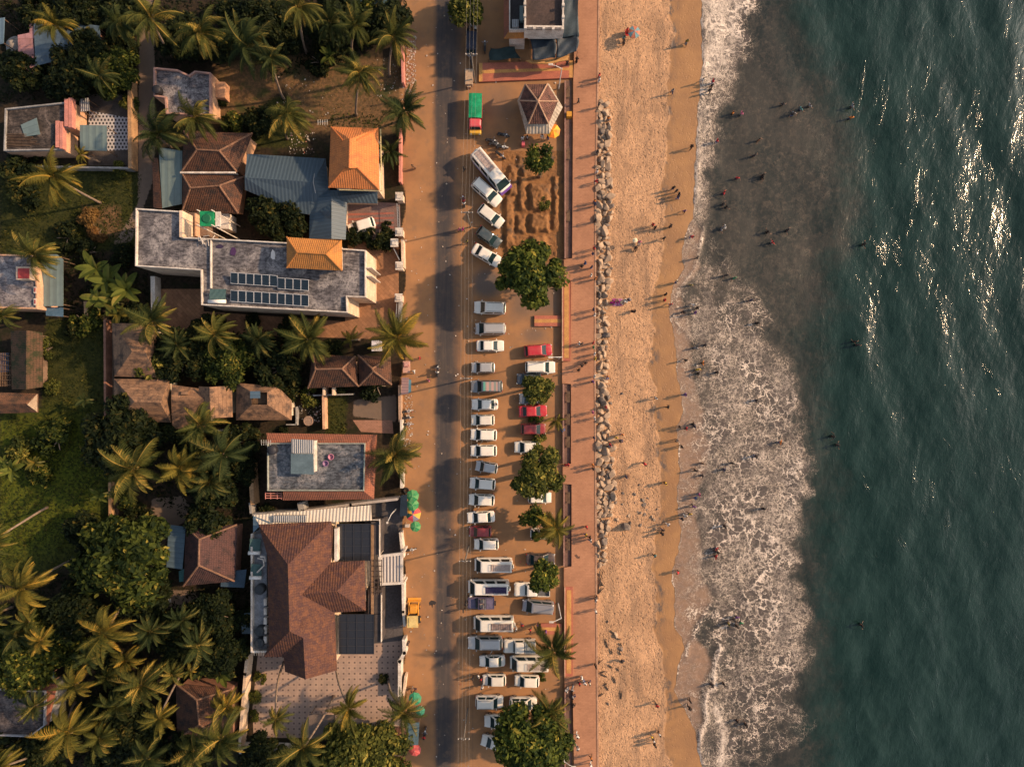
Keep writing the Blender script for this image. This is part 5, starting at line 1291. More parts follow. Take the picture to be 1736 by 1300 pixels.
for a in [
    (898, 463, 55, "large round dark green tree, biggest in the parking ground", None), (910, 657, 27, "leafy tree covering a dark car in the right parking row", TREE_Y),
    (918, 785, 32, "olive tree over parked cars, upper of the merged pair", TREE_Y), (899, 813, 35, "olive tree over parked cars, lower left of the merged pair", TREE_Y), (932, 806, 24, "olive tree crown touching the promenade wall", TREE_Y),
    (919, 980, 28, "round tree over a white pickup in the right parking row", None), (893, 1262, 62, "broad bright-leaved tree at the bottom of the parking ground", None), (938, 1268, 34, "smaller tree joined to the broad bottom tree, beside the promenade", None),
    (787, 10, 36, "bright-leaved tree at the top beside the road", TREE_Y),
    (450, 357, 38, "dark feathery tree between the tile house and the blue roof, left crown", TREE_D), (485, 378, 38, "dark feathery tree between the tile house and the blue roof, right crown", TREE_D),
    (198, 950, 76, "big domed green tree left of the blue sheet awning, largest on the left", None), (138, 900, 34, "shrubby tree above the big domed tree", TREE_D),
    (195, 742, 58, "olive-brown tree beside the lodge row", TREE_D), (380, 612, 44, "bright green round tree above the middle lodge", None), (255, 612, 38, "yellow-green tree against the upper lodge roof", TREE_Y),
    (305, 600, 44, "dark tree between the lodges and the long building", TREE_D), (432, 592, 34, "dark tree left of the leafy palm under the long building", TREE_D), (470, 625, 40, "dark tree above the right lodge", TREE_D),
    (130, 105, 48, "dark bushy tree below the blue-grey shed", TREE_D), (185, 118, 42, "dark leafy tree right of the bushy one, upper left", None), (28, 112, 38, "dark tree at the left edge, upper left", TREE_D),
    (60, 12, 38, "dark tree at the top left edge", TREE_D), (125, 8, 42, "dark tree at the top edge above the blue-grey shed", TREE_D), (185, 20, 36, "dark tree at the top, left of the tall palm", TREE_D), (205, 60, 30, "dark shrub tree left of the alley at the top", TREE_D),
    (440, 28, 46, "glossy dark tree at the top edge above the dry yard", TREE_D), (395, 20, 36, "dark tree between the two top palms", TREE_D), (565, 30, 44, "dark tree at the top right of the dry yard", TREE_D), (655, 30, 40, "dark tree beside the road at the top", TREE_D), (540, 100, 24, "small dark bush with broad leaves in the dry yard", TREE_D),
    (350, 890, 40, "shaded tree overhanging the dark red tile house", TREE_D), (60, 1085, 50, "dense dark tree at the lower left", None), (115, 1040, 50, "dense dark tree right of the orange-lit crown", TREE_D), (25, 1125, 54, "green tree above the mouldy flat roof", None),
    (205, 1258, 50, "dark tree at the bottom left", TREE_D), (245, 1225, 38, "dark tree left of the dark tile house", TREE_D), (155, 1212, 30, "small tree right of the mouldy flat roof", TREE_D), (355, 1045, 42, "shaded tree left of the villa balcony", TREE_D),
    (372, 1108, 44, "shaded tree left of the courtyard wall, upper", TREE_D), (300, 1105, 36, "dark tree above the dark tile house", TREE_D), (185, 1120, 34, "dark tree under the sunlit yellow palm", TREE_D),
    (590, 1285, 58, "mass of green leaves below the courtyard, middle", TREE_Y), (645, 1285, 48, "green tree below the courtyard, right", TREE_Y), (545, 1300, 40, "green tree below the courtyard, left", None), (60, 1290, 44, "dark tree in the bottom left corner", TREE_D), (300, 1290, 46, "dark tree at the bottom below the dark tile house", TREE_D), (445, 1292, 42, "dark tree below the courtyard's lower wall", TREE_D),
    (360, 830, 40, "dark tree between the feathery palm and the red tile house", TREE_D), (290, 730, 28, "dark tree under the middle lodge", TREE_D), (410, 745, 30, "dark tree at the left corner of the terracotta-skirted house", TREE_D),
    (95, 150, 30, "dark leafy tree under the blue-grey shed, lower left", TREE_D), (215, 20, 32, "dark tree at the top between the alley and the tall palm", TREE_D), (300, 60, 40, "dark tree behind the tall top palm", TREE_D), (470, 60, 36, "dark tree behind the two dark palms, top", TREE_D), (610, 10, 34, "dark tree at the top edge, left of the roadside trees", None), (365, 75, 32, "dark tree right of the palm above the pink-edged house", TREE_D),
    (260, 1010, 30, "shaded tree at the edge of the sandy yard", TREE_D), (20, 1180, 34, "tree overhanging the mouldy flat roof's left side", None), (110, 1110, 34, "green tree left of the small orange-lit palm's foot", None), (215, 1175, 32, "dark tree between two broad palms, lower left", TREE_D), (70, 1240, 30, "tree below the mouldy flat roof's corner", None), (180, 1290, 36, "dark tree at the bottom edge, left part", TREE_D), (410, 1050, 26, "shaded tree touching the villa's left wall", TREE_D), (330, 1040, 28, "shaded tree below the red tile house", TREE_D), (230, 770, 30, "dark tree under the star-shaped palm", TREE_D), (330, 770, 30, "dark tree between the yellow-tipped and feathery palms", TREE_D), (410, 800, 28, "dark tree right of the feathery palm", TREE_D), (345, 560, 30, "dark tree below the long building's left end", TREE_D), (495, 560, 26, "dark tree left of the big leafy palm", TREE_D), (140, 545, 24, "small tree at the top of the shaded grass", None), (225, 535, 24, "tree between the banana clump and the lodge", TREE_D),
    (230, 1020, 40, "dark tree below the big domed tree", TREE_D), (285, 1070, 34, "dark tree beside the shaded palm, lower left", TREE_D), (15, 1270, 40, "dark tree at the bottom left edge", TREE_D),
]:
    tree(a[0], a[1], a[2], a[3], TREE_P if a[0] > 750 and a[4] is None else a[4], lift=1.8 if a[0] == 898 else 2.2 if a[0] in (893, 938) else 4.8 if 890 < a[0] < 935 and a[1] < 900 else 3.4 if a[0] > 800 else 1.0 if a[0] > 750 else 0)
for a in [
    (918, 271, 26, "lone small tree on the dug-up earth below the kiosk", None), (908, 712, 12, "small bush between two red cars", None), (912, 743, 13, "small bush below the dark red car", TREE_Y), (910, 888, 26, "round bush beside the parking palm", None),
    (924, 345, 11, "tiny yellow-green bush on the earth mounds", TREE_Y), (921, 1147, 8, "tiny bush at the tail of a white car", TREE_Y),
    (398, 205, 23, "bright round bush left of the bushy palm", None), (370, 168, 12, "bush beside the orange porch", TREE_D), (440, 208, 28, "dark low bush above the brown tile house", TREE_D), (205, 285, 14, "small yellow bush on the wall below the checkered yard", TREE_Y), (215, 175, 16, "yellow bush at the top of the checkered yard", TREE_Y),
    (640, 403, 24, "dark bush beside the white car in the porch yard", TREE_D), (600, 398, 16, "dark bush under the white car's bonnet in the porch yard", TREE_D), (637, 655, 26, "dark bush at the foot of the tile cottage", TREE_D), (492, 662, 24, "bush at the right end of the lodge row", TREE_D),
    (524, 672, 16, "olive bush above the round well", TREE_Y), (578, 655, 16, "bush under the tile cottage porch", TREE_D), (90, 745, 34, "lush bush on the grass below the ruined house", None), (30, 770, 26, "yellow-green bush on the grass, left edge", TREE_Y), (60, 800, 22, "low green bush on the lush grass", None),
    (85, 655, 14, "yellow-green weeds at the ruined house wall", TREE_Y), (76, 590, 18, "yellow-green bush behind the ruined house", TREE_Y), (20, 290, 30, "dark bush below the left boundary wall", TREE_D), (60, 260, 14, "small bush below the flat house at the left edge", TREE_D), (230, 880, 24, "bush beside the sandy yard", TREE_D),
    (205, 848, 20, "low bush by the narrow wall in the lush grass", None), (430, 590, 12, "pale shrub under the long building", TREE_D), (440, 1150, 10, "trimmed shrub in the courtyard's left bed, upper", TREE_Y), (433, 1180, 12, "trimmed shrub in the courtyard's left bed, middle", TREE_Y), (428, 1215, 10, "trimmed shrub in the courtyard's left bed, lower", TREE_Y),
    (648, 1150, 10, "small shrub beside the courtyard's blue-grey ramp", TREE_D), (480, 735, 10, "small shrub behind the terracotta skirt roof", TREE_D), (625, 1250, 16, "shrub at the courtyard's lower right corner", TREE_D), (165, 395, 14, "orange-brown shrub at the path end", leaf((.08, .04, .015), (.2, .1, .03), None, .1)), (150, 372, 20, "dry orange-brown bush on the grass by the path", leaf((.08, .045, .015), (.22, .12, .035), None, .1)),
    (655, 385, 10, "small bush at the porch yard gate", TREE_D), (450, 868, 14, "dark shrub behind the white sheet roof", TREE_D), (620, 640, 12, "small bush under the tile cottage's right roof", TREE_D), (35, 330, 26, "low bush on the shaded grass by the left edge", TREE_D), (110, 400, 22, "low green bush below the orange-brown shrub", TREE_D), (205, 430, 20, "dark hedge below the path", TREE_D), (150, 425, 20, "dark hedge left of the long building", TREE_D),
    (125, 560, 16, "low bush at the top of the shaded grass", TREE_D), (790, 8, 14, "dark bush under the top roadside tree", TREE_D), (430, 545, 14, "shrub along the long building's lower paving", TREE_D), (330, 570, 20, "dark shrub under the long building's left end", TREE_D), (560, 590, 20, "dark shrub between the two palms below the driveway", TREE_D),
]:
    tree(a[0], a[1], a[2], a[3], TREE_P if a[0] > 800 and a[4] is None else a[4], "bush" if a[0] != 918 else "tree", "bush" if a[0] != 918 else "tree", kind='S', lift=6.0 if a[0] == 918 else 2.2 if a[0] in (906, 910) else 0)

# ---- banana plants and broad-leaved herbs
def banana_crown(seed, n=9, L=1.9):
    r = random.Random(seed); fa = FA(); UP = Vector((0, 0, 1))
    for k in range(n):
        az = k * 2.4 + r.uniform(-.3, .3); el = math.radians(r.uniform(20, 65)); d = Vector((math.cos(az) * math.cos(el), math.sin(az) * math.cos(el), math.sin(el)))
        p = Vector((0, 0, 0)); m = 7; ln = L * r.uniform(.7, 1.15); pts = [p.copy()]; tt = r.uniform(.2, .95)
        for i in range(m): d = (d - UP * .13).normalized(); p = p + d * ln / m; pts.append(p.copy())
        for i in range(m):
            a, b = pts[i], pts[i + 1]; s = (b - a).cross(UP).normalized(); up = s.cross((b - a).normalized())
            wa, wb = [.34 * ln / 1.9 * math.sin(math.pi * min(1, .12 + .88 * q)) ** .6 if q < 1 else .02 for q in (i / m, (i + 1) / m)]
            for sg in (-1, 1): fa.quad(a, b, b + s * sg * wb + up * wb * .25, a + s * sg * wa + up * wa * .25, max(0, min(1, tt + (.12 if sg > 0 else -.1))))
    return fa
BAN = [banana_crown(60 + i, 8 + i).mesh("leaves", BANANA_L) for i in range(4)]
NB = [0]
def banana(cx, cy, r, label, h=2.6, mat=None):
    NB[0] += 1; rr = random.Random(NB[0] * 7); top = W(cx, cy, h); t = thing("banana_plant", label, "banana plant", (top.x, top.y, 0), "banana plants")
    mb = MB(); mb.tube([(top.x, top.y, 0), (top.x + .05, top.y, h * .6), (top.x, top.y, h)], [.16, .13, .07], 8); build("stem", mb, surf((.12, .14, .05), (.1, .09, .04), 3), t, True)
    c = link(BAN[NB[0] % 4], "leaves", t, (0, 0, h)); s = r * MPP / 2.0; c.scale = (s, s, s); c.rotation_euler = (0, 0, rr.uniform(0, 6.3))
    if mat: c.material_slots[0].link = 'OBJECT'; c.material_slots[0].material = mat
for k, (x, y, r, lab) in enumerate([
    (163, 455, 34, "banana plant in the clump left of the long building, topmost"), (182, 478, 36, "banana plant in the middle of the clump left of the long building"), (215, 492, 34, "banana plant at the right of the clump left of the long building"),
    (168, 505, 30, "banana plant at the lower left of the clump left of the long building"), (192, 512, 30, "banana plant low in the clump left of the long building"), (203, 532, 26, "yellowing banana plant at the foot of the clump, above the lodge wall"),
    (22, 795, 24, "banana plant on the lush grass near the left edge"), (8, 785, 22, "banana plant cut by the left edge on the lush grass"), (58, 785, 18, "yellow-green banana plant on the lush grass"), (143, 678, 16, "small banana plant on the shaded grass"),
    (375, 1130, 34, "big-leaved banana plant left of the courtyard wall"), (345, 1130, 28, "banana plant in the shade left of the courtyard"), (560, 95, 22, "banana plant under the trees of the dry yard"), (108, 1112, 22, "banana plant beside the small orange-lit palm"), (170, 838, 18, "banana plant by the narrow wall in the lush grass")]):
    banana(x, y, r, lab, mat=PALM_Y if "yellow" in lab else (PALM_D if "shade" in lab else None))  # shade by colour: plants labelled as shaded take the darker palm leaf

# ---- ground cover: weeds and grass, nobody could count them
def inside(x, y, poly):
    c = False; n = len(poly)
    for i in range(n):
        ax, ay = poly[i]; bx, by = poly[(i + 1) % n]
        if (ay > y) != (by > y) and x < (bx - ax) * (y - ay) / (by - ay) + ax: c = not c
    return c
def cover(name, label_kind, polys, dens, size, hmax, mat, seed, holes=()):
    r = random.Random(seed); fa = FA()
    for poly in polys:
        xs = [p[0] for p in poly]; ys = [p[1] for p in poly]; area = (max(xs) - min(xs)) * (max(ys) - min(ys)) * MPP * MPP
        for _ in range(int(area * dens)):
            x = r.uniform(min(xs), max(xs)); y = r.uniform(min(ys), max(ys))
            nz = math.sin(x * .09 + 1.3 * math.sin(y * .05)) * math.sin(y * .08 + math.sin(x * .06)) + .5 * math.sin(x * .31 + y * .17)
            if r.random() > .55 + .4 * nz or not inside(x, y, poly): continue
            if any(inside(x, y, h) for h in holes): continue
            p = G(x, y, 0); h = hmax * r.uniform(.2, 1) * (.7 + .3 * nz); a = r.uniform(0, 6.28); s = size * r.uniform(.5, 1.4)
            d = Vector((math.cos(a), math.sin(a), 0)); w = Vector((-d.y, d.x, 0)) * s * .2; tip = p + d * s * r.uniform(.3, 1.0) + Vector((0, 0, h))
            fa.quad(p - w * .6, p + w * .6, p.lerp(tip, .6) + w + Vector((0, 0, h * .25)), tip, max(0, min(1, .45 + .25 * nz + r.gauss(0, .2))))
    o = link(fa.mesh(name, mat), name); tag(o, label_kind, name.replace('_', ' '), kind="stuff"); return o
HOLES = [[(0, 555), (75, 555), (72, 705), (0, 705)], [(280, 885), (405, 885), (400, 995), (280, 995)], [(230, 350), (420, 350), (420, 470), (230, 460)], [(0, 1155), (97, 1155), (80, 1250), (0, 1250)], [(295, 1160), (395, 1165), (395, 1255), (300, 1255)]]
cover("grass", "green grass and weeds growing between the houses on the left", [[(0, 285), (240, 290), (225, 430), (0, 440)], [(78, 540), (186, 540), (186, 700), (66, 705)], [(0, 690), (150, 690), (205, 800), (190, 910), (90, 970), (0, 985)], [(552, 668), (592, 668), (588, 735), (552, 735)], [(560, 195), (690, 195), (690, 215), (560, 215)]],
      26, .4, .3, leaf((.012, .02, .005), (.05, .054, .010), (.12, .10, .02), .12), 21, HOLES)
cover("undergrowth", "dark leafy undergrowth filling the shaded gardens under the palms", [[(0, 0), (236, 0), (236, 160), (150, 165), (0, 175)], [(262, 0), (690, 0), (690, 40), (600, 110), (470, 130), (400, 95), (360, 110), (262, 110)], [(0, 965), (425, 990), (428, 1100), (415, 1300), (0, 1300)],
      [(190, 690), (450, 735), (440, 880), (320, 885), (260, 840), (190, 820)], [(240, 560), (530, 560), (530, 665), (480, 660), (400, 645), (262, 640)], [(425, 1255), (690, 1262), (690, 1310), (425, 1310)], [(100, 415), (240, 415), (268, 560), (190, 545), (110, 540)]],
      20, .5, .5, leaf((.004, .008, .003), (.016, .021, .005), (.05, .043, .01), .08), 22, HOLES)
cover("dry_weeds", "dry brown weeds scattered over the bare yard near the top", [[(362, 100), (690, 95), (690, 225), (365, 220)]], 7, .3, .18, leaf((.06, .05, .015), (.15, .1, .035), (.25, .17, .07), .1), 23)
# ---------------------------------------------------------------- promenade strip, ramps, walls, roadside
BRICK = surf((.40, .13, .08), (.31, .105, .07), 1.0); OCHRE = surf((.52, .27, .085), (.40, .2, .07), 1.2); TERRA = surf((.40, .17, .085), (.3, .13, .07), 1.0)
def slab(name, poly, z0, z1, mat, kind="structure"):
    mb = MB(); mb.prism([W(x, y, z1) for x, y in poly], z0, z1); return tag(build(name, mb, mat), kind=kind)
slab("ramp", [(814, 107), (971, 103), (971, 132), (812, 139)], -.2, .34, BRICK)
for p in ([(818, 119), (965, 115), (965, 119.5), (818, 125)], [(812, 107), (818, 107), (818, 138), (812, 139)], [(965, 103), (971, 103), (971, 132), (965, 132)]): slab("ramp_stripe", p, .344, .35, OCHRE)
for y0, y1, x0 in ((535, 553, 906), (1057, 1075, 917)):
    slab("ramp", [(x0, y0), (952, y0), (952, y1), (x0, y1)], -.2, .32, BRICK); slab("ramp_stripe", [(x0, y0 + 6), (952, y0 + 6), (952, y1 - 6), (x0, y1 - 6)], .324, .33, OCHRE)
TR_ = [(137, 438, 957, "beside the earth mounds"), (651, 786, 954, "beside the red cars"), (821, 960, 955, "beside the parking palm"), (1170, 1340, 957, "beside the bottom tree")]
for y0, y1, x, lab in TR_:
    slab("planting_strip", [(x + 2, y0), (969, y0), (970, y1), (x + 2, y1)], -.1, .05, surf((.17, .1, .08), (.12, .075, .06), .7))
    mb = MB(); mb.prism([W(a, b, .62) for a, b in ((x, y0), (x + 2.6, y0), (x + 2.6, y1), (x, y1))], -.1, .62)
    tag(build_at("low_wall", mb, surf((.30, .17, .13), (.2, .11, .09), 1)), f"long low brown wall of the recessed strip {lab}", "wall")
    for k in range(3):
        yy = y0 + 12 + k * (y1 - y0 - 40) / 2.5
        t = thing("bench", f"dark slatted bench in the recessed strip {lab}, {ords[k]} from the top", "bench", G(963, yy + 10))
        mb = MB();
        for q in range(3): a = G(961 + q * 2, yy); mb.box(a.x - .06, a.x + .06, a.y - 1.6, a.y, .42, .47)
        build("seat", mb, WOOD, t)
        for e in (.15, 1.4): a = G(963, yy); mb = MB(); mb.box(a.x - .22, a.x + .22, a.y - e - .1, a.y - e, .05, .415); build("leg", mb, GREYW, t)
for y0, y1, lab in ((475, 612, "below the large round tree"), (995, 1146, "beside the white vans")):
    x = 953 if y0 < 600 else 957
    t = thing("planter_wall", f"raised terracotta seat wall with an ochre strip {lab}", "wall", G(960, (y0 + y1) / 2))
    px_box("base", t, x, y0, x + 14, y1, -.1, .55, BRICK); px_box("seat", t, x + 3.5, y0 + 5, x + 11.5, y1 - 5, .55, .58, OCHRE)
    px_box("coping", t, x - .3, y0 - .2, x + 1.6, y1 + .2, .45, .68, surf((.5, .3, .2), (.38, .22, .15), 1))
# dug-up earth with mounds
xs = np.array(span(851, 955, 2.0)); ys = np.array(span(256, 446, 2.0)); X, Y = np.meshgrid(xs, ys); Zm = np.zeros(X.shape)
nz = waves2(X, Y, 30, 6, 40, seed=21)
for x0, y0, x1, y1, h in ((899, 313, 931, 355, .75), (900, 364, 929, 392, .8), (880, 300, 891, 356, .55), (876, 366, 891, 394, .5), (901, 401, 928, 420, .6), (856, 335, 870, 420, .5), (862, 282, 876, 330, .45), (878, 262, 935, 286, .35), (938, 300, 946, 390, .4), (884, 286, 905, 302, .6), (860, 420, 890, 440, .4)):
    dd = np.maximum(np.abs(X - (x0 + x1) / 2 - nz * 1.3) - (x1 - x0) / 2, np.abs(Y - (y0 + y1) / 2 - nz * 1.3) - (y1 - y0) / 2); Zm = np.maximum(Zm, h * np.clip(.5 - dd / 5, 0, 1))
Zm += .06 * nz * (Zm > .1) + .07 * waves2(X, Y, 40, 4.2, 14, seed=22) + .10 * np.clip(waves2(X, Y, 40, 4.5, 9, seed=23) - .9, 0, 2)
edge = np.minimum.reduce([X - 851, 955 - X, Y - 256, 446 - Y]) / 8
Zm = .012 + np.clip(Zm, 0, 2) * np.clip(edge, 0, 1)
g = NG("loose_earth"); p = g.pos(); n1 = g.noise(p, .8, 6, .65); n2 = g.noise(p, 6, 5, .7)
c = g.mix(g.ramp(n1, .35, .65), (.34, .165, .065), (.24, .12, .055)); c = g.mix(g.ramp(n2, .5, .75), c, (.13, .08, .045)); c = g.mix(g.ramp(g.noise(p, .45, 5, .6), .55, .68), c, (.12, .085, .06))
grid_mesh("earth_mounds", X, Y, Zm, {}, g.out(c, .95, g.bump(g.math('ADD', n2, g.noise(p, 16, 3, .7)), 1.0, .16), .15))

# boundary walls
def wall(name, label, pts, h, w, mat, cat="wall", cope=None):
    """wall along photo ground points"""
    mb = MB(); P = [G(*p) for p in pts]
    for a, b in zip(P[:-1], P[1:]):
        e = (b - a).normalized(); n = Vector((-e.y, e.x, 0)) * w / 2; e = e * (w / 2 - .004)
        mb.prism([a - e + n, a - e - n, b + e - n, b + e + n], 0, h)
    t = build_at(name, mb, mat); tag(t, label, cat)
    return t
TAN = surf((.42, .25, .13), (.28, .17, .09), .7)
for a in [("pink boundary wall beside the roadside litter near the top", [(684, 78), (686, 147)], 1.6, .3, PINK), ("pinkish boundary wall right of the orange house", [(681, 226), (681, 312)], 1.5, .3, PINK),
          ("cream boundary wall at the diamond-paved driveway", [(685, 412), (686, 455)], 1.6, .35, CREAM), ("short grey wall at the lower end of the diamond-paved driveway", [(681, 512), (679, 545)], 1.3, .4, GREYW),
          ("pale boundary wall left of the roadside stall", [(680, 655), (681, 712)], 1.5, .35, surf((.42, .27, .18), (.3, .2, .14), 1)), ("white boundary wall above the terracotta-skirted house's palm", [(683, 712), (684, 745)], 1.6, .3, WHITEW),
          ("white boundary wall piece below the terracotta-skirted house's palm", [(684, 796), (684, 822)], 1.6, .4, WHITEW), ("white boundary wall above the slatted porch", [(682, 900), (686, 938)], 1.7, .35, WHITEW),
          ("white boundary wall below the slatted porch", [(686, 975), (687, 1030), (689, 1052)], 1.7, .35, WHITEW), ("white boundary wall with a bend beside the courtyard ramp", [(688, 1078), (689, 1098), (681, 1112), (681, 1168)], 1.8, .45, WHITEW),
          ("white wall of the villa courtyard's left side", [(428, 1104), (425, 1132), (415, 1258)], 2.0, .4, CREAM), ("white wall along the villa courtyard's bottom left", [(418, 1262), (494, 1264)], 1.5, .9, WHITEW),
          ("pale sloping wall between the terracotta-skirted house and the villa", [(519, 862), (600, 851), (676, 842)], 2.0, .35, surf((.45, .39, .35), (.34, .3, .27), 1)), ("short pale wall turning off beside the villa's white sheet roof", [(517, 852), (519, 862)], 2.0, .8, GREYW),
          ("grey wall behind the villa's white sheet roof", [(432, 850), (434, 868), (516, 862)], 1.8, .3, GREYW), ("tan wall left of the terracotta-skirted house", [(433, 786), (437, 848)], 2.0, .55, TAN),
          ("tan boundary wall along the alley near the checkered yard", [(230, 140), (231, 288)], 1.6, .5, TAN), ("grey boundary wall below the checkered yard", [(0, 286), (120, 288), (229, 290)], 1.3, .25, GREYW),
          ("brick garden wall left of the lodges", [(188, 545), (189, 720)], 1.5, .3, BRICKW), ("cream garden wall right of the round well", [(553, 670), (554, 724)], 1.5, .35, PEACH), ("pale fence wall under the tile cottage porch", [(536, 670), (600, 668)], 1.2, .2, GREYW),
          ("brown wall stub at the lower left of the banana clump", [(157, 516), (158, 536)], 1.6, .5, TAN), ("white wall left of the long building's paved yard", [(269, 475), (270, 528)], 1.6, .6, WHITEW), ("grey wall at the foot of the lodge row", [(290, 732), (400, 728)], 1.2, .25, GREYW),
          ("yellowish wall strip beside the white courtyard wall end", [(690, 1140), (687, 1168)], 1.6, .3, CREAM), ("thin wall around the round well yard", [(490, 719), (506, 719), (506, 690)], 1.0, .18, GREYW),
          ("narrow brown wall in the lush grass", [(193, 818), (194, 890)], 1.0, .4, TAN)]:
    wall("boundary_wall", *a)
for x, y, lab in ((681, 340, "upper gate pillar of the porch yard"), (681, 399, "lower gate pillar of the porch yard"), (681, 455, "gate pillar at the cream driveway wall"), (680, 508, "gate pillar above the short grey wall"), (673, 417, "square peach gate pillar by the driveway")):
    a = G(x, y); t = thing("gate_pillar", "cream " + lab, "pillar", a); mb = MB(); mb.box(a.x - .4, a.x + .4, a.y - .45, a.y + .45, 0, 2.0); build("shaft", mb, CREAM if x > 675 else PEACH, t); mb = MB(); mb.box(a.x - .52, a.x + .52, a.y - .57, a.y + .57, 2.0, 2.15); mb.obox((a.x, a.y, 2.22), .6, .6, .14); build("cap", mb, WHITEW, t)
for (a, b, lab) in (((670, 424), (680, 444), "open metal driveway gate leaf beside the cream wall"), ((676, 350), (678, 392), "closed metal gate of the porch yard"), ((676, 515), (674, 548), "dark gate leaf below the driveway")):
    t = thing("gate", lab, "gate", G((a[0] + b[0]) / 2, (a[1] + b[1]) / 2)); A, B = G(*a, .1), G(*b, .1); up = Vector((0, 0, 1.5)); mb = MB(); mb.tube([A, A + up, B + up, B, A], .05, 6); build("frame", mb, STEEL, t); mb = MB()
    for k in range(1, 9): p = A.lerp(B, k / 9); mb.tube([p, p + up], .02, 5)
    build("bars", mb, STEEL, t)
t = thing("well", "round pale well ring in the shady garden below the lodges", "well", G(525, 713)); p = G(525, 713)
build("ring", MB().lathe(p, [(.66, 0), (.68, .7), (.56, .72), (.54, .6)], 20), surf((.4, .27, .2), (.3, .2, .15)), t); build("lid", MB().lathe(p, [(.01, .66), (.55, .66), (.55, .6)], 20), surf((.36, .25, .19), (.26, .18, .14)), t)
t = thing("cabinet", "white box cabinet at the lower end of the diamond-paved driveway", "cabinet", G(637, 585)); px_box("body", t, 631, 578, 644, 594, 0, 1.6, plain((.5, .48, .55), .4)); px_box("lid", t, 630, 577, 645, 595, 1.6, 1.68, plain((.6, .58, .62), .4))
t = thing("concrete_slab", "tan concrete block standing at the road edge by the power pole", "block", G(795, 131)); px_box("base", t, 788, 117, 802, 144, 0, .15, GREYW); px_box("block", t, 789, 118, 801, 143, .15, 1.1, surf((.45, .31, .2), (.34, .24, .16), 1)); px_box("cap_stone", t, 792, 142, 798, 148, 0, .7, surf((.5, .36, .24), (.4, .28, .2)))

# ---------------------------------------------------------------- poles, lamps, wires
POLED = surf((.2, .17, .14), (.14, .12, .1), 3)
def pole(x, y, label, h=8.5, arm=1.6):
    b = G(x, y); t = thing("utility_pole", label, "power pole", b); build("post", MB().tube([b, b + Vector((0, 0, h))], [.11, .08], 8), POLED, t)
    build("crossarm", MB().box(b.x - arm / 2, b.x + arm / 2, b.y - .06, b.y + .06, h - .5, h - .38), POLED, t)
    for k in range(4): build("insulator", MB().lathe((b.x - arm / 2 + .1 + k * (arm - .2) / 3, b.y, h - .38), [(.01, .2), (.06, .18), (.07, .05), (.05, 0)], 8), WHITEW, t)
PP = [(808, -110), (805, 140), (798, 385), (797, 642), (795, 925), (793, 1200), (792, 1440)]
for (x, y), lab in zip(PP[1:-1], ("by the tan concrete block near the green truck", "across the road from the driveway", "beside the motorcycle on the road", "beside the white minibus row", "near the bottom, left of the white cars")): pole(x, y, "slim grey power pole " + lab)
for k in range(4):
    mb = MB()
    for (x0, y0), (x1, y1) in zip(PP[:-1], PP[1:]):
        a, b = G(x0, y0, 8.3), G(x1, y1, 8.3); a.x += -.7 + k * 1.4 / 3; b.x += -.7 + k * 1.4 / 3
        mb.tube([a.lerp(b, q / 8) - Vector((0, 0, .5 * 4 * q / 8 * (1 - q / 8))) for q in range(9)], .009, 4)
    tag(build_at("power_line", mb, plain((.2, .18, .16), .6)), f"overhead wire strung along the parking side of the road, {ords[k]} from the left", "wire", "overhead wires along the road")
def lamp(bx, by, dx, dy, label, h=6.2):
    b = G(bx, by); t = thing("street_lamp", label, "street lamp", b); top = b + Vector((0, 0, h)); e = top + Vector((dx, dy, .35))
    build("pole", MB().tube([b, top], [.09, .06], 8), POLE, t); build("arm", MB().tube([top - Vector((0, 0, .1)), top.lerp(e, .6) + Vector((0, 0, .08)), e], .04, 6), POLE, t); build("lamp_head", MB().obox(e + Vector((dx, dy, 0)).normalized() * .2, .6 if abs(dx) > abs(dy) else .25, .25, .12), WHITEW, t)
lamp(947, 151, -1.3, .3, "street lamp beside the kiosk whose arm reaches over the red ramp"); lamp(947, 608, -1.3, -.05, "street lamp by the top red car"); lamp(946, 1022, -1.1, -.3, "street lamp beside the tilted grey van"); lamp(951, 1249, 1.0, -.4, "street lamp by the bottom tree whose arm points to the sea")
lamp(672, 862, -.4, -.9, "short lamp post at the villa's driveway corner", 4.0)
# television aerials on the roofs
def aerial(x, y, z, label):
    b = W(x, y, z); t = thing("roof_aerial", label, "aerial", b); build("mast", MB().tube([b, b + Vector((0, 0, 1.8))], .03, 5), STEEL, t); mb = MB()
    mb.tube([b + Vector((-.7, 0, 1.7)), b + Vector((.7, .1, 1.7))], .02, 4)
    for k in range(5): mb.tube([b + Vector((-.6 + k * .3, -.35, 1.72)), b + Vector((-.6 + k * .3, .35, 1.72))], .015, 4)
    build("antenna", mb, STEEL, t)
aerial(459, 748, 5.6, "television aerial at the corner of the terracotta-skirted house"); aerial(447, 1098, 4.2, "television aerial at the lower end of the villa balcony"); aerial(553, 216, 5, "aerial at the upper left corner of the orange house")

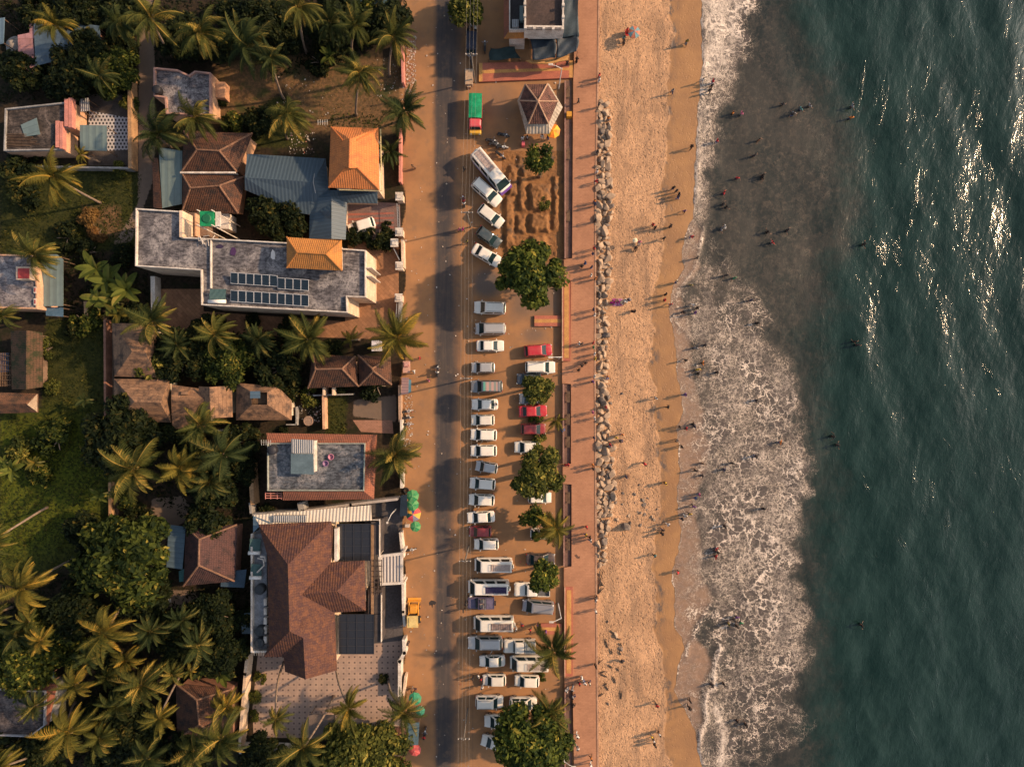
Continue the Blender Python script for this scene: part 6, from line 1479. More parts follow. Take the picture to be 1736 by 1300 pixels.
# ---------------------------------------------------------------- umbrellas and stalls
def umbrella(px, py, r, cols, label, h=2.3, n=8, tilt=0.0):
    """cols: colours repeated round the gores"""
    p = W(px, py, h); t = thing("parasol", label, "umbrella", (p.x, p.y, 0 if px < 1000 else beach_ground(p)))
    z0 = t.location.z
    build("pole", MB().tube([(p.x, p.y, z0), (p.x, p.y, h + .1)], .025, 6), POLE, t); rr = r * MPP
    mats = []
    for c in cols:
        if c not in mats: mats.append(c)
    mb = MB(); fi = []
    for k in range(n):
        a0, a1 = 6.283 * k / n + .2, 6.283 * (k + 1) / n + .2; am = (a0 + a1) / 2
        P = lambda a, q, dz=0: (p.x + math.cos(a) * rr * q, p.y + math.sin(a) * rr * q, h - .32 * rr * q ** 1.7 - dz)
        st = len(mb.f)
        mb.add([(p.x, p.y, h), P(a0, .55), P(am, .55, .03), P(a1, .55), P(a0, 1), P(am, .93, .04), P(a1, 1)], [(0, 1, 2), (0, 2, 3), (1, 4, 5, 2), (2, 5, 6, 3)])
        mb.add([P(a0, 1), P(am, .93, .04), P(a1, 1), P(a1, 1, .12), P(am, .93, .15), P(a0, 1, .12)], [(0, 5, 4, 1), (1, 4, 3, 2)])
        fi += [mats.index(cols[k % len(cols)])] * (len(mb.f) - st)
    c = build("canopy", mb, None, t)
    for m in mats: c.data.materials.append(plain(m, .6, 0, .3, .12))
    c.data.polygons.foreach_set("material_index", fi)
    mb = MB()
    for k in range(n): a = 6.283 * k / n + .2; mb.tube([(p.x, p.y, h - .45), (p.x + math.cos(a) * rr * .9, p.y + math.sin(a) * rr * .9, h - .3 * rr - .05)], .012, 4)
    build("ribs", mb, STEEL, t)
    return t
def beach_ground(p):
    x = 868 + p.x / MPP; y = 650 - p.y / MPP
    return float(beach_z(np.array([x]), np.array([np.interp(y, [s[0] for s in SHORE], [s[1] for s in SHORE])]))[0])
GR, GR2 = (.03, .2, .07), (.1, .28, .1)
umbrella(699, 841, 10.5, (GR, GR2), "green roadside parasol, upper of three by the villa"); umbrella(699, 856, 10.5, (GR2, GR), "green roadside parasol, middle of three by the villa", 2.15); umbrella(704, 893, 9, (GR, GR2), "green roadside parasol, lowest of three by the villa")
umbrella(700, 872, 13, ((.6, .07, .07), (.03, .06, .16), (.65, .35, .06), (.02, .09, .06), (.62, .07, .08), (.2, .2, .27), (.65, .35, .06)), "multicoloured parasol between the green ones", 1.95, 7)
umbrella(703, 1186, 11, ((.03, .2, .11), (.05, .26, .13)), "green parasol under the roadside palm at the bottom, upper"); umbrella(712, 1206, 8, ((.04, .22, .14), (.03, .17, .1)), "green parasol under the roadside palm at the bottom, lower", 2.0)
umbrella(703, 1273, 10, ((.5, .085, .08), (.56, .11, .1)), "red parasol at the bottom of the roadside"); umbrella(938, 221, 12, ((.75, .38, .03), (.8, .2, .02)), "yellow and orange parasol at the kiosk's lower right corner", 2.4)
umbrella(1076, 53, 10.5, ((.12, .23, .25), (.42, .13, .07)), "blue and red-brown beach parasol near the top", 2.1); umbrella(1077, 407, 4.2, ((.6, .52, .35),), "small cream hand parasol on the sand", 1.9)
t = shed("market_stall", "roadside stall with a pink-brown striped sheet roof and a blue edge", [(681, 640), (693, 640), (692, 668), (680, 669)], [2.3, 2.4, 2.4, 2.3], corr((.34, .2, .18), (.22, .15, .15), .4, .5, .5, .4, .5)); roof(t, [(693, 643, 2.3), (697, 644, 2.15), (697, 664, 2.15), (692, 667, 2.3)], [(0, 1, 2, 3)], surf((.06, .14, .19), (.04, .1, .14), 1), .04, "awning"); px_box("counter", t, 682, 643, 691, 666, 0, .9, WOOD)
t = thing("handcart", "pink-topped handcart above the striped stall", "cart", G(689, 622)); px_box("tray", t, 683, 612, 695, 632, .75, .95, surf((.55, .33, .26), (.4, .24, .2), 2)); px_box("goods", t, 685, 614, 693, 622, .95, 1.2, surf((.5, .3, .27), (.35, .12, .1), 4))
for x, y in ((684, 614), (694, 614), (684, 630), (694, 630)): a = G(x, y); build("leg", MB().tube([(a.x, a.y, 0), (a.x, a.y, .75)], .04, 5), WOOD, t)
t = shed("market_stall", "navy canopy stall tucked against the green parasols", [(679, 840), (690, 838), (691, 874), (678, 875)], [2.2, 2.3, 2.3, 2.2], NAVY_TARP); px_box("counter", t, 680, 843, 688, 872, 0, .9, WOOD)
t = shed("market_stall", "long grey-blue canopy stall above the red parasol", [(690, 1226), (711, 1224), (709, 1262), (690, 1264)], [2.4, 2.5, 2.5, 2.4], surf((.1, .16, .19), (.07, .12, .14), .9, .5)); px_box("counter", t, 692, 1229, 707, 1260, 0, .9, WOOD)
tag(build_at("crate", MB().box(*(lambda a: (a.x - .3, a.x + .3, a.y - .2, a.y + .2, 0, .5))(G(691, 890))), WHITEW), "white crate beside the lowest green parasol by the villa", "crate")
tag(build_at("tyre", MB().lathe(G(689, 831, .02), [(.22, .1), (.26, .2), (.38, .2), (.42, .1), (.38, 0), (.26, 0), (.22, .1)], 16), BLACK_RUBBER), "old tyre lying above the green parasols", "tyre")
tag(build_at("litter_bin", MB().box(*(lambda a: (a.x - .22, a.x + .22, a.y - .3, a.y + .3, 0, .9))(G(887, 247))), plain((.5, .1, .12), .5)), "pink-red box below the kiosk", "bin")
tag(build_at("litter_bin", MB().box(*(lambda a: (a.x - .35, a.x + .35, a.y - .35, a.y + .35, .05, 1.0))(G(964, 198))), plain((.5, .24, .03), .5)), "orange box in the recessed strip beside the kiosk", "bin")
# litter along the verge
r = random.Random(77); fa = FA()
for x0, x1, y0, y1, n in ((688, 706, 60, 165, 260), (684, 700, 670, 765, 120), (640, 690, 100, 170, 60), (470, 580, 130, 215, 40), (686, 800, 0, 1300, 160), (800, 955, 140, 1290, 140), (490, 535, 225, 262, 70), (505, 545, 685, 715, 60)):
    for _ in range(n):
        p = G(r.uniform(x0, x1), r.uniform(y0, y1), .02); a = r.uniform(0, 6.28); s = r.uniform(.05, .16); u_ = Vector((math.cos(a), math.sin(a), r.uniform(-.3, .5))) * s; v_ = Vector((-math.sin(a), math.cos(a), r.uniform(-.2, .3))) * s * r.uniform(.4, 1)
        p.z += .08; fa.quad(p - u_, p - v_, p + u_, p + v_, r.random())
tag(link(fa.mesh("litter", leaf((.3, .24, .18), (.55, .5, .45), (.4, .1, .06), .05)), "litter"), "scraps of pale litter along the road verge and yards", "litter", kind="stuff")

# ---------------------------------------------------------------- boulders
ROCKM = surf((.42, .30, .20), (.29, .21, .15), 1.6, .9, .35, .35)
ROCKD = surf((.2, .16, .13), (.13, .105, .09), 1.8, .9, .4, .35)
def boulder(seed):
    r = random.Random(seed); bm = bmesh.new()
    for _ in range(16):
        d = Vector((r.gauss(0, 1), r.gauss(0, 1), r.gauss(0, .8))).normalized(); bm.verts.new((d.x * r.uniform(.75, 1.1), d.y * r.uniform(.6, .95), d.z * .62 + .3))
    res = bmesh.ops.convex_hull(bm, input=bm.verts); bmesh.ops.delete(bm, geom=[e for e in res['geom_interior'] if isinstance(e, bmesh.types.BMVert)], context='VERTS')
    bmesh.ops.bevel(bm, geom=list(bm.edges), offset=.05, segments=1, affect='EDGES')
    bmesh.ops.recalc_face_normals(bm, faces=bm.faces); me = bpy.data.meshes.new("boulder"); bm.to_mesh(me); bm.free(); me.materials.append(ROCKM); return me
BM_ = [boulder(900 + i) for i in range(12)]
LMK = [(-100, 110, "restaurant"), (110, 250, "kiosk"), (250, 400, "earth mounds"), (400, 530, "round tree"), (530, 645, "upper ramp"), (645, 760, "red cars"), (760, 870, "olive trees"), (870, 990, "parking palm"), (990, 1160, "minibuses"), (1160, 1400, "bottom tree")]
def lmk(y): return next(l for a, b, l in LMK if a <= y < b)
r = random.Random(5); placed = []
def rock(x, y, s, lab, dark=False, grp="boulders along the promenade edge"):
    o = link(BM_[r.randrange(12)], "boulder"); p = G(x, y); z = beach_ground(p) - .12; o.location = (p.x, p.y, z); o.rotation_euler = (r.uniform(-.25, .25), r.uniform(-.25, .25), r.uniform(0, 6.28)); q = s * r.uniform(.9, 1.15); o.scale = (q, q * r.uniform(.8, 1), q * r.uniform(.95, 1.5))
    if dark: o.material_slots[0].link = 'OBJECT'; o.material_slots[0].material = ROCKD
    tag(o, lab, "boulder", grp)
RW = [(165, 1026), (200, 1035), (260, 1031), (330, 1037), (400, 1032), (470, 1033), (520, 1029), (600, 1028), (680, 1030), (740, 1036), (780, 1038), (830, 1042), (880, 1034), (920, 1029), (958, 1024)]
tries = 0
while tries < 20000 and len(placed) < 290:
    tries += 1; y = r.uniform(172, 960); xr = np.interp(y, [a for a, b in RW], [b for a, b in RW]); x = r.uniform(1012.5, xr); s = r.uniform(.5, .9) if len(placed) < 170 else r.uniform(.25, .5)
    if any((x - a) ** 2 + (y - b) ** 2 < ((s + c) * 12 * .56) ** 2 for a, b, c in placed): continue
    if abs(y - 905) < 14 and x < 1020: continue
    placed.append((x, y, s)); rock(x, y, s, f"tan boulder in the rock line between promenade and sand, level with the {lmk(y)}", r.random() < .12)
for k in range(26):
    x = r.gauss(1085, 18); y = r.gauss(865, 18); rock(x, y, r.uniform(.18, .38), "small half-buried rock in the scatter on the sand below the olive trees", r.random() < .5, "rocks scattered on the sand")
rock(1057, 893, 1.0, "largest rock lying alone on the open sand, dark face to the left", True, "rocks scattered on the sand")
for x, y, s, lab in ((1044, 1076, .55, "largest rock among the driftwood debris on the sand"), (1052, 1100, .45, "second rock among the driftwood debris, lower and further seaward"), (1030, 1052, .3, "small rock just above the driftwood debris"), (1036, 455, .3, "small lone rock on the sand level with the round tree"), (1054, 667, .35, "dark lone rock on the sand, middle of three level with the red cars"), (1076, 668, .22, "small dark rock on the sand, nearest the water of three level with red cars"), (1035, 683, .35, "dark rock on the sand, nearest the boulders of three level with red cars"), (1031, 1192, .3, "small rock below the driftwood debris")): rock(x, y, s, lab, s < .5, "rocks scattered on the sand")
# driftwood
for k in range(22):
    x = r.uniform(1016, 1058) if k < 17 else r.uniform(1014, 1020); y = r.uniform(1070, 1178) if k < 17 else 945 + (k - 17) * 14; a = r.uniform(0, 3.14); ln = r.uniform(.5, 1.4); p = G(x, y); z = beach_ground(p) + .12
    if k == 17: a, ln, p, y = 1.35, 3.4, G(1018, 985), 985
    d = Vector((math.cos(a), math.sin(a), .08)) * ln / 2; c = Vector((p.x, p.y, z)); s_ = Vector((-d.y, d.x, 0)) * .5
    mb = MB(); mb.tube([c - d, c + s_ * .1, c + d], [.09, .08, .04], 6); mb.tube([c + s_ * .1, c + d * .4 + s_], [.06, .02], 5); mb.tube([c - d * .4, c - d * .2 - s_ * .7], [.05, .02], 5)
    tag(build_at("driftwood", mb, surf((.075, .055, .045), (.04, .032, .028), 2)), "long straight pole lying at the promenade edge" if k == 17 else "dark driftwood branch among the debris on the sand, level with the minibuses" if y < 1160 and k < 17 else "dark driftwood branch on the sand close to the promenade edge" , "driftwood", "driftwood on the sand")

# stains and roof clutter
def stain(name, pts, z, mat): mb = MB(); v = ccw([(G(*p).x, G(*p).y) for p in pts]); mb.add([(x, y, z) for x, y in v], [tuple(range(len(v)))]); tag(build(name, mb, mat), kind="structure")
OIL = surf((.045, .038, .036), (.03, .026, .026), 3)
stain("road_stain", [(727, 1021), (731, 1017), (736, 1018), (740, 1021), (737, 1025), (734, 1024), (733, 1031), (731, 1025), (728, 1026)], .012, OIL)
stain("paving_stain", [(973, 940), (977, 938), (980, 942), (983, 941), (982, 946), (977, 945)], PZ + .004, surf((.15, .08, .055), (.1, .055, .04), 3))
for x, y, w, d, col, lab in ((372, 418, .6, .35, (.03, .02, .05), "dark cloth lying at the left end of the long concrete roof"), (395, 427, .5, .7, (.05, .02, .07), "purple cloth lying on the long concrete roof, right of the dark one"), (463, 432, .45, .8, (.6, .55, .5), "white sheet of paper on the long concrete roof left of its orange roof")):
    p = W(x, y, 6.58); mb = MB(); v = [(p.x + w * math.cos(k * .9) * RNG.uniform(.6, 1), p.y + d * math.sin(k * .9) * RNG.uniform(.6, 1)) for k in range(7)]; mb.prism(v, 6.56, 6.62); tag(build_at("cloth", mb, plain(col, .8)), lab, "cloth")
for (x, y, lab) in ((286, 1016, "white board leaning in the shaded yard below the red tile house"), (234, 880, "pale plank lying beside the sandy yard")):
    p = G(x, y); tag(build_at("board", MB().obox((p.x, p.y, .25), .9, .7, .06, Matrix.Rotation(.3, 3, 'X')), plain((.5, .47, .44), .7)), lab, "board")
# ---------------------------------------------------------------- vehicles (front towards +x, origin on the ground)
TINTG = glass((.008, .018, .02)); LAMP = plain((.6, .6, .58), .15, 0, .5); TAILM = plain((.3, .015, .012), .25)
def rrect(x0, x1, hw, rad, z, n=4):
    out = []
    for cx, cy, a0 in ((x1 - rad, hw - rad, 0), (x0 + rad, hw - rad, 90), (x0 + rad, -hw + rad, 180), (x1 - rad, -hw + rad, 270)):
        for k in range(n + 1): a = math.radians(a0 + 90 * k / n); out.append((cx + rad * math.cos(a), cy + rad * math.sin(a), z))
    return out
def loft(mb, rings, cap0=True, cap1=True):
    n = len(rings[0]); o = len(mb.v)
    for rg in rings: mb.v.extend(rg)
    for i in range(len(rings) - 1):
        for k in range(n): a = o + i * n + k; b = o + i * n + (k + 1) % n; mb.f.append([a, b, b + n, a + n]); mb.t.append(.5)
    if cap0: mb.f.append([o + k for k in range(n - 1, -1, -1)])
    if cap1: e = o + (len(rings) - 1) * n; mb.f.append([e + k for k in range(n)])
def panel_(mb, q, off):
    a, b, c, d = [Vector(p) for p in q]; nn = (b - a).cross(d - a).normalized() * off; th = nn.normalized() * .012
    v = [p + nn for p in (a, b, c, d)]; mb.add([p - th * 1.5 for p in v] + v, [(3, 2, 1, 0), (4, 5, 6, 7), (0, 1, 5, 4), (1, 2, 6, 5), (2, 3, 7, 6), (3, 0, 4, 7)])

TYPES = dict(hatch=(3.8, 1.66, 1.5, .93, .82, .30, .10, -.37, -.48), sedan=(4.4, 1.72, 1.46, .93, .84, .28, .09, -.22, -.38), suv=(4.6, 1.82, 1.75, 1.06, .97, .30, .13, -.42, -.487),
             van=(4.4, 1.76, 1.82, 1.02, .87, .38, .19, -.45, -.49), minibus=(5.9, 2.0, 2.4, 1.25, 1.02, .455, .31, -.47, -.492))
GROUPS = {}
def make_car(kind, rack=None):
    L, Wd, H, belt, hood, xfb, xft, xrt, xrb = TYPES[kind]; hl, hw = L / 2, Wd / 2
    t = thing("parked_car" if kind != "minibus" else "minibus", "x", "car")
    mb = MB(); rings = []
    st = [-1, -.985, -.96, -.88, -.7, -.3, 0, .3, .5, .62, .72, .8, .88, .93, .96, .985, 1.0]
    for s in st:
        w = hw * np.interp(s, [-1, -.985, -.96, -.88, -.7, .6, .8, .9, .96, .985, 1], [.7, .82, .9, .97, 1, 1, .97, .92, .84, .75, .6]); x = s * hl
        f = xfb * 2
        zt = belt if -1 <= s <= f else hood + (belt - hood) * max(0, 1 - (s - f) / (1 - f)) ** .8
        if s > .97: zt -= .12
        if s > .985: zt -= .1
        if s < -.97: zt -= .1
        zb = .34 if abs(s) > .95 else .24
        half = [(0, zt + .035), (.5 * w, zt + .025), (.84 * w, zt - .015), (.97 * w, zt - .09), (w, zt - .25), (w, .5), (.95 * w, zb + .04), (.8 * w, zb)]
        rings.append([(x, -y, z) for y, z in half[::-1]] + [(x, y, z) for y, z in half[1:]])
    loft(mb, rings); body = build("body", mb, paint(WHITE), t, True, recalc=True)
    mb = MB(); x0b, x1b, x0t, x1t = xrb * L, xfb * L, xrt * L, xft * L
    loft(mb, [rrect(x0b, x1b, hw * .94, .07, belt - .04), rrect(x0t - .06, x1t + .09, hw * .79, .09, H - .1), rrect(x0t, x1t, hw * .74, .16, H - .025), rrect(x0t + .22, x1t - .22, hw * .5, .14, H)], False, True)
    build("cabin", mb, paint(WHITE), t, recalc=True)
    def lerp3(a, b, u): return [a[i] + (b[i] - a[i]) * u for i in range(3)]
    yb, yt = hw * .94 - .05, hw * .79 - .05
    def band(xb, xt, u0, u1, sg):
        B = lambda y, u: (xb + (xt - xb) * u, 0, 0)
        q = []
        for u, order in ((u0, (1, -1)), (u1, (-1, 1))):
            y = yb + (yt - yb) * u; z = belt - .04 + (H - .1 - belt + .04) * u; x = xb + (xt - xb) * u
            for o in order: q.append((x, o * y, z))
        return q if sg < 0 else [q[1], q[0], q[3], q[2]]
    mb = MB(); q = band(x1b, x1t + .09, .04, .97, 1); panel_(mb, [q[0], q[1], q[2], q[3]], .012); build("windshield", mb, TINTG, t)
    mb = MB(); q = band(x0b, x0t - .06, .2, .95, -1); panel_(mb, [q[0], q[1], q[2], q[3]], .012); build("rear_window", mb, TINTG, t)
    for s in (1, -1):
        mb = MB(); segs = 3 if kind == "minibus" else 2
        for k in range(segs):
            fa_, fb = k / segs + .035, (k + 1) / segs - .035
            def sp(fr, u):
                xb = x0b + .22 + (x1b - x0b - .5) * fr; xt = x0t + .16 + (x1t - x0t - .25) * fr; y = hw * .94 + (hw * .79 - hw * .94) * u
                return (xb + (xt - xb) * u, s * y, belt - .04 + (H - .1 - belt + .04) * u)
            q = [sp(fa_, .16), sp(fb, .16), sp(fb, .9), sp(fa_, .9)]
            if s > 0: q = [q[1], q[0], q[3], q[2]]
            panel_(mb, q, .012)
        build("side_window", mb, TINTG, t)
        wr = .31 if kind in ("hatch", "sedan") else .35
        for wx in (.31 * L, -.31 * L):
            w_ = MB().wheel((wx, s * (hw - .08), wr), wr, .2); wo = build("wheel", w_, BLACK_RUBBER, t); build("rim", MB().wheel((wx, s * (hw + .0), wr), wr * .62, .06), CHROME, wo)
        build("headlight", MB().obox((hl - .12, s * hw * .68, hood - .13), .2, .34, .15, Matrix.Rotation(-s * .35, 3, 'Z')), LAMP, t)
        build("tail_light", MB().obox((-hl + .03, s * hw * .8, belt - .2), .1, .2, .26), TAILM, t)
        build("side_mirror", MB().obox((x1b - .22, s * (hw + .07), belt + .06), .12, .2, .14), paint(WHITE), t)
        if kind in ("suv", "van"): build("roof_rail", MB().tube([(x0t + .15, s * hw * .66, H + .01), (x1t - .2, s * hw * .66, H + .01)], .025, 6), DARKM, t)
    build("bumper", MB().obox((hl - .04, 0, .42), .12, Wd * .74, .16), DARKM, t)
    if kind == "minibus":
        f = MB(); xa, xb = x0t + .2, x0t + (x1t - x0t) * .68
        for y in (-.42 * hw, .5 * hw): f.tube([(xa, y, H + .22), (xb, y, H + .22)], .03, 6)
        for x in (xa, xb): f.tube([(x, -.42 * hw, H + .22), (x, .5 * hw, H + .22)], .03, 6); f.tube([(x, -.42 * hw, H - .02), (x, -.42 * hw, H + .22)], .025, 5); f.tube([(x, .5 * hw, H - .02), (x, .5 * hw, H + .22)], .025, 5)
        f.box(xa + .03, xb - .03, -.4 * hw, .48 * hw, H + .03, H + .06)
        for k in range(9): x = xa + (xb - xa) * (k + .5) / 9; f.tube([(x, -.42 * hw, H + .1), (x, .5 * hw, H + .1)], .03, 5)
        build("roof_rack", f, surf((.5, .4, .34), (.38, .3, .26), 1), t)
        build("spare_wheel", MB().wheel((-hl - .1, .2, 1.2), .34, .18, 'x'), paint(WHITE), t)
    return t
PROTO = {k: make_car(k) for k in TYPES}
USED = set()
SHADE = dict(white=(.70, .66, .58), cream=(.62, .58, .5), silver=(.46, .45, .43), grey=(.22, .23, .24), lilac=(.31, .30, .31), dark=(.075, .1, .105), navy=(.03, .045, .07), black=(.025, .022, .022), brown=(.05, .035, .035), red=(.40, .014, .025), darkred=(.22, .02, .025), purple=(.07, .06, .12))
def car(kind, cx, cy, L, ang, col, label, W_=None, group="cars parked beside the road", rackmat=None):
    """centre in photo pixels, length in photo pixels, ang: direction the front points (degrees, counter-clockwise, 0 = right)"""
    T = TYPES[kind]; src = PROTO[kind]; m = paint(SHADE[col], .3, .5 if col in ("silver", "grey", "lilac", "dark") else 0)
    mats = {"body": m, "cabin": m, "side_mirror": m, "spare_wheel": m}
    if rackmat: mats["roof_rack"] = rackmat
    c = copy_tree(src, None, mats); p = W(cx, cy, T[2] * .6); c.location = (p.x, p.y, .004); c.rotation_euler = (0, 0, math.radians(ang)); s = L * MPP * .985 / T[0]
    c.scale = (s, (s + 1) / 2 if W_ is None else W_, 1)
    tag(c, label, "van" if kind == "minibus" else "car", group if kind != "minibus" else "vans parked beside the road"); return c
LFT = "in the left parking row"; RGT = "in the right parking row"
c = car("suv", 825, 325, 57, -42, "white", "white SUV parked slantwise just below the white and purple minibus")
car("hatch", 832, 366, 48, -38, "cream", "pale hatchback parked slantwise above the dark grey car"); car("hatch", 828.5, 402, 45, -35, "dark", "dark grey-green hatchback parked slantwise between two white cars"); car("sedan", 825.5, 433, 54, -30, "white", "white sedan parked slantwise, lowest of the slanted cars")
car("suv", 830.5, 521.5, 54, 178, "white", "white SUV at the top of the straight left row, below the gravel heap"); car("van", 831.5, 557, 52, 180, "silver", f"grey people carrier, second {LFT}")
car("sedan", 831, 586, 47, 0, "white", f"white sedan facing the sea, third {LFT}"); car("hatch", 819, 623, 40, 180, "silver", f"short silver hatchback above the SUV with the coloured roof load"); mv = car("suv", 825, 655, 54, 180, "grey", "grey SUV with a pink and green striped cloth on its roof")
car("sedan", 822, 685.5, 45, 180, "white", "white sedan just below the SUV with the striped roof cloth"); car("hatch", 818.5, 712, 40, 180, "cream", "pale hatchback level with the dark red car of the right row"); car("hatch", 820, 737, 45, 178, "white", "white hatchback above the car with its upper door open"); d1 = car("hatch", 820, 764, 45, 180, "white", "white hatchback with one door open on its upper side, beside a lone half-hidden white car")
car("hatch", 825, 792, 38, 171, "silver", "tilted silver hatchback left of the olive trees"); car("hatch", 818, 820, 44, 176, "white", "white hatchback below the tilted silver one"); car("hatch", 816.5, 847.5, 44, 178, "white", "white hatchback level with the white car under the olive tree"); d2 = car("sedan", 815.5, 876.5, 47, 183, "white", "white sedan with an open front door above the dark red car")
car("hatch", 814, 901, 38, 180, "darkred", "dark red car between two white cars in the left row"); car("hatch", 824.5, 922.5, 42, 180, "white", "white hatchback between the dark red car and the first minibus")
car("minibus", 836.5, 958.5, 65, 180, "white", "white minibus with a pale slatted roof rack, upper of the two adjoining minibuses"); car("minibus", 828, 996, 70, 180, "white", "white minibus with a dark purple roof panel, beside the open purple jeep", rackmat=surf((.06, .045, .10), (.04, .03, .07), 1))
car("minibus", 837, 1057.5, 69, 180, "cream", "cream minibus with a rusty roof rack near the small lower ramp", rackmat=surf((.33, .25, .22), (.2, .14, .12), 2)); car("suv", 822.5, 1090, 59, 180, "silver", "long silver SUV with a brown-tailed roof, below the rusty-racked minibus")
d3 = car("sedan", 834.5, 1120.5, 44, 181, "white", "white sedan below the long silver SUV"); car("minibus", 897.5, 1125, 66, 180, "cream", "cream minibus half under the parking palm, right row"); car("hatch", 838, 1153, 40, 180, "cream", "pale hatchback with a group of people at its bonnet"); car("hatch", 893.5, 1154.5, 42, 178, "white", "white hatchback with a tiny bush at its tail")
car("suv", 829.5, 1190.5, 48, 0, "white", "white SUV facing the sea near the bottom of the left row"); car("suv", 887, 1193, 47, 0, "cream", "pale SUV beside the bottom parking palm"); car("suv", 846, 1223, 50, 180, "white", "white SUV partly under the broad bottom tree, upper"); car("hatch", 838, 1259, 45, 168, "white", "white car partly under the broad bottom tree, lower")
car("hatch", 912.5, 594, 47, 4, "red", "crimson hatchback at the top of the right row"); car("suv", 916, 622.5, 51, 0, "white", "white SUV under the crimson hatchback, right row"); car("hatch", 897, 643, 42, 178, "navy", "dark blue car with its tail under the leafy tree"); car("hatch", 901, 676, 42, 180, "grey", "grey car almost hidden by the leafy tree")
car("sedan", 903.5, 697, 48, 2, "red", "bright red sedan below the leafy tree"); car("hatch", 904, 727.5, 42, 0, "darkred", "darker red hatchback below the bright red sedan"); car("hatch", 894, 758, 44, 180, "white", "white car half hidden by the upper olive tree"); car("hatch", 915, 789, 43, 0, "silver", "silver car hidden under the olive trees"); car("sedan", 912, 822, 42, 180, "silver", "silver car showing through the olive leaves, lower")
car("hatch", 915, 843.5, 40, 0, "white", "white hatchback emerging under the lower olive tree"); car("hatch", 919, 905, 40, 0, "cream", "pale car under the round bush and parking palm"); car("sedan", 916.5, 948, 49, 0, "brown", "very dark brown car above the round tree of the right row"); car("van", 912.5, 1029, 54, 175, "lilac", "silver-grey people carrier tilted slightly beside the lamp post, right row")
car("hatch", 612.5, 383, 47, 197, "white", "white car parked askew in the red-striped porch yard", group="cars in private yards")
# cloth on the grey SUV
o = build("roof_cloth", MB().box(-1.6, .45, -.62, .62, 1.8, 1.84), None, None); o.parent = mv; cm = NG("striped_cloth"); oc = cm.obj(); sx = cm.n('ShaderNodeSeparateXYZ', {'Vector': oc})
s1 = cm.ramp(cm.math('SINE', cm.math('MULTIPLY', sx.outputs[0], 9.0)), -.2, .2); colr = cm.mix(s1, (.4, .25, .22), (.2, .22, .2)); colr = cm.mix(cm.ramp(sx.outputs[0], .15, .2), colr, (.1, .3, .24)); o.data.materials.append(cm.out(colr, .8, None, .2))
for c_, sd, fx in ((d1, -1, .6), (d2, -1, .75), (d3, -1, .5)):    # open doors, hinged at the front pillar
    m = MB(); m.obox((0, 0, 0), .95, .06, .72); m2 = MB(); o = build("door", m, paint(SHADE['white'], .3, 0), None); o.parent = c_; o.location = (fx - .25, sd * 1.15, .72); o.rotation_euler = (0, 0, math.radians(58 if sd < 0 else -58))
    w_ = build("window", MB().obox((-.05, 0, .5), .6, .03, .32), TINTG, None); w_.parent = o
# white and purple minibus by the road
PURP = plain((.16, .07, .3), .35)
c = car("minibus", 832, 289, 82, -50, "white", "white minibus with a purple front parked slantwise at the top of the row", rackmat=surf((.42, .34, .31), (.3, .24, .22), 1.2))
o = build("front_panel", MB().obox((2.72, 0, .82), .5, 1.86, .5).obox((2.9, 0, .55), .3, 1.8, .4), PURP, None); o.parent = c
for s in (1, -1): o = build("side_stripe", MB().obox((0, s * 1.005, .7), 4.6, .03, .35), PURP, None); o.parent = c
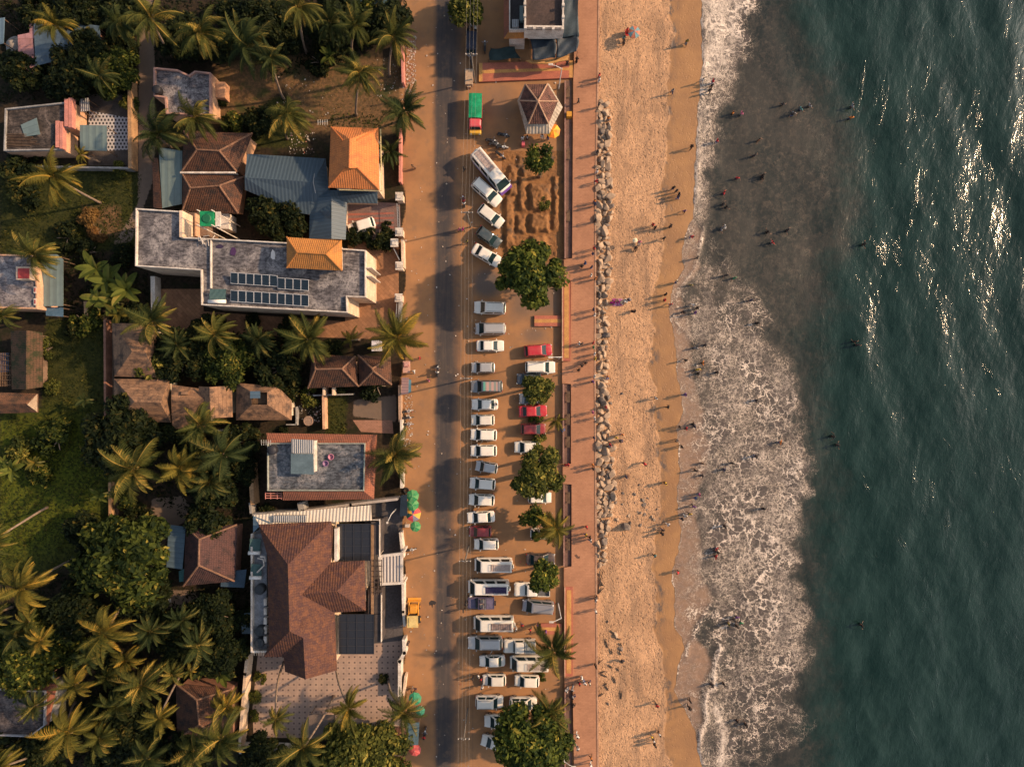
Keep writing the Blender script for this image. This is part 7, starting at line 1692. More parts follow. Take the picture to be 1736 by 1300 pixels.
# white pickup under the round tree
def pickup(name, label, cx, cy, L, ang, col, cabcol=None, rack=False):
    t = thing(name, label, "pickup"); hw = .92; hl = 2.5; m = paint(SHADE[col]); p = W(cx, cy, 1.1); t.location = (0, 0, 0)
    mb = MB(); loft(mb, [rrect(-hl, hl, hw, .12, .4), rrect(-hl, hl, hw, .15, .8), rrect(-hl, hl - .05, hw, .2, .92)]); build("body", mb, m, t, recalc=True)
    mb = MB(); loft(mb, [rrect(.9, hl - .06, hw * .92, .2, .9), rrect(.95, hl - .15, hw * .88, .22, 1.05), rrect(1.0, hl - .35, hw * .75, .2, 1.09)]); build("bonnet", mb, m, t, recalc=True)
    mb = MB(); loft(mb, [rrect(-.75, 1.05, hw * .95, .12, .9), rrect(-.7, .7, hw * .82, .14, 1.68), rrect(-.55, .5, hw * .66, .14, 1.75)]); build("cabin", mb, m, t, recalc=True)
    mb = MB(); panel_(mb, [(1.0, -.74, 1.0), (1.0, .74, 1.0), (.72, .62, 1.62), (.72, -.62, 1.62)], .03); build("windshield", mb, TINTG, t)
    for s in (1, -1):
        build("side_window", MB().obox((.05, s * .83, 1.3), 1.1, .03, .42, Matrix.Rotation(s * .13, 3, 'X')), TINTG, t)
        build("bed_side", MB().box(-hl + .02, -.78, s * hw - .05 if s > 0 else -hw + .005, s * hw - .005 if s > 0 else -hw + .05, .93, 1.3), m, t)
        for x in (1.55, -1.5): wo = build("wheel", MB().wheel((x, s * .85, .37), .37, .24), BLACK_RUBBER, t); build("rim", MB().wheel((x, s * .95, .37), .22, .06), CHROME, wo)
        build("headlight", MB().obox((hl - .02, s * .66, .85), .1, .3, .16), LAMP, t)
    build("cargo_bed", MB().box(-hl + .06, -.79, -.86, .86, .925, .97), surf((.1, .1, .11), (.06, .06, .065)), t); build("tailgate", MB().box(-hl - .02, -hl + .05, -.86, .86, .93, 1.3), m, t)
    if rack:
        f = MB()
        for y in (-.8, -.27, .27, .8): f.tube([(-hl + .1, y, 1.75), (-.78, y, 1.75)], .035, 5)
        for k in range(4): x = -hl + .1 + k * .54; f.tube([(x, -.8, 1.75), (x, .8, 1.75)], .035, 5); f.tube([(x, -.8, 1.3), (x, -.8, 1.75)], .03, 5); f.tube([(x, .8, 1.3), (x, .8, 1.75)], .03, 5)
        build("cargo_frame", f, plain((.12, .15, .17), .5), t); build("cargo_cover", MB().box(-hl + .12, -.8, -.78, .78, 1.3, 1.62), surf((.32, .34, .33), (.24, .26, .26), 1), t)
    t.location = (p.x, p.y, .004); t.rotation_euler = (0, 0, math.radians(ang)); s = L * MPP * .97 / 5.0; t.scale = (s, 1, 1)
    return t
pickup("pickup_truck", "white pickup with a dark cargo bed under the round tree, right row", 902, 999.5, 61, 180, "white")
pickup("pickup_truck", "pale pickup with a barred cargo frame, left of the lower parking palm", 881, 1096, 55, 180, "cream", rack=True)
# open purple jeep
t = thing("jeep", "open purple jeep with pale seat covers beside the purple-panelled minibus", "jeep"); m = paint(SHADE["purple"])
mb = MB(); loft(mb, [rrect(-1.85, 1.85, .8, .1, .4), rrect(-1.85, 1.85, .8, .12, .85)]); build("body", mb, m, t, recalc=True); mb = MB(); loft(mb, [rrect(.75, 1.83, .7, .15, .85), rrect(.8, 1.75, .6, .15, 1.02)]); build("bonnet", mb, m, t, recalc=True)
build("rear_body", MB().ring([(-1.84, -.79), (.4, -.79), (.4, .79), (-1.84, .79)], [(-1.76, -.7), (.32, -.7), (.32, .7), (-1.76, .7)], .86, 1.15), m, t); build("windshield", MB().obox((.62, 0, 1.25), .04, 1.4, .5, Matrix.Rotation(-.25, 3, 'Y')), TINTG, t)
for y in (.36, -.36): build("seat", MB().obox((-.1, y, .98), .5, .5, .2).obox((-.38, y, 1.25), .12, .5, .5), surf((.5, .42, .34), (.3, .2, .15), 3), t)
build("rear_cover", MB().box(-1.75, -.75, -.69, .69, 1.0, 1.1), surf((.14, .12, .2), (.1, .09, .14), 1.5), t); build("dashboard", MB().box(.33, .5, -.7, .7, .87, 1.05), DARKM, t); build("roll_bar", MB().tube([(-.6, -.72, 1.0), (-.6, -.72, 1.6), (-.6, .72, 1.6), (-.6, .72, 1.0)], .04, 6), STEEL, t)
for s in (1, -1):
    for x in (1.2, -1.15): wo = build("wheel", MB().wheel((x, s * .74, .36), .36, .24), BLACK_RUBBER, t); build("rim", MB().wheel((x, s * .84, .36), .2, .06), CHROME, wo)
    build("headlight", MB().obox((1.86, s * .5, .75), .06, .2, .2), LAMP, t)
build("spare_wheel", MB().wheel((-1.98, 0, .9), .34, .2, 'x'), BLACK_RUBBER, t); p = W(815.5, 1022, .9); t.location = (p.x, p.y, .004); t.rotation_euler = (0, 0, math.pi)
# red lorry with a green load
t = thing("lorry", "small lorry with a bright green tarpaulined bed, red cab and yellow bonnet", "truck")
build("chassis", MB().box(-2.7, 2.4, -.55, .55, .45, .7), DARKM, t); build("cargo_bed", MB().ring([(-2.75, -.95), (.75, -.95), (.75, .95), (-2.75, .95)], [(-2.67, -.87), (.67, -.87), (.67, .87), (-2.67, .87)], .9, 1.75).box(-2.75, .75, -.95, .95, .72, .9), surf((.35, .05, .05), (.25, .04, .04)), t)
tp = MB()
bmv = []; nx, ny = 14, 8
for i in range(nx + 1):
    for j in range(ny + 1): x = -2.72 + 3.45 * i / nx; y = -.93 + 1.86 * j / ny; bmv.append((x, y, 1.79 + .1 * math.sin(math.pi * j / ny) + .035 * math.sin(i * 1.3) * math.sin(j * 1.1)))
tp.add(bmv, [(i * (ny + 1) + j, (i + 1) * (ny + 1) + j, (i + 1) * (ny + 1) + j + 1, i * (ny + 1) + j + 1) for i in range(nx) for j in range(ny)]); build("tarpaulin", tp, surf((.01, .30, .13), (.008, .2, .085), 1.0, .55), t, True)
mb = MB(); loft(mb, [rrect(.85, 2.2, .88, .12, .7), rrect(.85, 2.2, .9, .15, 1.3), rrect(.9, 2.0, .82, .16, 1.85), rrect(1.05, 1.85, .66, .16, 1.93)]); build("cab", mb, paint((.55, .07, .08)), t, recalc=True); mb = MB(); panel_(mb, [(2.21, -.75, 1.28), (2.21, .75, 1.28), (2.03, .68, 1.78), (2.03, -.68, 1.78)], .02); build("windshield", mb, TINTG, t)
mb = MB(); loft(mb, [rrect(2.1, 2.72, .86, .12, .6), rrect(2.1, 2.7, .85, .15, 1.05), rrect(2.15, 2.62, .75, .15, 1.15)]); build("bonnet", mb, paint((.65, .36, .03)), t, recalc=True)
for s in (1, -1):
    for x in (1.9, -1.7, -1.0)[:2]: wo = build("wheel", MB().wheel((x, s * .8, .42), .42, .28), BLACK_RUBBER, t); build("rim", MB().wheel((x, s * .93, .42), .22, .06), CHROME, wo)
    build("headlight", MB().obox((2.72, s * .6, .85), .06, .22, .2), LAMP, t); build("side_mirror", MB().obox((2.05, s * 1.0, 1.45), .08, .16, .25), DARKM, t); build("side_window", MB().obox((1.5, s * .875, 1.5), .8, .03, .42), TINTG, t)
p = W(806, 193, 1.4); t.location = (p.x, p.y, .004); t.rotation_euler = (0, 0, math.radians(-91)); t.scale = (.98, .98, 1)
# yellow loader by the roadside
YEL = paint((.62, .26, .02), .4, 0, .2); CRM = surf((.66, .5, .2), (.5, .36, .14), 1.5, .5, .3)
t = thing("backhoe_loader", "yellow-orange loader with a cream cab roof parked on the left verge", "digger")
mb = MB(); loft(mb, [rrect(-1.5, 1.9, .55, .1, .7), rrect(-1.5, 1.85, .6, .12, 1.3)]); build("body", mb, YEL, t, recalc=True); mb = MB(); loft(mb, [rrect(.5, 1.75, .56, .1, 1.3), rrect(.55, 1.7, .5, .12, 1.5)]); build("bonnet", mb, YEL, t, recalc=True)
build("cab", MB().box(-1.35, .4, -.72, .72, 1.3, 2.45), TINTG, t); rf = build("cab_roof", MB().box(-1.5, .5, -.82, .82, 2.45, 2.58).box(-1.2, .2, -.55, .55, 2.58, 2.66), CRM, t)
for x, y in ((-1.38, .74), (-1.38, -.74), (.42, .74), (.42, -.74)): build("cab_post", MB().box(x - .05, x + .05, y - .05, y + .05, 1.3, 2.45), YEL, t)
for s in (1, -1): build("loader_arm", MB().tube([(.2, s * .7, 1.5), (1.6, s * .72, 1.2), (2.3, s * .7, .6)], .09, 6), YEL, t)
mb = MB(); pr = [(2.2, .75), (2.25, .2), (2.75, .12), (2.72, .2), (2.4, .3), (2.33, .75)]; o_ = len(mb.v)
for y in (-1.0, 1.0): mb.v += [(x, y, z) for x, z in pr]
for k in range(6): j = (k + 1) % 6; mb.f.append([k, j, 6 + j, 6 + k])
mb.f += [[5, 4, 3, 2, 1, 0], [6, 7, 8, 9, 10, 11]]; build("bucket", mb, YEL, t, recalc=True); build("boom", MB().tube([(-1.5, .1, 1.0), (-1.9, .15, 1.9), (-2.0, .2, .8)], .11, 6), YEL, t)
for s in (1, -1):
    wo = build("wheel", MB().wheel((-.9, s * .75, .6), .6, .36), BLACK_RUBBER, t); build("rim", MB().wheel((-.9, s * .94, .6), .3, .06), YEL, wo); wo = build("wheel", MB().wheel((1.3, s * .7, .42), .42, .28), BLACK_RUBBER, t); build("rim", MB().wheel((1.3, s * .85, .42), .2, .06), YEL, wo)
p = W(700, 1047, 2.0); t.location = (p.x, p.y, 0); t.rotation_euler = (0, 0, math.radians(91)); t.scale = (.8, .92, .95)
# dark blue three-wheeler at the top
t = thing("auto_rickshaw", "dark blue three-wheeler standing by the road below the top tree", "auto rickshaw"); NB_ = surf((.03, .035, .06), (.02, .025, .04), 1, .5)
mb = MB(); loft(mb, [rrect(-1.3, .9, .65, .1, .35), rrect(-1.3, 1.1, .68, .15, .8), rrect(-1.3, .9, .68, .15, 1.0)]); build("body", mb, paint((.05, .06, .09)), t, recalc=True); mb = MB(); loft(mb, [rrect(-1.35, .75, .7, .2, 1.62), rrect(-1.25, .65, .62, .22, 1.78)]); build("canopy", mb, NB_, t, recalc=True)
for x in (-1.2, .6):
    for s in (1, -1): build("post", MB().tube([(x, s * .6, 1.0), (x, s * .6, 1.63)], .03, 5), DARKM, t)
build("windshield", MB().obox((.78, 0, 1.3), .04, 1.1, .55, Matrix.Rotation(-.2, 3, 'Y')), TINTG, t); build("seat", MB().box(-1.1, -.6, -.55, .55, 1.0, 1.2), DARKM, t); build("wheel", MB().wheel((1.1, 0, .25), .25, .14), BLACK_RUBBER, t); build("headlight", MB().obox((1.12, 0, .8), .1, .2, .2), LAMP, t)
for s in (1, -1): build("wheel", MB().wheel((-.9, s * .58, .25), .25, .14), BLACK_RUBBER, t)
p = W(799, 76, 1.2); t.location = (p.x, p.y, .004); t.rotation_euler = (0, 0, math.radians(268)); t.scale = (1.25, 1, 1)
# motorcycles
def moto():
    t = thing("motorcycle", "x", "motorcycle"); build("frame", MB().tube([(.62, 0, .32), (.38, 0, .95), (-.1, 0, .62), (-.62, 0, .32)], .04, 6).obox((-.05, 0, .42), .5, .24, .34), DARKM, t)
    for x in (.64, -.64): wo = build("wheel", MB().wheel((x, 0, .3), .3, .11), BLACK_RUBBER, t); build("rim", MB().wheel((x, 0, .3), .18, .125), STEEL, wo)
    mb = MB(); loft(mb, [rrect(-.02, .42, .14, .06, .66), rrect(-.05, .42, .17, .07, .78), rrect(.03, .34, .1, .05, .9)]); build("fuel_tank", mb, paint((.06, .06, .07)), t, recalc=True)
    mb = MB(); loft(mb, [rrect(-.78, .02, .13, .06, .7), rrect(-.76, 0, .15, .07, .8), rrect(-.7, -.06, .1, .05, .84)]); build("seat", mb, plain((.02, .02, .022), .6), t, recalc=True)
    build("handlebar", MB().tube([(.26, .36, 1.02), (.4, .12, 1.0), (.4, -.12, 1.0), (.26, -.36, 1.02)], .02, 6), STEEL, t); build("headlight", MB().obox((.52, 0, .88), .12, .18, .18), LAMP, t)
    for s in (1, -1): build("mirror", MB().obox((.36, s * .36, 1.16), .03, .12, .08), CHROME, t)
    mb = MB(); loft(mb, [rrect(.38, .9, .07, .04, .6), rrect(.42, .86, .05, .03, .65)]); build("fender", mb, paint((.06, .06, .07)), t, recalc=True)
    return t
MO = moto(); MOTOS = []
for x, y, a, col, lab in [(853, 228, -10, (.04, .05, .06), "dark motorcycle nearest the kiosk, topmost of the parked group"), (833, 238, -12, (.05, .04, .04), "dark motorcycle at the left of the parked group below the lorry"), (838, 244, -5, (.05, .06, .06), "dark motorcycle in the middle of the parked group below the lorry"),
                          (851, 249, -3, (.6, .58, .54), "white scooter in the parked group below the lorry"), (848, 262, -35, (.03, .03, .04), "dark motorcycle lowest of the parked group, beside the white and purple minibus"), (786, 340, 100, (.14, .02, .02), "motorcycle carrying two riders along the road"),
                          (742, 628, 85, (.03, .03, .035), "motorcycle ridden down the middle of the road"), (720, 1244, 80, (.03, .04, .06), "motorcycle with a red-shirted rider near the bottom of the road"), (795, 48, 60, (.04, .04, .05), "motorcycle left of the three-wheeler's top end"), (806, 50, 100, (.5, .48, .45), "pale scooter right of the three-wheeler's top end"), (799, 102, 95, (.05, .05, .06), "motorcycle just below the three-wheeler"), (822, 78, 90, (.04, .04, .04), "motorcycle between the three-wheeler and the restaurant yard"), (690, 697, 10, (.4, .38, .36), "pale scooter parked on the left verge below the striped stall, upper"), (690, 708, 5, (.05, .05, .05), "dark motorcycle parked on the left verge below the striped stall, middle"), (690, 719, 0, (.3, .28, .27), "grey scooter parked on the left verge below the striped stall, lower"), (695, 932, 8, (.4, .38, .35), "pale motorcycle on the left verge beside the slatted porch"), (688, 548, 80, (.05, .06, .07), "dark motorcycle at the lower driveway gate")]:
    c = copy_tree(MO, None, {"fuel_tank": paint(col), "fender": paint(col)}); p = W(x, y, .7); c.location = (p.x, p.y, .008); c.rotation_euler = (0, 0, math.radians(a)); c["label"] = lab; c["group"] = "motorcycles"; MOTOS.append(c)
def del_tree(o):
    for ch in list(o.children): del_tree(ch)
    bpy.data.objects.remove(o)
for o in list(PROTO.values()) + [MO]: del_tree(o)
# ---------------------------------------------------------------- people
def skinned(name, verts, edges, root=0, sub=1):
    """grow one continuous surface over a skeleton: verts are (x, y, z, radius)"""
    me = bpy.data.meshes.new(name); me.from_pydata([v[:3] for v in verts], edges, []); o = bpy.data.objects.new(name, me); COL.objects.link(o)
    sk = o.modifiers.new("skin", 'SKIN'); sk.use_smooth_shade = True
    for i, v in enumerate(verts):
        d = me.skin_vertices[0].data[i]; q = v[3]; d.radius = q if hasattr(q, '__len__') else (q, q); d.use_root = (i == root)
    o.modifiers.new("sub", 'SUBSURF').levels = sub
    dg = bpy.context.evaluated_depsgraph_get(); out = bpy.data.meshes.new_from_object(o.evaluated_get(dg)); out.name = name
    bpy.data.objects.remove(o); bpy.data.meshes.remove(me); return out

def limb(verts, edges, start, pts):
    p = start
    for q in pts: verts.append(q); edges.append((p, len(verts) - 1)); p = len(verts) - 1
    return p

def person_meshes(pose, skirt=False):
    """faces +x. joints in metres for a 1.66 m figure"""
    hz = .88; lean = 0.0; J = {}
    arms = {'stand': ((.02, .24, 1.12), (.10, .25, .88)), 'walk': ((-.1, .24, 1.12), (-.06, .25, .88)), 'wade': ((.04, .40, 1.16), (.22, .52, 1.02)), 'sit': ((.1, .25, .0), (.3, .2, -.1)), 'phone': ((.1, .26, 1.14), (.3, .12, 1.32)), 'bend': ((.35, .2, .9), (.42, .18, .68))}
    legs = {'stand': [((.02, .1, .47), (0, .1, .08)), ((.01, -.1, .47), (-.03, -.1, .08))], 'walk': [((.16, .1, .5), (.2, .1, .09)), ((-.02, -.1, .47), (-.28, -.1, .12))], 'wade': [((.08, .14, .47), (.06, .16, .08)), ((.02, -.14, .47), (-.04, -.16, .08))],
            'sit': [((.42, .12, .02), (.44, .12, -.38)), ((.42, -.12, .02), (.44, -.12, -.38))], 'phone': [((.02, .1, .47), (0, .1, .08)), ((.03, -.1, .47), (-.02, -.1, .08))], 'bend': [((.05, .12, .47), (-.02, .12, .08)), ((.05, -.12, .47), (-.04, -.12, .08))]}
    if pose == 'sit': base = 0.08
    dz = -.80 if pose == 'sit' else 0.0
    bend = pose == 'bend'
    T = lambda x, z: (x + (.55 * (z - hz) if bend else .06 * (z - hz) * (pose == 'walk')), z - (.32 * (z - hz) if bend else 0) + dz)
    def tv(x, y, z, r): a, b = T(x, z); return (a, y, b, r)
    V = [tv(0, 0, hz, (.13, .10)), tv(0, 0, 1.03, (.12, .09)), tv(0, 0, 1.22, (.14, .10)), tv(0, 0, 1.36, (.10, .075)), tv(.01, 0, 1.44, .05), tv(.02, 0, 1.52, (.075, .085)), tv(.02, 0, 1.62, (.062, .07))]
    E = [(0, 1), (1, 2), (2, 3), (3, 4), (4, 5), (5, 6)]
    V.append(tv(.115, 0, 1.535, .014)); E.append((5, 7))
    al = arms[pose]; wr = {}
    for s in (1, -1):
        el, wq = al
        if pose == 'phone' and s < 0: el, wq = arms['stand']
        if pose == 'walk' and s < 0: el, wq = (.1, .24, 1.12), (.22, .23, .92)
        zz = dz if pose != 'sit' else .45
        sh = tv(0, s * .19, 1.35, .052)
        if pose == 'sit': e_ = (el[0], s * el[1], .36, .04); w_ = (wq[0], s * wq[1], .2, .03); h_ = (wq[0] + .08, s * wq[1], .17, .03)
        else: e_ = (el[0] + (0 if not bend else 0), s * el[1], el[2], .04); w_ = (wq[0], s * wq[1], wq[2], .03); d = Vector(w_[:3]) - Vector(e_[:3]); d.normalize(); h_ = (w_[0] + d.x * .08, w_[1] + d.y * .08, w_[2] + d.z * .08, (.038, .02))
        limb(V, E, 3, [sh, e_, w_, h_]); wr[s] = (Vector(w_[:3]), Vector(h_[:3]))
    for s, (kn, an) in zip((1, -1), legs[pose]):
        hp = tv(0, s * .09, hz - .06, .085)
        foot = (an[0] + .15, an[1], an[2] - .035, .03) if pose != 'sit' else (an[0] + .15, an[1], an[2] - .03, .03)
        limb(V, E, 0, [hp, (*kn, .06), (*an, .042), foot])
    body = skinned("person", V, E)
    # fingers and thumb, rooted in the palm
    bm = MB()
    for s in (1, -1):
        w_, h_ = wr[s]; d = (h_ - w_).normalized(); sd = d.cross(Vector((0, 0, 1)));
        if sd.length < .1: sd = Vector((1, 0, 0))
        sd.normalize(); pn = d.cross(sd)
        for k, ln in enumerate((.062, .075, .08, .07)):
            b = h_ + sd * (-.028 + .018 * k) - d * .01; m = b + d * ln * .6; tip = m + (d * .7 - pn * .5 * (1 if pn.z > 0 else -1)).normalized() * ln * .5; bm.tube([b, m, tip], [.009, .008, .006], 5)
        b = w_ + d * .03 + sd * .03; bm.tube([b, b + (d * .6 + sd * .8) * .04, b + (d * .95 + sd * .7) * .06], [.01, .009, .007], 5)
    me2 = mesh_of(bm, "f"); b2 = bmesh.new(); b2.from_mesh(body); b2.from_mesh(me2); b2.to_mesh(body); b2.free(); bpy.data.meshes.remove(me2)
    body.polygons.foreach_set("use_smooth", [True] * len(body.polygons))
    # shirt: torso and upper arms, a little larger than the body
    SV = [tv(0, 0, hz + .02, (.155, .12)), tv(0, 0, 1.05, (.15, .11)), tv(0, 0, 1.22, (.165, .12)), tv(0, 0, 1.365, (.115, .09))]; SE = [(0, 1), (1, 2), (2, 3)]
    nb = len(V)
    for s, i0 in ((1, 8), (-1, 12)):
        a = V[i0]; e = V[i0 + 1]; mid = tuple(a[k] + (e[k] - a[k]) * .75 for k in range(3)); limb(SV, SE, 3, [(*a[:3], .072), (*mid, .058)])
    shirt = skinned("shirt", SV, SE)
    if skirt:
        LV = [tv(0, 0, hz + .08, (.15, .115)), tv(0, 0, hz - .1, (.19, .15))] + ([(.22, 0, .06, (.2, .15)), (.44, 0, .03, (.17, .15)), (.46, 0, -.25, (.16, .14))] if pose == 'sit' else [(.02, 0, .45, (.2, .17)), (0, 0, .14, (.23, .2))]); LE = [(i, i + 1) for i in range(len(LV) - 1)]
        lower = skinned("skirt", LV, LE)
    else:
        LV = [tv(0, 0, hz + .06, (.145, .11))]; LE = []
        for i0 in (16, 20):
            h, k, a = V[i0], V[i0 + 1], V[i0 + 2]; lo = tuple(k[q] + (a[q] - k[q]) * .85 for q in range(3)); limb(LV, LE, 0, [(*h[:3], .105), (*k[:3], .078), (*lo, .06)])
        lower = skinned("trousers", LV, LE)
    hx, hzz = T(.02, 1.58); mb = MB(); mb.lathe((hx - .012, 0, hzz), [(.088, -.09), (.1, -.02), (.098, .03), (.075, .085), (.035, .108), (.004, .113)], 12)
    if skirt: mb.lathe((hx - .1, 0, hzz - .05), [(.01, -.07), (.05, -.05), (.06, 0), (.05, .04), (.01, .06)], 10)
    hair = mesh_of(mb, "hair", None, True)
    return body, shirt, lower, hair, ("skirt" if skirt else "trousers")

SKIN = plain((.16, .085, .05), .5, 0, .35, .1); HAIRM = plain((.012, .01, .009), .5)
PM = {}
for ps in ('stand', 'walk', 'wade', 'sit', 'phone', 'bend'):
    for sk in (False, True):
        if sk and ps in ('phone',): continue
        b, s_, l, h, ln = person_meshes(ps, sk)
        for me, m in ((b, SKIN), (s_, SKIN), (l, SKIN), (h, HAIRM)):
            me.materials.clear(); me.materials.append(m)
        PM[ps, sk] = (b, s_, l, h, ln)
CLO = dict(red=(.45, .03, .035), dark=(.03, .03, .035), white=(.6, .58, .54), orange=(.55, .17, .03), yellow=(.6, .38, .04), purple=(.14, .05, .2), green=(.02, .2, .09), blue=(.04, .1, .25), navy=(.02, .03, .08), pink=(.55, .14, .24), teal=(.08, .22, .22), grey=(.2, .2, .21), black=(.012, .012, .014), brown=(.13, .07, .04), olive=(.2, .16, .04), cream=(.55, .47, .34), magenta=(.4, .02, .2))
LOW = ['navy', 'dark', 'grey', 'black', 'brown', 'blue', 'dark']
PEOPLE = []
rp = random.Random(31)
# (px, py, colour, pose) by place
PROM = """1016 128 red s|1016 135 white s|1015 178 dark p|981 171 dark w|1013 258 dark s|1012 291 white s|1008 309 red b|1008 341 orange s|1009 347 navy s|1009 374 dark s|1007 421 red s|1005 430 navy s|987 451 dark w|992 446 blue w|1003 453 navy s|1002 467 white s|1010 472 orange s|1006 525 navy s|1008 534 white s|982 582 white w|986 583 dark w|1006 581 red s|1006 589 green s|1008 600 white s|1009 608 yellow s|993 615 black w|987 620 black w|981 627 black w|1008 638 white s|1005 647 purple s|1005 699 pink s|1008 709 white p|1007 742 navy s|953 729 blue t|964 788 red t|1005 788 orange s|1006 795 dark s|995 894 red w|993 906 yellow w|1000 911 black w|1001 916 white w|1010 1017 white s|1010 1036 white s|1010 1129 black s|987 1150 white w|982 1158 red w|991 1157 white w|1000 1158 cream w|960 1171 white t|970 1168 grey t|971 1182 grey t|971 1195 black t|979 1246 white w|979 1267 white w|1002 1284 orange w|1002 1296 white w|1012 1012 dark b|962 105 dark s|978 102 black s"""
ROADP = """885 1061 red w|899 1069 red w|912 1062 purple w|926 1073 purple w|875 1067 white s|801 1151 dark s|815 1153 red s|811 1147 white s|817 1166 white s|829 1100 white b|786 285 dark w|703 283 brown b|778 388 pink w|784 388 magenta w|791 409 olive w|701 630 white w|726 645 pink w|711 607 red s|799 1004 white s|800 1010 white b|842 685 grey s|919 230 white s|929 232 navy s|894 232 grey s|886 233 white s|698 1170 brown s|703 1172 brown s|790 1024 dark w|691 1092 dark s|785 1036 black w"""
BEACHP = """1166 68 olive w|1141 152 grey w|1174 247 black w|1143 317 black s|1148 322 dark s|1153 327 black w|1151 333 navy w|1162 356 purple w|1108 380 red s|1112 385 black s|1138 382 dark w|1127 403 black w|1085 409 pink t|1079 419 black t|1149 477 cream w|1130 498 black w|1128 508 red s|1138 515 red w|1042 512 magenta t|1048 512 magenta t|1054 511 cream t|1060 509 white t|1066 508 navy t|1077 527 black t|1113 675 white w|1134 690 black w|1055 737 orange s|1045 742 yellow s|1052 748 dark t|1035 754 red s|1092 785 red b|1030 638 orange t|1034 757 grey s|1062 809 navy t|1130 820 yellow w|1134 890 white w|1125 900 black w|1124 906 dark w|1111 943 teal w|1115 1198 red w|1106 1251 yellow s|1110 1259 white w|1119 1247 white w|1111 1265 black w|1066 54 red t|1064 49 red t|1058 63 teal t|1058 71 dark s|1032 200 orange s|1055 1121 dark t|1028 690 red s"""
WATERP = """1193 133 white w|1211 134 red w|1209 142 black w|1206 150 dark w|1219 235 red s|1247 186 orange s|1262 187 pink s|1333 171 dark v|1352 186 grey v|1284 259 dark v|1292 232 brown v|1255 297 red v|1299 293 black v|1298 297 black v|1232 323 red v|1237 347 black v|1231 342 dark v|1172 400 red b|1185 435 dark w|1228 385 grey v|1234 381 white v|1307 390 black v|1315 408 red v|1341 387 dark v|1236 464 dark v|1250 469 green v|1278 507 navy v|1175 481 olive v|1179 515 white w|1185 521 black w|1181 529 purple w|1159 528 black b|1290 546 black v|1200 584 dark v|1183 589 grey v|1165 610 black w|1196 615 orange v|1187 626 yellow v|1188 633 black v|1220 631 black v|1163 669 purple w|1288 679 black v|1179 720 black v|1166 727 red w|1154 724 dark w|1158 758 black w|1150 747 dark b|1329 751 orange v|1286 775 black v|1247 787 black v|1182 799 black w|1195 787 brown v|1195 808 dark v|1233 798 navy v|1188 840 pink w|1182 846 blue w|1179 860 purple w|1172 873 yellow w|1164 876 white w|1158 881 dark w|1233 895 black v|1300 865 black v|1219 934 red v|1218 947 red v|1222 940 black v|1152 971 red b|1254 1051 purple v|1261 1061 green v|1240 1063 olive v|1254 1067 black v|1250 1056 dark v|1232 1166 black v|1211 1167 dark w|1172 1192 black w|1171 1203 black w|1255 1230 black v|1270 1236 black v|1364 179 teal v|1379 173 grey v|1350 188 dark v|1450 194 orange v|1452 174 grey v|1472 411 black v|1457 578 black v|1461 584 dark v|1419 741 black v|1427 756 dark v|1468 1065 black v|1217 938 dark v|1182 724 navy v"""
POSE = dict(s='stand', w='walk', v='wade', t='sit', p='phone', b='bend')
WORD = dict(stand="standing", walk="walking", wade="wading waist-deep", sit="sitting", phone="raising a hand", bend="bending over")
shy = lambda y: float(np.interp(y, [s[0] for s in SHORE], [s[1] for s in SHORE]))
def place_people(txt, zone):
    for rec in txt.split('|'):
        x, y, col, p = rec.split(); x, y = float(x), float(y); pose = POSE[p]; skirt = rp.random() < .3 and pose != 'phone' and zone != 'water'
        zt = .9 if pose in ('sit', 'bend') else 1.25; w = W(x, y, zt)
        if zone == 'prom': z = PZ if x > 972 or 440 < y < 474 or y > 1146 and y < 1169 or 614 < y < 650 else .06; wh = "on the promenade" if x < 998 else "at the promenade edge"
        elif zone == 'road': z = .006; wh = "in the parking ground" if x > 800 else ("on the road" if x > 735 else "on the left verge")
        else:
            gz = beach_ground(w); d = x - shy(y); z = gz
            if zone == 'water': z = max(gz, -1.0 if d > 60 else -.62); z = -.45 - .62 if pose == 'wade' else min(z, -.25)
            if zone == 'beach': wh = "on the wet sand" if x > np.interp(y, [q[0] for q in WET], [q[1] for q in WET]) - 4 else "on the dry sand"
            else: wh = "at the water's edge" if d < 40 else ("in the surf" if d < 130 else "in open water")
        if zone == 'prom' and x < 972 and pose == 'sit': z = .55 if z < .3 else z + .4; wh = "on the promenade wall"
        elif pose == 'sit': z += .06 if zone == 'beach' else .42
        if zone == 'beach' and pose == 'sit': z = beach_ground(w) + .40
        b, s_, l, h, ln = PM[pose, skirt]
        o = link(b, "person"); o.location = (w.x, w.y, z); q = rp.uniform(.93, 1.06); o.scale = (q, q, q)
        face = rp.choice([0, 90, -90, 180, 20, -40]) + rp.uniform(-25, 25)
        if zone == 'prom' and x > 1000: face = rp.choice([0, 0, 0, 180]) + rp.uniform(-40, 40)
        o.rotation_euler = (0, 0, math.radians(face)); sh = link(s_, "shirt", o); lo = link(l, ln, o); link(h, "hair", o)
        lc = CLO[col] if col in ('black', 'white', 'dark') and rp.random() < .6 or skirt and rp.random() < .6 else CLO[rp.choice(LOW)]
        for ob, c in ((sh, CLO[col]), (lo, lc)): ob.material_slots[0].link = 'OBJECT'; ob.material_slots[0].material = plain(c, .8, 0, .2, .15)
        what = {"dark": "dark clothes", "black": "black clothes"}.get(col, f"{col} top")
        tag(o, f"person in {what} {WORD[pose]} {wh}, level with {lmk(y)}", "person", dict(prom="people on the promenade", road="people around the road", beach="people on the sand", water="people in the sea")[zone]); PEOPLE.append((o, x, y))
place_people(PROM, 'prom'); place_people(ROADP, 'road'); place_people(BEACHP, 'beach'); place_people(WATERP, 'water')
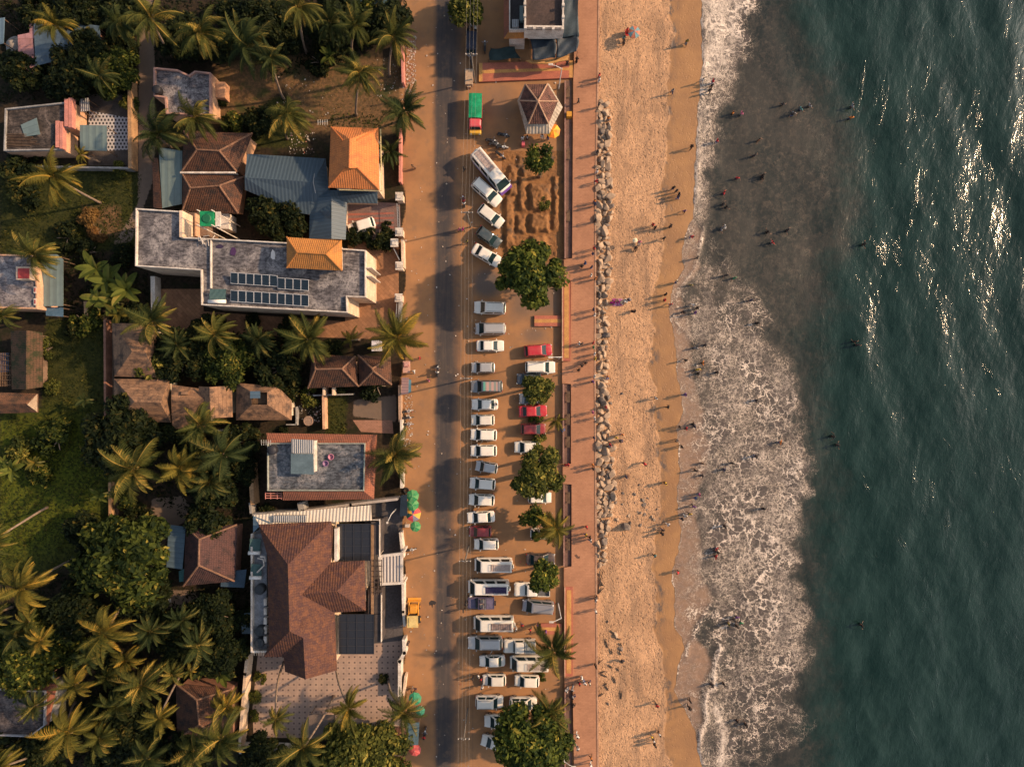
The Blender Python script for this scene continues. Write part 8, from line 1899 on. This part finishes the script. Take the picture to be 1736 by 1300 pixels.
# riders
for m, sits in zip((MOTOS[5], MOTOS[6], MOTOS[7]), ((("red", .0), ("white", -.38)), (("white", -.1),), (("red", -.1),))):
    for k, (col, off) in enumerate(sits):
        b, s_, l, h, ln = PM['sit', False]; o = link(b, "person"); d = Matrix.Rotation(m.rotation_euler.z, 3, 'Z') @ Vector((off - .15, 0, 0)); o.location = (m.location.x + d.x, m.location.y + d.y, .79); o.rotation_euler = m.rotation_euler
        sh = link(s_, "shirt", o); lo = link(l, ln, o); link(h, "hair", o)
        for ob, c in ((sh, CLO[col]), (lo, CLO['dark'])): ob.material_slots[0].link = 'OBJECT'; ob.material_slots[0].material = plain(c, .8, 0, .2, .15)
        y = 650 - m.location.y / MPP
        tag(o, f"motorcycle {'passenger' if k else 'rider'} in {col} top on the road, level with {lmk(y)}", "person", "people around the road"); PEOPLE.append((o, 790, y))
# sheet under the sitting group, deck chair by the parasol
p = G(1049, 513); mb = MB(); z = beach_ground(p) + .03; mb.box(p.x - .9, p.x + .55, p.y - .45, p.y + .55, z, z + .03); tag(build_at("picnic_sheet", mb, surf((.4, .03, .22), (.5, .3, .4), 2.5)), "magenta sheet spread on the sand under a sitting group", "sheet")
p = G(1064, 60); z = beach_ground(p); t = thing("beach_chair", "red beach chair beside the parasol near the top", "chair", (p.x, p.y, z)); build("seat", MB().box(p.x - .3, p.x + .35, p.y - .28, p.y + .28, z + .36, z + .42), plain(CLO['red']), t); build("backrest", MB().obox((p.x - .42, p.y, z + .72), .06, .56, .7, Matrix.Rotation(-.3, 3, 'Y')), plain(CLO['red']), t)
for dx in (-.27, .31):
    for dy in (-.24, .24): build("leg", MB().tube([(p.x + dx, p.y + dy, z - .05), (p.x + dx, p.y + dy, z + .36)], .025, 5), STEEL, t)

# ---------------------------------------------------------------- labels that would be the same say which one they are
from collections import defaultdict
cnt = defaultdict(list)
for o, x, y in PEOPLE: cnt[o["label"]].append((y, x, o))
NTH = ["topmost", "second from top", "third from top", "fourth from top", "fifth from top", "sixth from top", "seventh from top", "eighth from top"]
for lab, L in cnt.items():
    if len(L) == 1: continue
    L.sort(key=lambda q: q[0])
    for k, (y, x, o) in enumerate(L): o["label"] = lab.replace("person in ", ("upper " if k == 0 else "lower ") + "person in ") if len(L) == 2 else f"{lab}, {NTH[k]}"
